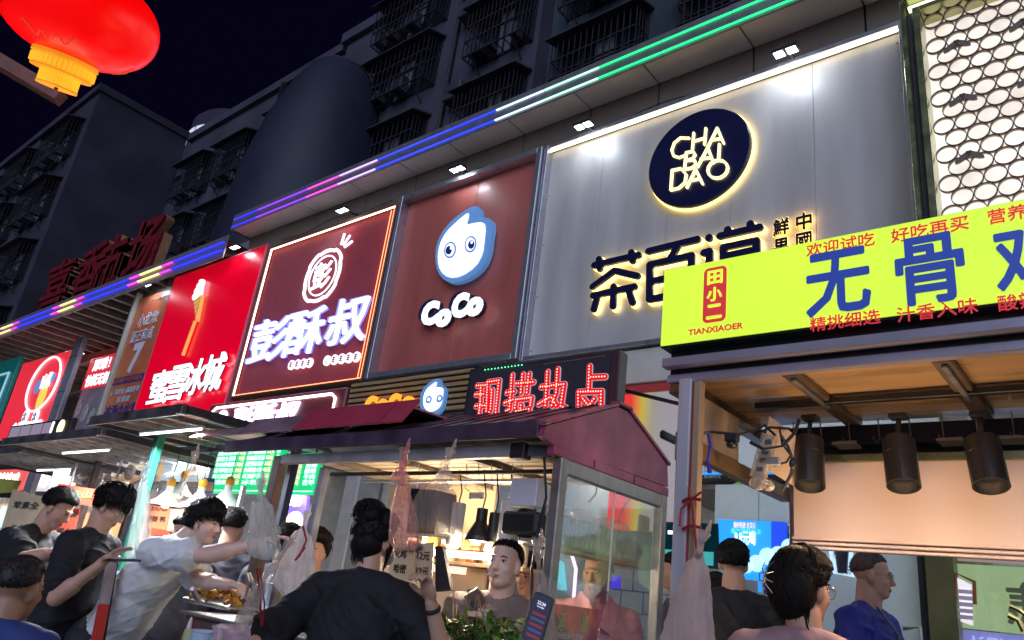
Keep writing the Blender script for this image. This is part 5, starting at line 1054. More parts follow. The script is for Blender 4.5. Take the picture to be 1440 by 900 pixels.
# hand written boards
KR = M('kraft_board', (.60, .46, .30), .7, noise=.08); RP = M('red_poster', (.72, .06, .03), .5, noise=.05); OP = M('orange_poster', (.85, .20, .08), .55, noise=.08)
card('kraft board with black handwriting 荤素全 2元 behind the leftmost man', [(18, 688), (66, 700), (50, 770), (-4, 762)], 2.9, KR, [('荤素全', (20, 707), (54, 714), .075, INK, .02), ('2元', (16, 742), (42, 746), .08, INK, .02)], name='price_board')
card('red banner with yellow characters 乐山 above the leftmost man', [(82, 680), (134, 688), (128, 712), (80, 702)], 2.8, RP, [('嗨乐山', (84, 690), (128, 700), .06, E('banner_yellow', (.9, .75, .1), .5), .03)], name='price_board')
card('red hand written poster with 2元 between the two left men', [(84, 712), (112, 716), (88, 812), (64, 806)], 2.85, RP, [('鸡翅柳', (84, 722), (108, 724), .05, INK, .02), ('翅全', (80, 745), (100, 748), .06, INK, .02), ('2元', (70, 772), (92, 776), .07, INK, .02)], name='price_board')
card('orange hand written poster with 12元 left of the white shirt', [(207, 700), (242, 706), (230, 765), (196, 760)], 3.3, OP, [('12元/份', (210, 713), (236, 716), .05, INK, .02), ('香辣 鸭', (206, 728), (232, 731), .055, INK, .02), ('三元/串', (203, 746), (228, 749), .05, INK, .02)], name='price_board')
card('bright red hand written poster with prices behind the white shirt', [(214, 742), (247, 748), (228, 830), (192, 820)], 3.0, M('bright_red_poster', (.95, .10, .03), .5, noise=.05), [('无体体鸡', (215, 757), (243, 759), .06, INK, .02), ('配全场', (212, 773), (236, 775), .05, INK, .02), ('5元', (208, 790), (230, 793), .06, INK, .02)], name='price_board')
card('yellow food poster hanging under the outstretched arm', [(296, 782), (340, 786), (338, 812), (290, 810)], 3.05, M('yellow_poster', (.85, .62, .03), .5, noise=.05), [('面', (300, 797), (310, 798), .05, REDI, .03)], name='food_poster')
card('pale food photo card stuck on the yellow poster', [(312, 792), (326, 793), (324, 810), (310, 809)], 3.0, M('photo_card', (.55, .3, .2), .5, noise=.6, nscale=40, col2=(.75, .7, .6)), name='food_photo')
card('olive green awning cloth cut by the left edge', [(-10, 672), (30, 676), (22, 692), (-10, 694)], 3.4, M('olive_cloth', (.4, .42, .08), .7, noise=.1), name='awning_cloth', cat='cloth')
t = thing('fast_food_poster', 'blue light poster with white letters and a round yellow food picture behind the posts', 'poster', P(415, 730, 4.2))
b = MB(); b.prism([P(402, 695, 4.2), P(432, 697, 4.2), P(424, 772, 4.2), P(392, 772, 4.2)], (0, .03, 0)); b.build('board', E('poster_blue', (.08, .04, .75), .8), t)
b = MB(); b.lathe(P(411, 742, 4.18), [(.15, 0), (.15, .01)], 24, axis=(0, 1, 0)); b.build('food_picture', E('poster_yellow', (1, .9, .5), 1.1), t)
ftext('买U', (405, 706), (424, 707), 4.18, .08, LETW, t, th=.005, off=.05)
# green menus
MG = E('menu_green', (.0, .62, .22), .8); MW = E('menu_white', (.75, 1, .85), 1.0); MR = E('menu_red', (1, .7, .65), .8)
for lb, x0_, x1_, z0_, z1_, y_ in (('large green illuminated menu board hanging over the left stalls', -6.58, -5.52, 2.09, 2.55, 3.5), ('narrow green illuminated menu board right of the dark post', -5.42, -4.98, 2.09, 2.42, 3.5)):
    t = thing('menu_board', lb, 'menu board', ((x0_+x1_)/2, y_, (z0_+z1_)/2), 'green menu boards')
    b = MB(); b.bbox((x0_, y_, z0_), (x1_, y_+.04, z1_), .004); b.build('light_box', MG, t)
    nr = 6 if x0_ < -6 else 4; W_ = x1_-x0_
    names = ['麻辣香锅', '酸辣土豆粉', '牛肉砂锅面', '花甲粉丝', '鸡公煲套餐', '番茄米线']; names2 = ['烤冷面加蛋', '鸭血粉丝汤', '肥肠粉', '炸串拼盘大份', '红油抄手', '冰粉']
    for r_ in range(nr):
        z_ = z1_-.10-r_*(z1_-z0_-.15)/nr*1.02
        if nr == 6: lay = ((names[r_], .02, .34, MW), ('%d元' % (8+r_), .37, .46, MR), (names2[r_], .50, .76, MW), ('%d元' % (12+r_), .79, .88, MR), ('份', .92, .97, MW))
        else: lay = (('%d元' % (10+r_), .25, .5, MR), (names[r_][:2], .62, .95, MW))
        for body, u0, u1, mt in lay: text(body, (x0_+W_*(u0+u1)/2, y_-.004, z_), X, Z, w=W_*(u1-u0), h=.042, th=.003, mat=mt, parent=t, off=.03)
    b = MB(); b.box((x0_+.01, y_-.004, z0_+.02), (x1_-.01, y_-.001, z0_+.028)); b.build('underline', MW, t)
    b = MB(); b.bar((x0_+.1, y_+.02, z1_), (x0_+.1, y_+.02, 2.75), .012); b.bar((x1_-.1, y_+.02, z1_), (x1_-.1, y_+.02, 2.75), .012); b.build('hanger_rod', DARK, t)
t = card('small blue framed payment sign left of the green menu', [(288, 672), (302, 673), (299, 694), (285, 693)], 3.45, M('pay_blue', (.04, .10, .4), .4, noise=0), name='payment_sign'); b = MB(); b.prism([P(291, 677, 3.44), P(300, 678, 3.44), P(298, 691, 3.44), P(289, 690, 3.44)], (0, .004, 0)); b.build('paper', PAPER, t)
# conical heat lamp shades
LS = M('enamel_white', (.75, .78, .8), .3, noise=.03)
proto = None
for px, py, y_, r, lb in ((232, 712, 3.05, .155, 'leftmost'), (276, 716, 3.0, .15, 'second, under the clear packet bag'), (252, 698, 3.4, .13, 'small rear'), (315, 712, 3.2, .15, 'rightmost')):
    c = P(px, py, y_)
    t = thing('heat_lamp', 'white conical heat lamp with orange cap, %s' % lb, 'heat lamp', c, 'white conical heat lamps')
    b = MB(); b.lathe(c, [(r, 0), (r*.98, .012), (r*.55, .06), (r*.2, .13), (.03, .17), (.025, .17), (r*.15, .12), (r*.5, .05), (r*.95, 0)], 32); b.build('shade', LS, t, smooth=False)
    b = MB(); b.lathe(c+V3(0, 0, .168), [(.032, 0), (.036, .03), (.028, .06), (.012, .07)], 16); b.build('cap', M('orange_cap', (.85, .35, .02), .4, noise=0), t)
    b = MB(); b.ell(c+V3(0, 0, .03), (.04, .04, .045)); b.build('bulb', E('warm_bulb', (1, .75, .42), 14), t, smooth=True)
    b = MB(); b.tube([c+V3(0, 0, .23), (c[0], c[1], 2.38)], .004, 6); b.build('cord', BLK, t)
    lamp('POINT', c+V3(0, 0, -.03), 17, (1, .80, .58), .05, parent=t)
for k, (x, y_, z_, L_, lb) in enumerate(((-5.3, 2.42, 2.33, .9, 'added white fluorescent tube under the canopy behind the white shirt'), (-7.2, 2.6, 2.28, 1.0, 'added white fluorescent tube under the far left canopy'), (-6.4, 4.1, 2.42, 1.1, 'white fluorescent tube under the rear canopy row'), (-9.6, 3.2, 2.27, 1.0, 'white fluorescent tube under the leftmost canopy'))):
    t = thing('fluorescent_tube', lb, 'tube lamp', (x, y_, z_), 'fluorescent tubes'); b = MB(); b.tube([(x-L_/2, y_, z_), (x+L_/2, y_, z_)], .006, 10); b.build('tube', E('tube_white', (.9, .96, 1), 6), t); b = MB(); b.bbox((x-L_/2-.03, y_-.01, z_+.010), (x+L_/2+.03, y_+.01, z_+.025), .003); b.build('fitting', WHT, t)
    lamp('AREA', (x, y_, z_-.02), 85, (.92, .96, 1), L_, (0, -.2, -1), parent=t, sizey=.04)  # front canopy tubes added to light the customers, thin so they barely show
# glazed cabinet clutter between left posts
t = thing('food_cabinet', 'small glass cabinet with chopped goods behind the left men', 'cabinet', P(118, 665, 3.2)); a, c = P(82, 650, 3.2), P(190, 705, 3.2)
b = MB(); b.bbox((a[0], 3.2, c[2]-.1), (c[0], 3.5, a[2]), .005); b.build('glass_box', clear('cabinet_glass', (.9, .92, .95), .14, .05, milky=.08), t)
b = MB()
for i in range(26): b.ell(V3(RNG.uniform(a[0]+.1, c[0]-.1), RNG.uniform(3.25, 3.45), RNG.uniform(c[2]+.02, a[2]-.12)), tuple(RNG.uniform(.03, .08, 3)), 7, 5)
tag(b.build('stored_food', M('brown_food', (.4, .25, .15), .6, noise=.5, nscale=8, col2=(.5, .45, .42)), t), kind='stuff')
for i in range(5):
    x = a[0]+(c[0]-a[0])*i/4; b = MB(); b.bbox((x-.01, 3.19, c[2]-.1), (x+.01, 3.21, a[2]), .002); b.build('cabinet_bar', ALU, t)
b = MB(); b.tube([P(108, 672, 2.9), P(140, 657, 2.9), P(185, 660, 2.9)], .006, 6); tag(b.build('thin_pole', DARK), 'thin dark pole crossing before the left cabinet', 'pole')
# red and white barrier post beside the phone reader
t = thing('barrier_post', 'leaning post with red lower and pale upper half beside the phone reader', 'post', P(138, 905, 1.85)); 
b = MB(); b.bar(P(157, 792, 1.85), P(146, 850, 1.85), .045, .03); b.build('pale_section', M('pale_section', (.45, .4, .42), .4, noise=.1), t); b = MB(); b.bar(P(146, 850, 1.85), P(128, 940, 1.85), .046, .031); b.build('red_section', M('red_section', (.6, .04, .03), .4, noise=.05), t)
b = MB(); b.bar(P(161, 792, 1.88), P(136, 940, 1.88), .03, .02); b.build('dark_backing', DARK, t)
b = MB(); b.bar(P(166, 805, 2.0), P(182, 832, 2.2), .02, .02); tag(b.build('metal_brace', ALU), 'short metal brace rod right of the barrier post', 'bar'); b = MB(); b.bar(P(270, 828, 2.0), P(281, 846, 2.1), .018, .018); tag(b.build('metal_brace', ALU), 'short metal brace rod on the counter under the forearm', 'bar')
b = MB(); b.box(P(318, 775, 2.9)-V3(.015, 0, .4), P(318, 775, 2.9)+V3(.015, .03, .45)); tag(b.build('white_upright', M('white_upright_paint', (.6, .6, .68), .4, noise=.05)), 'pale upright bar right of the white shirted head', 'upright')
# ================================================================== shop behind, right side (seen under the right stall roof)
t = thing('wall_screen', 'wide dark shop screen with teal glow between the stalls', 'screen', (-2.5, 6.4, 2.5)); a, c = P(925, 733, 5.6), P(1010, 800, 5.6)
b = MB(); b.bbox((a[0], 5.6, c[2]), (c[0]+.6, 5.68, a[2]), .01); b.build('screen', M('dark_screen', (.01, .02, .03), .15, noise=.5, nscale=1.5, emit=(.0, .03, .04), es=.5), t); b = MB(); b.box((a[0]+.05, 5.593, c[2]+.02), (a[0]+.5, 5.598, c[2]+.12)); b.build('teal_glow', E('teal_glow', (.05, .4, .38), .6), t); b = MB(); b.box((a[0]+.1, 5.593, a[2]-.1), (a[0]+.35, 5.598, a[2]-.07)); b.build('white_line', LETW, t)
t = thing('tv_menu', 'bright blue menu screen reading 8.8元喝 behind the black shirted man', 'screen', P(1060, 780, 5.5))
q = [P(1010, 730, 5.5), P(1084, 733, 5.5), P(1084, 832, 5.5), P(1014, 832, 5.5)]; b = MB(); b.prism(q, (0, .05, 0)); b.build('screen', E('screen_blue', (.02, .30, .80), 1.0), t)
q = [P(1084.5, 733, 5.5), P(1104, 734, 5.5), P(1104, 832, 5.5), P(1084.5, 832, 5.5)]; b = MB(); b.prism(q, (0, .05, 0)); b.build('side_strip', E('screen_deep_blue', (.01, .06, .65), 1.0), t)
ftext('8.8元喝', (1033, 756), (1062, 757), 5.49, .10, LETW, t, th=.004, off=.009); ftext('霸气葡萄冻冻', (1028, 746), (1070, 748), 5.49, .04, E('screen_cyan', (.1, .6, .9), 1), t, th=.004, off=.01); ftext('限时特惠 会员日', (1032, 738), (1062, 739), 5.49, .045, E('menu_red', ()), t, th=.004, off=.0)
b = MB(); c_ = P(1075, 795, 5.49)
for k in range(7): b.lathe(c_+V3(-.22+.08*k, 0, -.06+.035*k+.02*(k % 2)), [(.06, 0), (.06, .003)], 16, axis=(0, 1, 0))
b.build('printed_cloud', E('cloud_pale', (.45, .75, .95), 1), t)
t = card('pale product screen with a dark cup picture right of the blue screen', [(1165, 770), (1199, 774), (1202, 812), (1170, 806)], 5.3, E('screen_pale', (.55, .8, 1), .9), [('6元 12元', (1178, 801), (1196, 803), .05, INK, .02), ('柠檬水', (1172, 779), (1184, 780), .05, INK, .02)], name='product_screen', cat='screen')
b = MB(); c_ = P(1184, 788, 5.28); b.lathe(c_-V3(0, 0, .08), [(.03, 0), (.045, .15), (.047, .16)], 16); b.build('cup_picture', M('cup_dark', (.03, .03, .05), .4, noise=0), t)
# bulkhead with leaf mark and text grid
t = thing('shop_bulkhead', 'pale shop bulkhead with a green leaf mark and faint grey print', 'shop fascia', P(1040, 675, 5.85)); a, c = P(970, 640, 5.85), P(1330, 700, 5.85)
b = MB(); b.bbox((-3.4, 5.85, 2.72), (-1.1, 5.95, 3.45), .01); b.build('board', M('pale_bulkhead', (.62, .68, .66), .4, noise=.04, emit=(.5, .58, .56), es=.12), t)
b = MB(); c_ = P(1046, 682, 5.84); b.prism([c_+V3(.16*math.cos(a_)*(1), 0, .045*math.sin(a_)+.05*math.cos(a_)) for a_ in np.linspace(0, 2*math.pi, 14, endpoint=False)], (0, .008, 0)); b.build('leaf_mark', M('leaf_mark_green', (.1, .45, .08), .5, noise=0, emit=(.1, .45, .08), es=.3), t)
for r_ in range(3):
    for k, tx in enumerate(('鲜果时光', '现制茶饮')): ftext(tx, (990+k*34, 655+r_*7), (1014+k*34, 657+r_*7), 5.84, .035, M('faint_print', (.4, .45, .44), .5, noise=0), t, th=.004, off=0)
b = MB(); b.bbox((-3.4, 5.84, 2.64), (-1.1, 5.95, 2.70), .005); b.build('dark_rail', BLK, t); b = MB(); b.bbox((-3.2, 5.83, 2.70), (-2.2, 5.845, 2.72), .003); b.build('blue_screen_edge', E('screen_blue', ()), t)
b = MB(); b.box((-3.4, 5.95, 2.60), (-1.1, 8.5, 2.64)); b.build('ceiling_drop', M('drop_grey', (.35, .36, .36), .6, noise=.05), t)
t = thing('downlight', 'round lit downlight in the shop ceiling left of the right stall post', 'downlight', P(1051, 716, 6.3)); c_ = onZ(1051, 716, 2.6); b = MB(); b.lathe((c_[0], c_[1], 2.585), [(.10, 0), (.11, .012)], 24); b.build('lens', COOLW, t); b = MB(); b.lathe((c_[0], c_[1], 2.588), [(.115, 0), (.13, .011), (.13, .012)], 24); b.build('ring', WHT, t)
# shop glass front and inner wall at right
t = thing('shopfront', 'glazed shopfront with pale inner wall panels right of the man in blue', 'shopfront', (-.3, 5.6, 0)); xg = P(1296, 850, 5.6)[0]
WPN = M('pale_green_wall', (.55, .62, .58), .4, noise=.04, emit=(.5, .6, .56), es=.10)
for k in range(4):
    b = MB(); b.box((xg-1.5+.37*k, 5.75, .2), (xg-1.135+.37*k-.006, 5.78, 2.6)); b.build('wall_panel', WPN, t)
b = MB(); b.bbox((xg-.01, 5.6, .1), (xg+.02, 5.7, 2.9), .004); b.build('glass_edge', BLK, t)
b = MB(); b.bbox((xg+.04, 5.58, .1), (xg+.20, 5.72, 2.9), .006); b.build('olive_post', M('olive_metal', (.25, .24, .10), .35, .5, noise=.1), t)
b = MB(); b.box((xg+.20, 5.62, .1), (xg+2.5, 5.63, 2.9)); b.build('window_glass', clear('tinted_glass', (.85, .9, .88), .2, .03, milky=.05), t)
b = MB(); b.box((xg+.2, 6.3, .1), (xg+2.8, 6.34, 2.9)); b.build('inner_wall', WPN, t)
RF_ = M('reflection_green', (.5, .58, .35), .4, noise=.3, nscale=3, emit=(.58, .74, .36), es=.7)
rf = thing('painted_reflection', 'painted lime and violet sign reflection in the shop window at the right edge', 'painted reflection', P(1370, 840, 5.9)); a, c = P(1336, 805, 5.9), P(1450, 845, 5.9)  # painted, glowing mirror image of the lime sign in the glass
b = MB(); b.box((a[0], 5.9, a[2]-.34), (a[0]+1.6, 5.92, a[2]+.06)); b.build('lime_strip', RF_, rf); b = MB(); b.box((a[0], 5.89, a[2]-.50), (a[0]+.75, 5.91, a[2]-.35)); b.build('violet_strip', E('violet_strip', (.35, .30, .8), .8), rf)
b = MB(); b.box((a[0]+.05, 5.9, a[2]+.08), (a[0]+.5, 5.92, a[2]+.25)); b.build('pink_strip', E('pink_strip', (.7, .42, .38), .6), rf)
for k, ch in enumerate('焦照骨'): text(ch, (a[0]+.42+.42*k, 5.895, a[2]-.16), -X, Z, w=.24, h=.26, th=.004, mat=M('olive_print', (.45, .40, .20), .5, noise=0), parent=rf, off=.04, name='character')
text('招牌无骨爆汁', (a[0]+.38, 5.885, a[2]-.425), -X, Z, w=.62, h=.09, th=.003, mat=E('pale_violet', (.55, .65, 1), 1), parent=rf, off=.03)
t = thing('white_notice', 'white notice sheet in a brown frame on the shop window', 'notice', P(1362, 840, 5.6)); q = [P(1346, 812, 5.6), P(1366, 822, 5.6), P(1368, 880, 5.6), P(1351, 874, 5.6)]; b = MB(); b.prism(q, (0, .01, 0)); b.build('sheet', E('notice_lit', (.9, .85, .88), .7), t)
b = MB(); b.tube([P(1343, 850, 5.595), P(1344, 806, 5.595), P(1370, 818, 5.595), P(1371, 850, 5.595)], .012, 6); b.build('frame', M('brown_frame', (.35, .12, .04), .4, noise=0), t)
for k in range(5): 
    b = MB(); c_ = P(1358, 832+9*k, 5.59); b.box(c_-V3(.04, .0, .012), c_+V3(.04, .004, .012)); b.build('print_line', M('pale_print', (.8, .7, .78), .5, noise=0), t)
b = MB(); b.tube([P(1418, 865, 5.2), P(1432, 872, 5.2), P(1440, 888, 5.2)], .015, 8); b.tube([P(1420, 852, 5.2), P(1434, 858, 5.2), P(1446, 868, 5.2)], .012, 8); tag(b.build('brass_handles', M('brass', (.7, .5, .15), .2, 1, noise=0)), 'curved brass handles on the shop door at the right edge', 'door handle')
t = thing('queue_rail', 'thin metal queue rail behind the man in blue', 'rail', P(1288, 885, 5.2)); b = MB(); b.tube([P(1270, 884, 5.3), P(1294, 882, 5.3), P(1298, 930, 5.3)], .012, 8); b.build('tube', ALU, t)
t = card('small white notice with blue dots behind the claw clip woman', [(1070, 815), (1082, 816), (1083, 842), (1072, 841)], 4.9, M('white_sheet', (.7, .7, .72), .5, noise=0), name='small_notice')
b = MB(); b.lathe(P(1077, 823, 4.89), [(.02, 0), (.02, .003)], 12, axis=(0, 1, 0)); b.lathe(P(1077, 832, 4.89), [(.018, 0), (.018, .003)], 12, axis=(0, 1, 0)); b.build('blue_dots', M('dot_blue', (.05, .08, .4), .5, noise=0), t)
# tiled counter wall seen through the gap
t = thing('tiled_counter', 'pale tiled shop counter between the middle stall and the metal post', 'counter', (-3.4, 5.4, 0))
for r_ in range(6):
    for k in range(6):
        b = MB(); x = -3.5+k*.2+(.1 if r_ % 2 else 0); z_ = .9+r_*.16
        b.bbox((x, 5.35, z_), (x+.194, 5.37, z_+.154), .003); b.build('tile', M('counter_tile', (.4, .43, .42), .35, noise=.06), t)
b = MB(); b.box((-3.6, 5.37, .1), (-2.35, 5.5, 1.86)); b.build('counter_wall', M('grout', (.25, .26, .25), .7, noise=.1), t)
t = thing('blue_payment_poster', 'blue payment poster glimpsed behind the pink polo shoulder', 'poster', P(860, 818, 4.8)); b = MB(); b.prism([P(858, 810, 4.8), P(872, 811, 4.8), P(872, 828, 4.8), P(858, 827, 4.8)], (0, .01, 0)); b.build('board', E('poster_blue', ()), t)
# inside shop seen behind smoker: wall with notices, neon
t = card('white menu sheets on the shop wall behind the seated guests', [(622, 760), (642, 758), (640, 790), (620, 792)], 5.6, M('menu_sheet', (.6, .68, .55), .5, noise=.1, emit=(.5, .6, .45), es=.3), [('套餐A', (624, 766), (639, 765), .05, INK, .0), ('套餐B', (624, 775), (639, 774), .05, INK, .0)], name='menu_sheet')
b = MB(); b.box(P(645, 740, 5.5), P(690, 800, 5.55)); tag(b.build('wood_partition', M('grey_wood', (.45, .42, .36), .6, noise=.25, nscale=3, stretch=(3, 1, .3))), 'pale grey wooden partition behind the seated guests', 'partition')
b = MB(); b.tube([P(803, 776, 4.6), P(810, 800, 4.6), P(806, 850, 4.6)], .012, 6); tag(b.build('neon_arc', E('neon_pink_arc', (1, .6, 1), 2)), 'pink white neon arc seen through the side glass', 'neon')
t = thing('teal_display', 'teal glowing display between the stall posts behind the glass', 'display', P(783, 810, 4.6)); b = MB(); b.prism([P(776, 785, 4.6), P(790, 790, 4.6), P(794, 830, 4.6), P(776, 828, 4.6)], (0, .03, 0)); b.build('panel', E('teal_panel', (.05, .5, .6), .9), t)
# ================================================================== LANTERN
c = at(113, 22, 3.2); LN = thing('red_lantern', 'glowing red paper lantern with gold fringe ring at the upper left', 'lantern', c)
up = V3(-.38, .16, 1.0); tip = at(85, 106, 3.2); up = c-tip; up /= np.linalg.norm(up)
a1, b1 = .318, .205
prof = []
for k in range(25):
    t_ = math.pi*k/24; prof.append((max(.10, a1*math.sin(t_)**.85), -b1*math.cos(t_)))
b = MB(); b.lathe(c, prof, 72, axis=up, fold=lambda t_, u: .006*math.cos(12*t_)); b.build('shade', M('lantern_silk', (.55, .0, .0), .35, noise=.06, nscale=3, emit=(1, .0, .0), es=.85, coat=.15), LN, smooth=True)
GLD = M('lantern_gold', (.95, .50, .03), .45, noise=.15, emit=(1, .45, .02), es=.50)
b = MB(); b.lathe(c, [(.10, -b1+.02), (.128, -b1+.012), (.130, -b1-.003), (.118, -b1-.008), (.114, -b1-.050), (.121, -b1-.053), (.118, -b1-.061), (.068, -b1-.063)], 48, axis=up); b.build('gold_collar', GLD, LN)
u_ = np.cross(up, (0, 1, 0)); u_ /= np.linalg.norm(u_); v_ = np.cross(up, u_); b = MB()
for k in range(40):
    a_ = 2*math.pi*k/40; d = u_*math.cos(a_)+v_*math.sin(a_); b.bar(c+up*(-b1-.012)+d*.121, c+up*(-b1-.048)+d*.121, .010, .008); b.bar(c+up*(-b1-.063)+d*.074, c+up*(-b1-.115)+d*.074, .0075, .006)
tag(b.build('collar_slats', M('lantern_gold_light', (1, .62, .06), .4, noise=.1, emit=(1, .55, .03), es=.7), LN), kind='stuff')
b = MB(); b.lathe(c, [(.066, -b1-.061), (.068, -b1-.112), (.080, -b1-.114), (.080, -b1-.124), (.055, -b1-.124), (.05, -b1-.09), (.045, -b1-.075)], 40, axis=up); b.build('lower_cup', GLD, LN)
b = MB(); b.tube([c+up*(-b1-.066), c+up*(-b1-.132)], .008, 8); b.build('bulb_stem', DARK, LN)
b = MB(); b.lathe(c, [(.12, b1-.012), (.135, b1-.005), (.13, b1+.05), (.1, b1+.055)], 40, axis=up); b.build('top_collar', GLD, LN); b = MB(); b.tube([c+up*(b1+.05), c+up*(b1+.6)], .004, 6); b.build('hanging_wire', DARK, LN)
# printed gold scroll motifs on the shade
for k, (a0) in enumerate((0.5, 2.6, 4.7)):
    b = MB()
    for s_ in (-1, 1):
        pts = []
        for j in range(9):
            th = a0+s_*(.06+.05*j); lat = -.95+.10*math.sin(j*1.1)+.02*j; r_ = a1*math.cos(lat)**.85+.002; d = u_*math.cos(th)+v_*math.sin(th); pts.append(c+d*r_+up*(b1*math.sin(lat)))
        b.tube(pts, .004, 5)
    b.build('scroll_print', M('scroll_gold', (.55, .08, .02), .5, noise=0, emit=(.6, .07, .01), es=.6), LN)
lamp('POINT', c-up*(b1+.25), 7, (1, .16, .10), .15, parent=LN)
b = MB(); b.bar(at(-60, 52, 5.2), at(86, 138, 5.2), .10, .09); tag(b.build('wooden_beam', M('dark_red_beam', (.30, .09, .06), .6, noise=.3)), 'dark reddish brown beam end below the red lantern', 'beam')
# ================================================================== PEOPLE
SKIN = M('skin', (.62, .36, .25), .5, noise=.08, nscale=5, sss=.08); SKIN_L = M('skin_light', (.78, .52, .41), .48, noise=.06, nscale=5, sss=.08); SKIN_D = M('skin_tan', (.50, .27, .17), .5, noise=.08, nscale=5, sss=.08)
HAIR = M('black_hair', (.010, .008, .008), .6, spec=.22, noise=.4, nscale=60, bump=.5, bscale=120, stretch=(1, 1, .25)); HAIRB = M('brown_black_hair', (.014, .009, .007), .62, spec=.18, noise=.4, nscale=60, bump=.5, bscale=120, stretch=(1, 1, .25))
EYEW = M('eye_white', (.6, .57, .55), .3, noise=0); EYED = M('eye_dark', (.02, .012, .01), .15, noise=0); LIP = M('lip', (.42, .15, .13), .45, noise=0)
clouds = bpy.data.textures.new('folds', 'CLOUDS'); clouds.noise_scale = .10; clouds.noise_depth = 1
clouds2 = bpy.data.textures.new('folds_fine', 'CLOUDS'); clouds2.noise_scale = .045; clouds2.noise_depth = 1
def cap(mb, a, b_, ra, rb, n=14, fl=None):
    """tapered capsule"""
    a, b_ = np.array(a, float), np.array(b_, float); d = b_-a; L = np.linalg.norm(d)
    if L < 1e-5: mb.ell(a, (ra, ra, ra)); return
    e = d/L; pr = []
    for k in range(5): t = math.pi/2*(k/4); pr.append((max(ra*math.sin(t), ra*.04), -ra*math.cos(t)))
    for k in range(1, 5): u = k/5; pr.append((ra+(rb-ra)*u, L*u))
    for k in range(5): t = math.pi/2*(1-k/4); pr.append((max(rb*math.sin(t), rb*.04), L+rb*math.cos(t)))
    mb.lathe(a, pr, n, axis=e)
def hash_f(co): return float(co[:, 0].mean()*7.3+co[:, 1].mean()*3.1)
def remesh(mb, name, mat, parent, vox, smooth=3, disp=0, disp2=0, crease=0):
    me = mb.mesh(name+'_tmp'); o = bpy.data.objects.new('tmp', me); COL.objects.link(o)
    m = o.modifiers.new('r', 'REMESH'); m.mode = 'VOXEL'; m.voxel_size = vox; m.use_smooth_shade = True
    if smooth: s = o.modifiers.new('s', 'SMOOTH'); s.factor = .6; s.iterations = smooth
    if disp: d = o.modifiers.new('d', 'DISPLACE'); d.texture = clouds; d.strength = disp; d.mid_level = .5; d.texture_coords = 'LOCAL'
    if disp2: d = o.modifiers.new('d2', 'DISPLACE'); d.texture = clouds2; d.strength = disp2; d.mid_level = .5; d.texture_coords = 'LOCAL'
    dg = bpy.context.evaluated_depsgraph_get(); dg.update(); r = bpy.data.meshes.new_from_object(o.evaluated_get(dg)); r.name = name
    bpy.data.objects.remove(o); bpy.data.meshes.remove(me)
    if crease:
        nv_ = len(r.vertices); co = np.empty(nv_*3); no = np.empty(nv_*3); r.vertices.foreach_get('co', co); r.vertices.foreach_get('normal', no); co = co.reshape(-1, 3); no = no.reshape(-1, 3)
        x_, y_, z_ = co.T; sd = (abs(hash_f(co)) % 1)*6
        wx = x_+.05*np.sin(9*z_+sd)+.03*np.sin(17*y_+5*z_); wz = z_+.06*np.sin(11*x_+sd)+.04*np.sin(13*y_+1+sd)
        r1 = 1-np.abs(np.sin(19*wz+15*wx+sd)); r2 = 1-np.abs(np.sin(26*wz-21*wx+9*y_+2*sd)); r3 = 1-np.abs(np.sin(33*wz+6*wx-12*y_))
        m1 = .5+.5*np.sin(7*x_+5*z_+sd); m2 = .5+.5*np.sin(9*y_-6*z_+sd*2)
        dsp = crease*(r1**3*m1+r2**3*m2+.5*r3**4*(1-m1*m2)-.35)
        top_ = z_.max(); dsp = np.where(z_ > top_-.10, dsp*.25+.0*z_, dsp)
        co += no*dsp[:, None]; r.vertices.foreach_set('co', co.ravel()); r.update()
    r.materials.clear(); r.materials.append(mat); r.shade_smooth()
    q = bpy.data.objects.new(name, r); COL.objects.link(q)
    if parent is not None: q.parent = parent
    return q
def rotz(a): c, s = math.cos(a), math.sin(a); return np.array([[c, -s, 0], [s, c, 0], [0, 0, 1]])
def rotx(a): c, s = math.cos(a), math.sin(a); return np.array([[1, 0, 0], [0, c, -s], [0, s, c]])
def roty(a): c, s = math.cos(a), math.sin(a); return np.array([[c, 0, s], [0, 1, 0], [-s, 0, c]])
def ik(S_, T_, l1, l2, hint):
    d = T_-S_; D = np.linalg.norm(d); D2 = min(D, (l1+l2)*.995); e = d/D; T_ = S_+e*D2
    a = (l1*l1-l2*l2+D2*D2)/(2*D2); h = math.sqrt(max(0, l1*l1-a*a)); hv = np.array(hint, float); hv -= e*hv.dot(e); hv /= np.linalg.norm(hv)+1e-9
    return S_+e*a+hv*h, T_
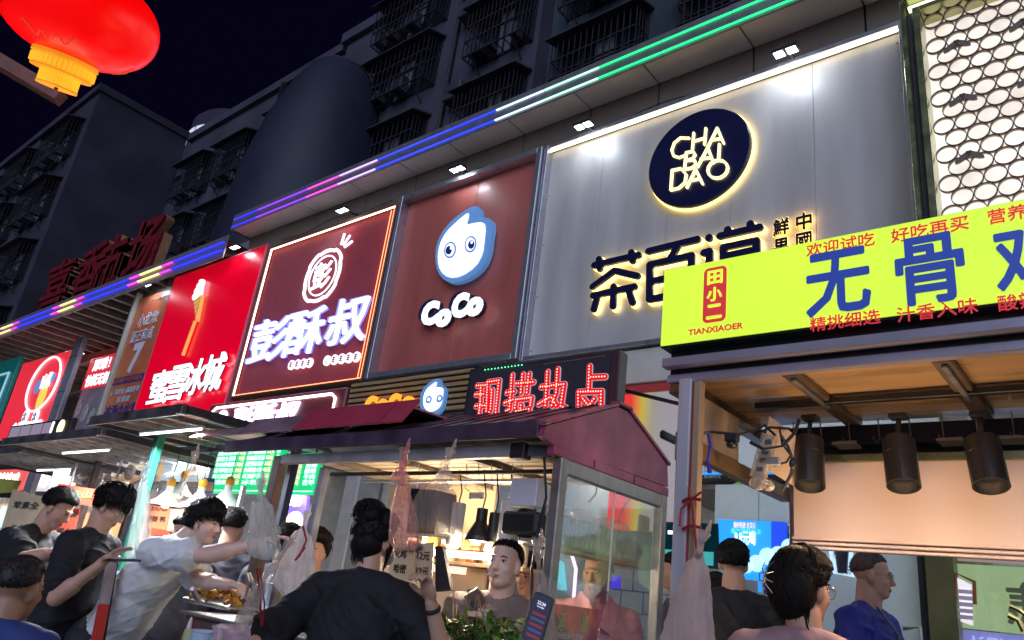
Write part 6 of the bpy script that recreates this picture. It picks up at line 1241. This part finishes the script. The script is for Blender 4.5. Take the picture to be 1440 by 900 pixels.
def person(label, px, d, yaw, hyaw=None, hpitch=0, lean=0, roll=0, armR=None, armL=None, shirt=None, sleeve=.55, pants=None, skin=None, hair='short', hairmat=None, vox=.008, female=False, extra=None, build=1.0, hroll=0, headonly=False, px2=None, gripR=.7, gripL=.7, height=None, elbR=None, elbL=None, fold=.014):
    """px: photo position of the middle of the head at optical depth d; yaw: body heading (deg, 0 = +Y); arms are targets in world space"""
    skin = skin or SKIN; hairmat = hairmat or HAIR
    H = at(*px, d); yw = math.radians(yaw); hy = math.radians(hyaw if hyaw is not None else yaw); Rb = rotz(yw); LN_ = rotx(-math.radians(lean))@roty(math.radians(roll))
    hip = V3(0, 0, .90); f = 1.0
    def up_(p): return hip + LN_@(np.array(p, float)-hip)
    headc = up_((0, .02, 1.595)); 
    s = 1.0 if height is None else height
    if height is None: s = H[2]/headc[2]
    s = min(max(s, .84), 1.2)
    base = H - Rb@(headc*s)
    W = lambda p: base + Rb@(np.array(p, float)*s)
    t = thing('person', label, 'person', (base[0], base[1], max(0, base[2])))
    bl = np.array(t.location); 
    Hd = rotz(hy)@rotx(-math.radians(hpitch))@roty(math.radians(hroll))
    mb = MB(); sh = MB(); 
    bw = build*(.92 if female else 1)
    # --- joints (world)
    N0 = up_((0, -.015, 1.42)); shl = {k: up_((k*.175*bw, -.01, 1.385)) for k in (-1, 1)}
    A_ = {}
    for k, arm, el in ((1, armR, elbR), (-1, armL, elbL)):
        S_ = W(shl[k])
        if arm is None: T_ = W(up_((k*.25, .10, .82)) if lean < 25 else shl[k]+V3(k*.05, .2, -.45)); hint = Rb@V3(k*.4, -1, 0)
        else: T_ = np.array(arm, float); hint = Rb@V3(k*.7, -.4, -.8) if el is None else np.array(el, float)
        if el is not None and len(el) == 4:
            E_ = np.array(el[:3], float); E_ = S_+(E_-S_)/np.linalg.norm(E_-S_)*.29*s; T_ = E_+(T_-E_)/np.linalg.norm(T_-E_)*.25*s
        else: E_, T_ = ik(S_, T_, .29*s, .25*s, hint)
        A_[k] = (S_, E_, T_)
    lo = lambda p: p
    # --- torso under the clothes
    def ell(mb_, c, r, rot=None):
        RR_ = Rb@LN_ if rot is None else rot; mb_.ell(W(c), tuple(np.array(r)*s), 18, 12, rot=RR_)
    ell(mb, up_((0, -.01, 1.25)), (.15*bw, .095, .19)); ell(mb, up_((0, 0, 1.05)), (.135*bw, .085, .15)); ell(mb, (0, -.01, .92), (.16*bw, .10, .12), rot=Rb)
    cap(mb, W(shl[-1]), W(shl[1]), .05*s, .05*s); cap(mb, W(up_((0, -.02, 1.38))), W(up_((0, .0, 1.52))), .062*s*(.9 if female else 1), .055*s*(.88 if female else 1))
    # trapezius
    for k in (-1, 1): cap(mb, W(shl[k]*.5+N0*.5), W(up_((0, -.02, 1.44))), .045*s, .05*s)
    for k in (-1, 1):
        S_, E_, T_ = A_[k]; cap(mb, S_, E_, .048*s, .036*s); cap(mb, E_, T_, .038*s, .024*s)
        cap(mb, E_, E_*.65+T_*.35, .038*s, .041*s)
        # hand: palm, four fingers of different length bent in three pieces, thumb from the side
        f_ = T_-E_; f_ /= np.linalg.norm(f_); side = np.cross(f_, Z); side /= np.linalg.norm(side)+1e-9; side *= k; pn = np.cross(side, f_)*k   # pn = back of hand
        grip = gripR if k == 1 else gripL
        pc = T_+f_*.045*s; R3 = np.stack([side, pn, f_], 1); mb.ell(pc, (.038*s, .016*s, .05*s), 14, 10, rot=R3)
        for q, (off, ln) in enumerate(((-.028, .066), (-.010, .076), (.009, .070), (.026, .054))):
            p0 = T_+f_*.082*s+side*off*s*-1; dirs = []; ang = 0; pp = p0; rad = .0088*s
            for seg, w_ in enumerate((.45, .32, .23)):
                ang += grip*(.9 if seg else .55); dv = f_*math.cos(ang)-pn*math.sin(ang); p1 = pp+dv*ln*w_*s; cap(mb, pp, p1, rad, rad*.92, 8); pp = p1; rad *= .92
        p0 = T_+f_*.03*s+side*.030*s; p1 = p0+(f_*.6+side*.65-pn*.35)*.035*s; p2 = p1+(f_*.85+side*.05-pn*.5)*.03*s; cap(mb, p0, p1, .0115*s, .010*s, 8); cap(mb, p1, p2, .010*s, .0085*s, 8)
        if sleeve > 0:
            u = sleeve; Pq = S_+(E_-S_)*u; cap(sh, S_, Pq, .074*s, .074*s, 18); sh.lathe(Pq-(E_-S_)*.12, [(.055*s, 0), (.078*s, .012), (.084*s, .06*s), (.074*s, .062*s)], 18, axis=E_-S_)
            if u > .98: cap(sh, E_, E_+(T_-E_)*.85, .056*s, .045*s, 18)
    # legs
    for k in (-1, 1):
        hp, kn, an = V3(k*.09, -.01, .88), V3(k*.10, .03, .48), V3(k*.105, -.02, .09)
        cap(mb, W(hp), W(kn), .08*s, .052*s); cap(mb, W(kn), W(an), .052*s, .034*s); mb.ell(W((k*.107, .05, .04)), (.04*s, .12*s, .035*s), rot=Rb)
    # head
    hp_ = H; sc = min(max(s, .95), 1.04)*.95
    if female: sc *= .95
    def hd(c, r, rot=None, n=16, m=12): mb.ell(hp_+Hd@(np.array(c, float)*sc), tuple(np.array(r)*sc), n, m, rot=Hd if rot is None else Hd@rot)
    hd((0, -.018, .035), (.073, .092, .082), n=24, m=16); hd((0, .018, -.02), (.062, .068, .092), n=24, m=16); hd((0, .045, -.083), (.034, .036, .028)); hd((0, .02, -.065), (.054, .055, .045))
    hd((0, .075, .022), (.042, .012, .009)); hd((.034, .055, -.028), (.022, .022, .022)); hd((-.034, .055, -.028), (.022, .022, .022))
    cap(mb, hp_+Hd@(V3(0, .082, .012)*sc), hp_+Hd@(V3(0, .098, -.026)*sc), .0075*sc, .0125*sc, 10); hd((.010, .090, -.030), (.008, .009, .007)); hd((-.010, .090, -.030), (.008, .009, .007))
    for k in (-1, 1): hd((k*.072, -.006, -.008), (.010, .020, .031), rot=rotz(-k*.35)); hd((k*.066, -.002, -.03), (.010, .012, .014))
    hd((0, .076, -.055), (.022, .012, .006)); hd((0, .075, -.066), (.018, .012, .007))
    cap(mb, W(up_((0, -.01, 1.45))), hp_+Hd@(V3(0, -.03, -.05)*sc), .056*s*(.88 if female else 1), .052*sc*(.9 if female else 1))
    for M_ in (mb, sh): M_.v = [(x-bl[0], y-bl[1], z-bl[2]) for x, y, z in M_.v]
    body = remesh(mb, 'body', skin, t, vox, 2)
    # face details
    def hb(nm, mt, fn):
        b = MB(); fn(b); return b.build(nm, mt, t, smooth=True)
    L_ = lambda c: hp_+Hd@(np.array(c, float)*sc)
    for k in (-1, 1):
        hb('eye', EYEW, lambda b: b.ell(L_((k*.030, .0735, .006)), tuple(np.array((.0125, .008, .0055))*sc), 12, 8, rot=Hd)); hb('iris', EYED, lambda b: b.ell(L_((k*.030, .0785, .006)), tuple(np.array((.0062, .005, .0054))*sc), 10, 6, rot=Hd))
        hb('eyebrow', hairmat, lambda b: b.tube([L_((k*.015, .086, .024)), L_((k*.030, .084, .029)), L_((k*.048, .072, .024))], [.0022, .003, .0014], 6))
        hb('eyelid', EYED, lambda b: b.tube([L_((k*.018, .080, .009)), L_((k*.030, .083, .0125)), L_((k*.043, .074, .009))], .0013, 5))
    hb('lips', LIP, lambda b: (b.ell(L_((0, .0825, -.0565)), tuple(np.array((.020, .007, .0042))*sc), 12, 8, rot=Hd), b.ell(L_((0, .081, -.0645)), tuple(np.array((.017, .0075, .0048))*sc), 12, 8, rot=Hd)))
    # hair: a shell over the skull that sinks below the skin at the hairline
    if hair:
        nu, nv = 84, 52; vs = []; fs = []; rs = np.random.default_rng(int(abs(px[0])))
        ph_ = rs.uniform(0, 6.28, 6)
        for i in range(nv+1):
            ph = math.pi*i/nv
            for j in range(nu):
                th = 2*math.pi*j/nu; dx, dy, dz = math.sin(ph)*math.cos(th), math.sin(ph)*math.sin(th), math.cos(ph)
                fr = dy/(math.hypot(dx, dy)+1e-6)   # 1 front, -1 back
                # hairline height (in dz) by direction
                KX = {'short': ((-1, -.52), (-.35, -.48), (-.12, -.40), (.06, -.28), (.20, -.18), (.36, .20), (.7, .42), (1, .46)),
                      'crew': ((-1, -.36), (-.35, -.30), (-.12, -.18), (.06, -.12), (.20, -.02), (.38, .34), (.7, .50), (1, .54)),
                      'floppy': ((-1, -.55), (-.35, -.5), (-.12, -.42), (.06, -.30), (.20, -.16), (.36, .04), (.7, .14), (1, .20)),
                      'bob': ((-1, -.8), (-.1, -.75), (.12, -.5), (.3, .0), (.45, .25), (.7, .42), (1, .48)),
                      'up': ((-1, -.62), (-.35, -.52), (-.15, -.42), (.05, -.32), (.22, -.24), (.40, -.05), (.7, .24), (1, .34))}[hair]
                line = float(np.interp(fr, [q_[0] for q_ in KX], [q_[1] for q_ in KX])) + .035*math.sin(31*th+ph_[5]) + .02*math.sin(53*th)
                th0 = {'short': .014, 'crew': .005, 'floppy': .020, 'bob': .024, 'up': .020}[hair]
                k_ = 1/(1+math.exp(-(dz-line)*22))
                tuft = .5+.5*math.sin(9*th+ph_[0]+3*ph)*math.sin(13*ph+ph_[1]+2*th); streak = math.sin(46*th+ph_[2]+5*math.sin(4*ph+ph_[3]))
                thick = th0*(.85+.3*tuft)+.0011*streak + (th0*.7 if dz > .3 and hair != 'crew' and fr > -.3 else 0)
                if hair == 'floppy' and fr > .2 and dz > .1: thick += .012*(.5+.5*math.sin(14*th+ph_[4]))
                tt = -.006 + (thick+.006)*k_
                c_ = V3(0, -.018, .035); r3 = V3(.073+tt, .092+tt, .082+tt)
                vs.append(hp_+Hd@((c_+V3(dx*r3[0], dy*r3[1], dz*r3[2]))*sc))
        for i in range(nv):
            for j in range(nu): a, b2, c2, d2 = i*nu+j, i*nu+(j+1) % nu, (i+1)*nu+(j+1) % nu, (i+1)*nu+j; fs.append((a, d2, c2, b2))
        b = MB(); b.add(vs, fs); ho = b.build('hair', hairmat, t, smooth=True)
        if hair:
            b = MB()
            for q in range(900 if vox < .008 else 160):
                th = rs.uniform(0, 6.28); fr = math.sin(th); phl = math.acos(max(-1, min(1, float(np.interp(fr, [q_[0] for q_ in KX], [q_[1] for q_ in KX])))))
                ph = rs.uniform(.05, phl-.22) if q % 2 else phl-rs.uniform(.02, .30)
                dv = V3(math.sin(ph)*math.cos(th), math.sin(ph)*math.sin(th), math.cos(ph)); tan = V3(-dv[0]*dv[2]*.4, .5*abs(1-dv[2])+.5*(fr > 0), -.55) if hair != 'up' else V3(-.01, -.075, .115)-dv*.09+rs.normal(0, .14, 3); tan -= dv*dv.dot(tan); tan /= np.linalg.norm(tan)
                r0 = V3(.073, .092, .082)+th0*(1 if q % 2 else .45); p0 = V3(0, -.018, .035)+dv*r0; ln = {'floppy': .045, 'short': .022, 'bob': .05, 'crew': .008, 'up': .03}[hair]*(.6 if (q % 2 == 0 and hair != 'floppy') else 1)*rs.uniform(.7, 1.5)
                b.tube([L_(p0-dv*.003), L_(p0+tan*ln*.5+dv*.005), L_(p0+tan*ln-dv*.001)], [.0019*sc, .0017*sc, .0004*sc], 3)
            tag(b.build('hair_locks', hairmat, t, smooth=True), kind='stuff')
    # shirt
    if shirt is not None:
        RT = Rb@LN_
        def se(c, r, rot=RT): q = W(c)-bl; sh.ell(q, tuple(np.array(r)*s), 24, 16, rot=rot)
        se(up_((0, -.005, 1.24)), (.190*bw, .132*build, .215)); se(up_((0, .005, 1.06)), (.190*bw, .132*build, .22)); se(up_((0, 0, .90)), (.198*bw, .140*build, .10)); 
        for k in (-1, 1): se(up_((k*.06*bw, .0, .98)), (.105*bw, .118*build, .16))
        for k in (-1, 1): cap(sh, W(shl[k])-bl, W(up_((k*.045, -.015, 1.425)))-bl, .068*s, .061*s, 16)
        cap(sh, W(up_((-.05, -.02, 1.37)))-bl, W(up_((.05, -.02, 1.37)))-bl, .080*s, .080*s, 16)
        cap(sh, W(up_((0, -.022, 1.40)))-bl, W(up_((0, -.015, 1.432)))-bl, .075*s, .070*s, 18)
        remesh(sh, 'shirt', shirt, t, max(vox*1.1, .008), 3, fold, fold*.4, crease=.011)
    if pants is not None:
        pm = MB()
        for k in (-1, 1):
            hp, kn, an = V3(k*.09, -.01, .90), V3(k*.10, .03, .48), V3(k*.105, -.02, .11); cap(pm, W(hp)-bl, W(kn)-bl, .105*s, .082*s, 16); cap(pm, W(kn)-bl, W(an)-bl, .08*s, .062*s, 16)
        pm.ell(W((0, -.015, .93))-bl, (.178*s*bw, .13*s, .12*s), 20, 14, rot=Rb); remesh(pm, 'trousers', pants, t, .013, 3, .012, crease=.01)
        fm = MB()
        for k in (-1, 1): fm.ell(W((k*.107, .05, .045))-bl, (.05*s, .135*s, .045*s), 14, 10, rot=Rb)
        fm.build('shoes', BLK, t, smooth=True, world=False)
    if extra: extra(dict(t=t, L=L_, W=W, up=up_, Hd=Hd, Rb=Rb, s=s, sc=sc, A=A_, LN=LN_))
    return t
BT = M('black_tshirt', (.012, .012, .018), .8, noise=.2, bump=.2, bscale=200); WT = M('white_tshirt', (.80, .86, .86), .75, noise=.04, bump=.15, bscale=200)
NV = M('dark_trousers', (.02, .022, .03), .75, noise=.2); BLUE_T = M('royal_blue_shirt', (.02, .035, .36), .65, noise=.08); BLUE_D = M('deep_blue_shirt', (.02, .05, .22), .7, noise=.1)
PINKP = M('salmon_polo', (.86, .40, .42), .7, noise=.06, bump=.2, bscale=220); BRT = M('brown_tshirt', (.20, .15, .135), .8, noise=.08); MAUVE = M('mauve_top', (.34, .20, .21), .7, noise=.08)
def phone_in(e, k, pnt, nrm=None, mat=BLK):
    t = e['t']; b = MB(); S_, E_, T_ = e['A'][k]; f_ = (T_-E_)/np.linalg.norm(T_-E_); c = T_+f_*.10+V3(0, 0, .02); b.bar(c-V3(*pnt)*.07, c+V3(*pnt)*.07, .07, .010, up=nrm or (0, 0, 1))
    o = thing('phone', 'phone held by the %s' % e['who'], 'phone', c); b.build('case', mat, o)
    return o, c
cr_ = V3(.767, .63, 0); ca_ = V3(-.66, .69, 0)     # picture right / picture depth on the ground
# 1 leftmost man, profile right, head bowed
person('man in a black T-shirt at the far left bowing his head before the price boards', (82, 716), 4.55, -55, -52, 26, 16, shirt=BT, pants=NV, hair='short', armR=at(112, 772, 4.2), armL=at(116, 776, 4.4), elbR=np.append(at(40, 798, 4.0), 1), skin=SKIN, vox=.007, sleeve=.75)
# 2 man looking at phone
def ex_ph(e):
    e['who'] = 'young man in the black T-shirt'; b = MB(); c = at(173, 789, 3.8); o = thing('phone', 'black phone held flat by the young man reading it', 'phone', c); b.bar(c-cr_*.075+V3(0, 0, -.005), c+cr_*.075+V3(0, 0, .012), .07, .011); b.build('case', BLK, o); b = MB(); b.bar(c-cr_*.068+V3(0, 0, .002), c+cr_*.068+V3(0, 0, .019), .062, .001); b.build('screen', E('phone_glow', (.2, .25, .35), .8), o)
person('young man in a loose black T-shirt reading his phone in profile', (157, 714), 4.25, -50, -50, 28, 6, shirt=BT, pants=NV, hair='floppy', armR=at(140, 795, 3.8), armL=at(146, 790, 4.0), elbR=np.append(at(82, 828, 3.8), 1), elbL=np.append(at(100, 830, 4.1), 1), extra=ex_ph, vox=.0055, sleeve=.72, gripR=.35, gripL=.4, skin=SKIN)
# 3 older man bottom left from behind
person('man in a blue shirt seen from behind in the bottom left corner', (28, 828), 2.6, 40, 30, 0, 8, shirt=BLUE_D, pants=NV, hair='crew', hairmat=M('grey_black_hair', (.03, .028, .028), .6, noise=.4, nscale=80, bump=.5), skin=SKIN_D, vox=.0075, build=1.12)
# 4 man in white T-shirt leaning over the counter
def ex_w(e):
    S_, E_, T_ = e['A'][1]
person('man in a white T-shirt leaning far right over the counter with an arm stretched out', (288, 737), 4.25, -56, -60, 2, 29, -2, shirt=WT, pants=NV, hair='floppy', armR=at(424, 748, 4.0), armL=at(335, 824, 3.9), elbR=np.append(at(375, 786, 3.9), 1), elbL=np.append(at(285, 822, 4.05), 1), vox=.0065, sleeve=.62, skin=SKIN_L, gripR=.5, fold=.02, build=.95)
t = thing('serving_tongs', 'pale gloved tongs held over the fried pieces', 'tongs', at(346, 822, 3.85)); b = MB(); b.tube([at(346, 806, 3.8), at(350, 820, 3.8), at(345, 842, 3.8)], [.012, .010, .006], 8); b.tube([at(350, 806, 3.82), at(357, 822, 3.82), at(354, 842, 3.82)], [.010, .008, .005], 8); b.build('arms', ALU, t)
# 5 bun-haired woman, centre
def ex_bun(e):
    L_, t, sc = e['L'], e['t'], e['sc']; rs = np.random.default_rng(4); b = MB()
    b.ell(L_((-.02, -.06, .125)), (.072, .066, .050), 20, 14); b.ell(L_((-.045, -.06, .10)), (.04, .04, .035), 14, 10); b.ell(L_((.03, -.085, .095)), (.04, .04, .035), 14, 10)
    b.ell(L_((0, -.055, -.01)), (.076, .066, .075), 20, 14)
    b.build('hair_bun', HAIR, t, smooth=True); b = MB()
    for k in range(120):
        a = rs.uniform(0, 6.28); ph = rs.uniform(.1, 1.6); dv = V3(math.sin(ph)*math.cos(a), math.sin(ph)*math.sin(a), math.cos(ph)); tan = np.cross(dv, rs.normal(0, 1, 3)); tan /= np.linalg.norm(tan); c0 = V3(-.01, -.075, .115); p0 = c0+dv*V3(.060, .056, .043); b.tube([L_(p0), L_(p0+tan*.02+dv*.008), L_(p0+tan*.045-dv*.004)], [.004, .0035, .001], 5)
    for k in range(7): b.tube([L_((-.05, -.07, .10)), L_((-.09-.008*k, -.075, .105+.012*math.sin(k))), L_((-.115-.006*k, -.07, .09+.02*math.cos(k*2)))], [.003, .002, .0006], 4)
    for k in range(9): b.tube([L_((.066, -.02+.01*k*.5, .05)), L_((.079, .0+.004*k, -.02)), L_((.072, .01, -.085-.006*k))], [.004, .003, .0008], 5)
    for k in range(8): b.tube([L_((-.04+.01*k, -.09, -.05)), L_((-.04+.011*k, -.085, -.09)), L_((-.035+.01*k, -.07, -.12))], [.004, .003, .0006], 5)
    tag(b.build('loose_strands', HAIR, t, smooth=True), kind='stuff')
    b = MB(); b.ell(L_((0, .074, -.05)), (.047*sc, .028*sc, .04*sc), 20, 14, rot=e['Hd']); b.build('face_mask', M('pale_mask', (.55, .6, .68), .7, noise=.05), t, smooth=True)
    b = MB(); b.tube([L_((.045, .07, -.03)), L_((.07, .02, -.01)), L_((.075, -.005, .005))], .0012, 4); b.build('mask_strap', WHT, t)
    S_, E_, T_ = e['A'][1]; b = MB(); f_ = T_-E_; f_ /= np.linalg.norm(f_); b.lathe(T_-f_*.035, [(.030, 0), (.032, .008), (.030, .016)], 20, axis=f_); b.build('bracelet', DARK, t)
person('woman with a messy black bun and black T-shirt seen from behind in the centre', (530, 762), 3.1, 30, -2, 4, 6, shirt=BT, pants=NV, hair='up', armR=at(606, 846, 2.8), armL=at(450, 945, 2.9), elbR=np.append(at(655, 985, 2.75), 1), elbL=np.append(at(388, 885, 2.85), 1), extra=ex_bun, vox=.0055, female=True, sleeve=.80, gripR=.9, skin=SKIN, build=1.04)
# 6 smoker vendor
def ex_sm(e):
    L_, t = e['L'], e['t']; o = thing('cigarette', 'lit white cigarette in the mouth of the man in the brown T-shirt', 'cigarette', L_((.01, .09, -.06))); b = MB(); b.tube([L_((.006, .084, -.061)), L_((.016, .14, -.064))], .0042, 8); b.build('paper', WHT, o)
    W, up_, s = e['W'], e['up'], e['s']
    o = thing('crossbody_bag', 'black crossbody bag strap over the brown T-shirt', 'bag', W(up_((.0, .13, 1.2)))); b = MB(); pts = [up_((.13, .05, 1.475)), up_((.10, .135, 1.38)), up_((.02, .165, 1.25)), up_((-.08, .165, 1.12)), up_((-.15, .13, 1.02))]
    for i in range(4): b.bar(W(pts[i]), W(pts[i+1]), .045*s, .006, up=e['Rb']@V3(0, 1, 0))
    b.build('strap', M('strap_navy', (.03, .04, .07), .6, noise=.1), o); b = MB(); b.bbox(W(pts[3])-V3(.03, .03, .02), W(pts[3])+V3(.03, .012, .03), .006); b.build('buckle', BLK, o)
    dr = e['Rb']
    text('URBAN', W(up_((-.01, .168, 1.20))), -(dr@X), Z, w=.26, h=.055, th=.006, mat=M('shirt_print', (.12, .06, .05), .8, noise=0), parent=t, off=.03)
    a, c = at(652, 842, 3.35), at(668, 852, 3.3); o = thing('phone', 'brown cased phone in the hand of the smoking man', 'phone', c); b = MB(); b.bar(at(662, 832, 3.32), at(676, 852, 3.32), .075, .01, up=(.3, -1, 0)); b.build('case', M('brown_case', (.16, .11, .10), .4, noise=.05), o)
person('man in a brown T-shirt with a cigarette in his mouth inside the middle stall', (709, 794), 3.45, 222, 196, -3, 0, shirt=BRT, pants=NV, hair='crew', extra=ex_sm, vox=.0055, armR=at(664, 868, 3.25), armL=at(745, 950, 3.5), elbR=np.append(at(640, 925, 3.35), 1), gripR=.8, skin=SKIN_L, sleeve=.8)
# 7 man in pink polo behind glass
def ex_po(e):
    W, up_, t, s = e['W'], e['up'], e['t'], e['s']; b = MB()
    for k in (-1, 1):
        q = [up_((k*.004, .150, 1.36)), up_((k*.065, .135, 1.33)), up_((k*.115, .04, 1.45)), up_((k*.075, -.01, 1.51)), up_((k*.045, .075, 1.475))]; q = [W(x) for x in q]; b.prism(q, e['Rb']@V3(0, .008, 0))
    b.build('collar', PINKP, t); b = MB(); b.tube([W(up_((0, .150, 1.37))), W(up_((0, .160, 1.26)))], .004, 6); b.build('placket', M('placket', (.5, .2, .16), .7, noise=0), t)
    for k in range(3):
        b = MB(); b.ell(W(up_((0, .158, 1.35-.045*k))), (.006, .004, .006), 8, 6); b.build('button', WHT, t)
person('man in a salmon pink polo shirt standing behind the side glass', (840, 808), 3.95, 226, 192, 6, 2, shirt=PINKP, pants=NV, hair='crew', hairmat=M('thin_grey_hair', (.20, .14, .11), .6, noise=.3, nscale=60), extra=ex_po, vox=.006, sleeve=.8, skin=SKIN_D)
# 8 man right, black T, from behind
person('man with short black hair and black T-shirt seen from behind below the blue screen', (1031, 793), 4.2, 35, 22, 0, 0, shirt=M('charcoal_print_tshirt', (.03, .03, .03), .8, noise=.6, nscale=25, col2=(.012, .012, .012)), pants=NV, hair='short', skin=SKIN, vox=.0065)
# 9 claw clip woman
def ex_cl(e):
    L_, t, sc = e['L'], e['t'], e['sc']; b = MB(); b.ell(L_((0, -.062, .0)), (.082, .075, .105), 30, 20, rot=e['Hd']); b.ell(L_((-.0, -.03, .06)), (.084, .085, .075), 30, 20, rot=e['Hd']); b.build('gathered_hair', HAIRB, t, smooth=True)
    rs = np.random.default_rng(9); b = MB()
    for k in range(160):
        u = rs.uniform(-1, 1); v = rs.uniform(-.4, 1); x = .080*u; pts = []
        for j in range(4): vv = v-.35*j; z_ = .02+.11*vv*.9; rr = max(0, 1-(x/.086)**2-((z_-.01)/.125)**2); pts.append(L_((x*(1-.05*j), -.052-.090*math.sqrt(rr)-.001, z_)))
        b.tube(pts, [.0025, .003, .003, .001], 4)
    for k in range(10): b.tube([L_((.05, -.06, -.08+.004*k)), L_((.06, -.055, -.11)), L_((.055+.003*k, -.05, -.135-.004*k))], [.003, .002, .0006], 4)
    tag(b.build('hair_strands', HAIRB, t, smooth=True), kind='stuff')
    o = thing('claw_clip', 'gold wire claw clip in the hair of the woman in front', 'hair clip', L_((-.03, -.15, .02))); b = MB(); G_ = M('clip_gold', (.75, .62, .45), .25, .9, noise=0)
    c0 = (-.035, -.150, .012)
    for dx, dz in ((.028, .055), (.036, .022), (.036, -.018), (.026, -.05), (-.010, .05)): b.tube([L_(c0), L_((c0[0]+dx*.5, c0[1]-.008, c0[2]+dz*.5)), L_((c0[0]+dx, c0[1]+.004+abs(dx)*.25, c0[2]+dz))], [.0022, .0022, .0014], 6)
    b.tube([L_((c0[0]-.03, c0[1]+.006, c0[2]+.012)), L_((c0[0]+.002, c0[1]-.006, c0[2]+.014)), L_((c0[0]+.002, c0[1]-.006, c0[2]-.014)), L_((c0[0]-.03, c0[1]+.006, c0[2]-.012)), L_((c0[0]-.03, c0[1]+.006, c0[2]+.012))], .002, 6)
    b.build('wire', G_, o)
    glasses(e, 'thin round glasses worn by the woman with the claw clip')
def glasses(e, lb):
    L_, sc = e['L'], e['sc']; o = thing('glasses', lb, 'glasses', L_((0, .09, .005))); b = MB()
    for k in (-1, 1):
        b.tube([L_((k*.032+.023*math.cos(a), .096-.006*abs(math.cos(a)), .002+.020*math.sin(a))) for a in np.linspace(0, 2*math.pi, 20)], .0011, 5, cap=False); b.tube([L_((k*.055, .090, .008)), L_((k*.074, .04, .008)), L_((k*.078, -.01, .002))], .0012, 5)
    b.tube([L_((-.009, .097, .006)), L_((0, .100, .009)), L_((.009, .097, .006))], .0011, 5); b.build('frame', M('glasses_metal', (.25, .18, .12), .3, .9, noise=0), o)
    for k in (-1, 1): b = MB(); b.ell(L_((k*.032, .093, .002)), (.022*sc, .0015*sc, .019*sc), 16, 8, rot=e['Hd']); b.build('lens', clear('lens_glass', (.98, 1, 1), .12, .02), o)
person('woman with dark hair in a gold claw clip and mauve top in the right foreground', (1131, 828), 2.4, 18, -22, 3, 0, shirt=MAUVE, pants=NV, hair='up', hairmat=HAIRB, extra=ex_cl, vox=.0055, female=True, skin=SKIN_D, sleeve=.5)
# 10 man in blue with glasses
def ex_bl(e):
    glasses(e, 'thin metal glasses worn by the man in the royal blue shirt'); W, up_ = e['W'], e['up']
    o = thing('shoulder_strap', 'dark bag strap across the royal blue shirt', 'strap', W(up_((.1, .12, 1.3)))); b = MB(); pts = [up_((.08, .06, 1.46)), up_((.09, .138, 1.36)), up_((.07, .158, 1.2)), up_((.05, .158, 1.05))]
    for i in range(3): b.bar(W(pts[i]), W(pts[i+1]), .03, .006, up=e['Rb']@V3(0, 1, 0))
    b.build('strap', M('strap_navy', ()), o)
person('balding man with glasses in a royal blue shirt under the peach blind', (1228, 810), 3.9, -95, -78, 4, 0, shirt=BLUE_T, pants=NV, hair='crew', hairmat=M('thin_hair', (.16, .10, .08), .6, noise=.3, nscale=60), extra=ex_bl, vox=.006, skin=SKIN, sleeve=.9)
# distant guests
bg = [('seated woman in a pink patterned top in the shop behind the raised hand', (641, 812), 5.2, 222, 205, M('pink_pattern_top', (.75, .25, .42), .7, noise=.5, nscale=40, col2=(.4, .08, .25)), 'bob'),
      ('guest with short black hair and light shirt left of the smoking man', (662, 804), 5.6, 200, 170, M('dark_shirt', (.05, .05, .07), .7, noise=.1), 'short'),
      ('guest in a pale shirt turned away just left of the smoking man', (683, 803), 5.0, 60, 40, M('pale_shirt', (.5, .52, .6), .7, noise=.1), 'short'),
      ('man in a dark cap and jacket behind the white shirted man', (257, 752), 4.9, 215, 200, M('dark_shirt', ()), 'short'),
      ('dark haired guest behind the neck of the white shirted man', (328, 742), 5.2, 40, 30, M('dark_shirt', ()), 'short'),
      ('woman peering over the white bag beside the blue poster', (441, 776), 4.6, 225, 215, M('pale_shirt', ()), 'bob'),
      ('dark haired passer-by behind the big clear bag', (404, 768), 5.0, 30, 30, M('dark_shirt', ()), 'bob'),
      ('man half hidden behind the metal post right of the middle stall', (948, 805), 5.0, 130, 120, M('dark_shirt', ()), 'short'),
      ('dark haired guest glimpsed between the hanging bag and the black shirted man', (1007, 838), 5.0, 20, 10, M('dark_shirt', ()), 'bob'),
      ('stall worker in a white apron behind the phone reader', (128, 800), 4.3, 225, 225, M('pale_shirt', ()), 'short'),
      ('guest standing in shade behind the lamps of the middle stall', (742, 812), 4.6, 200, 190, M('dark_shirt', ()), 'bob')]
for lb, px_, d_, y_, hy_, mt, hr in bg: person(lb, px_, d_, y_, hy_, 6, 4, shirt=mt, pants=NV, hair=hr, vox=.011, skin=SKIN, sleeve=.6)
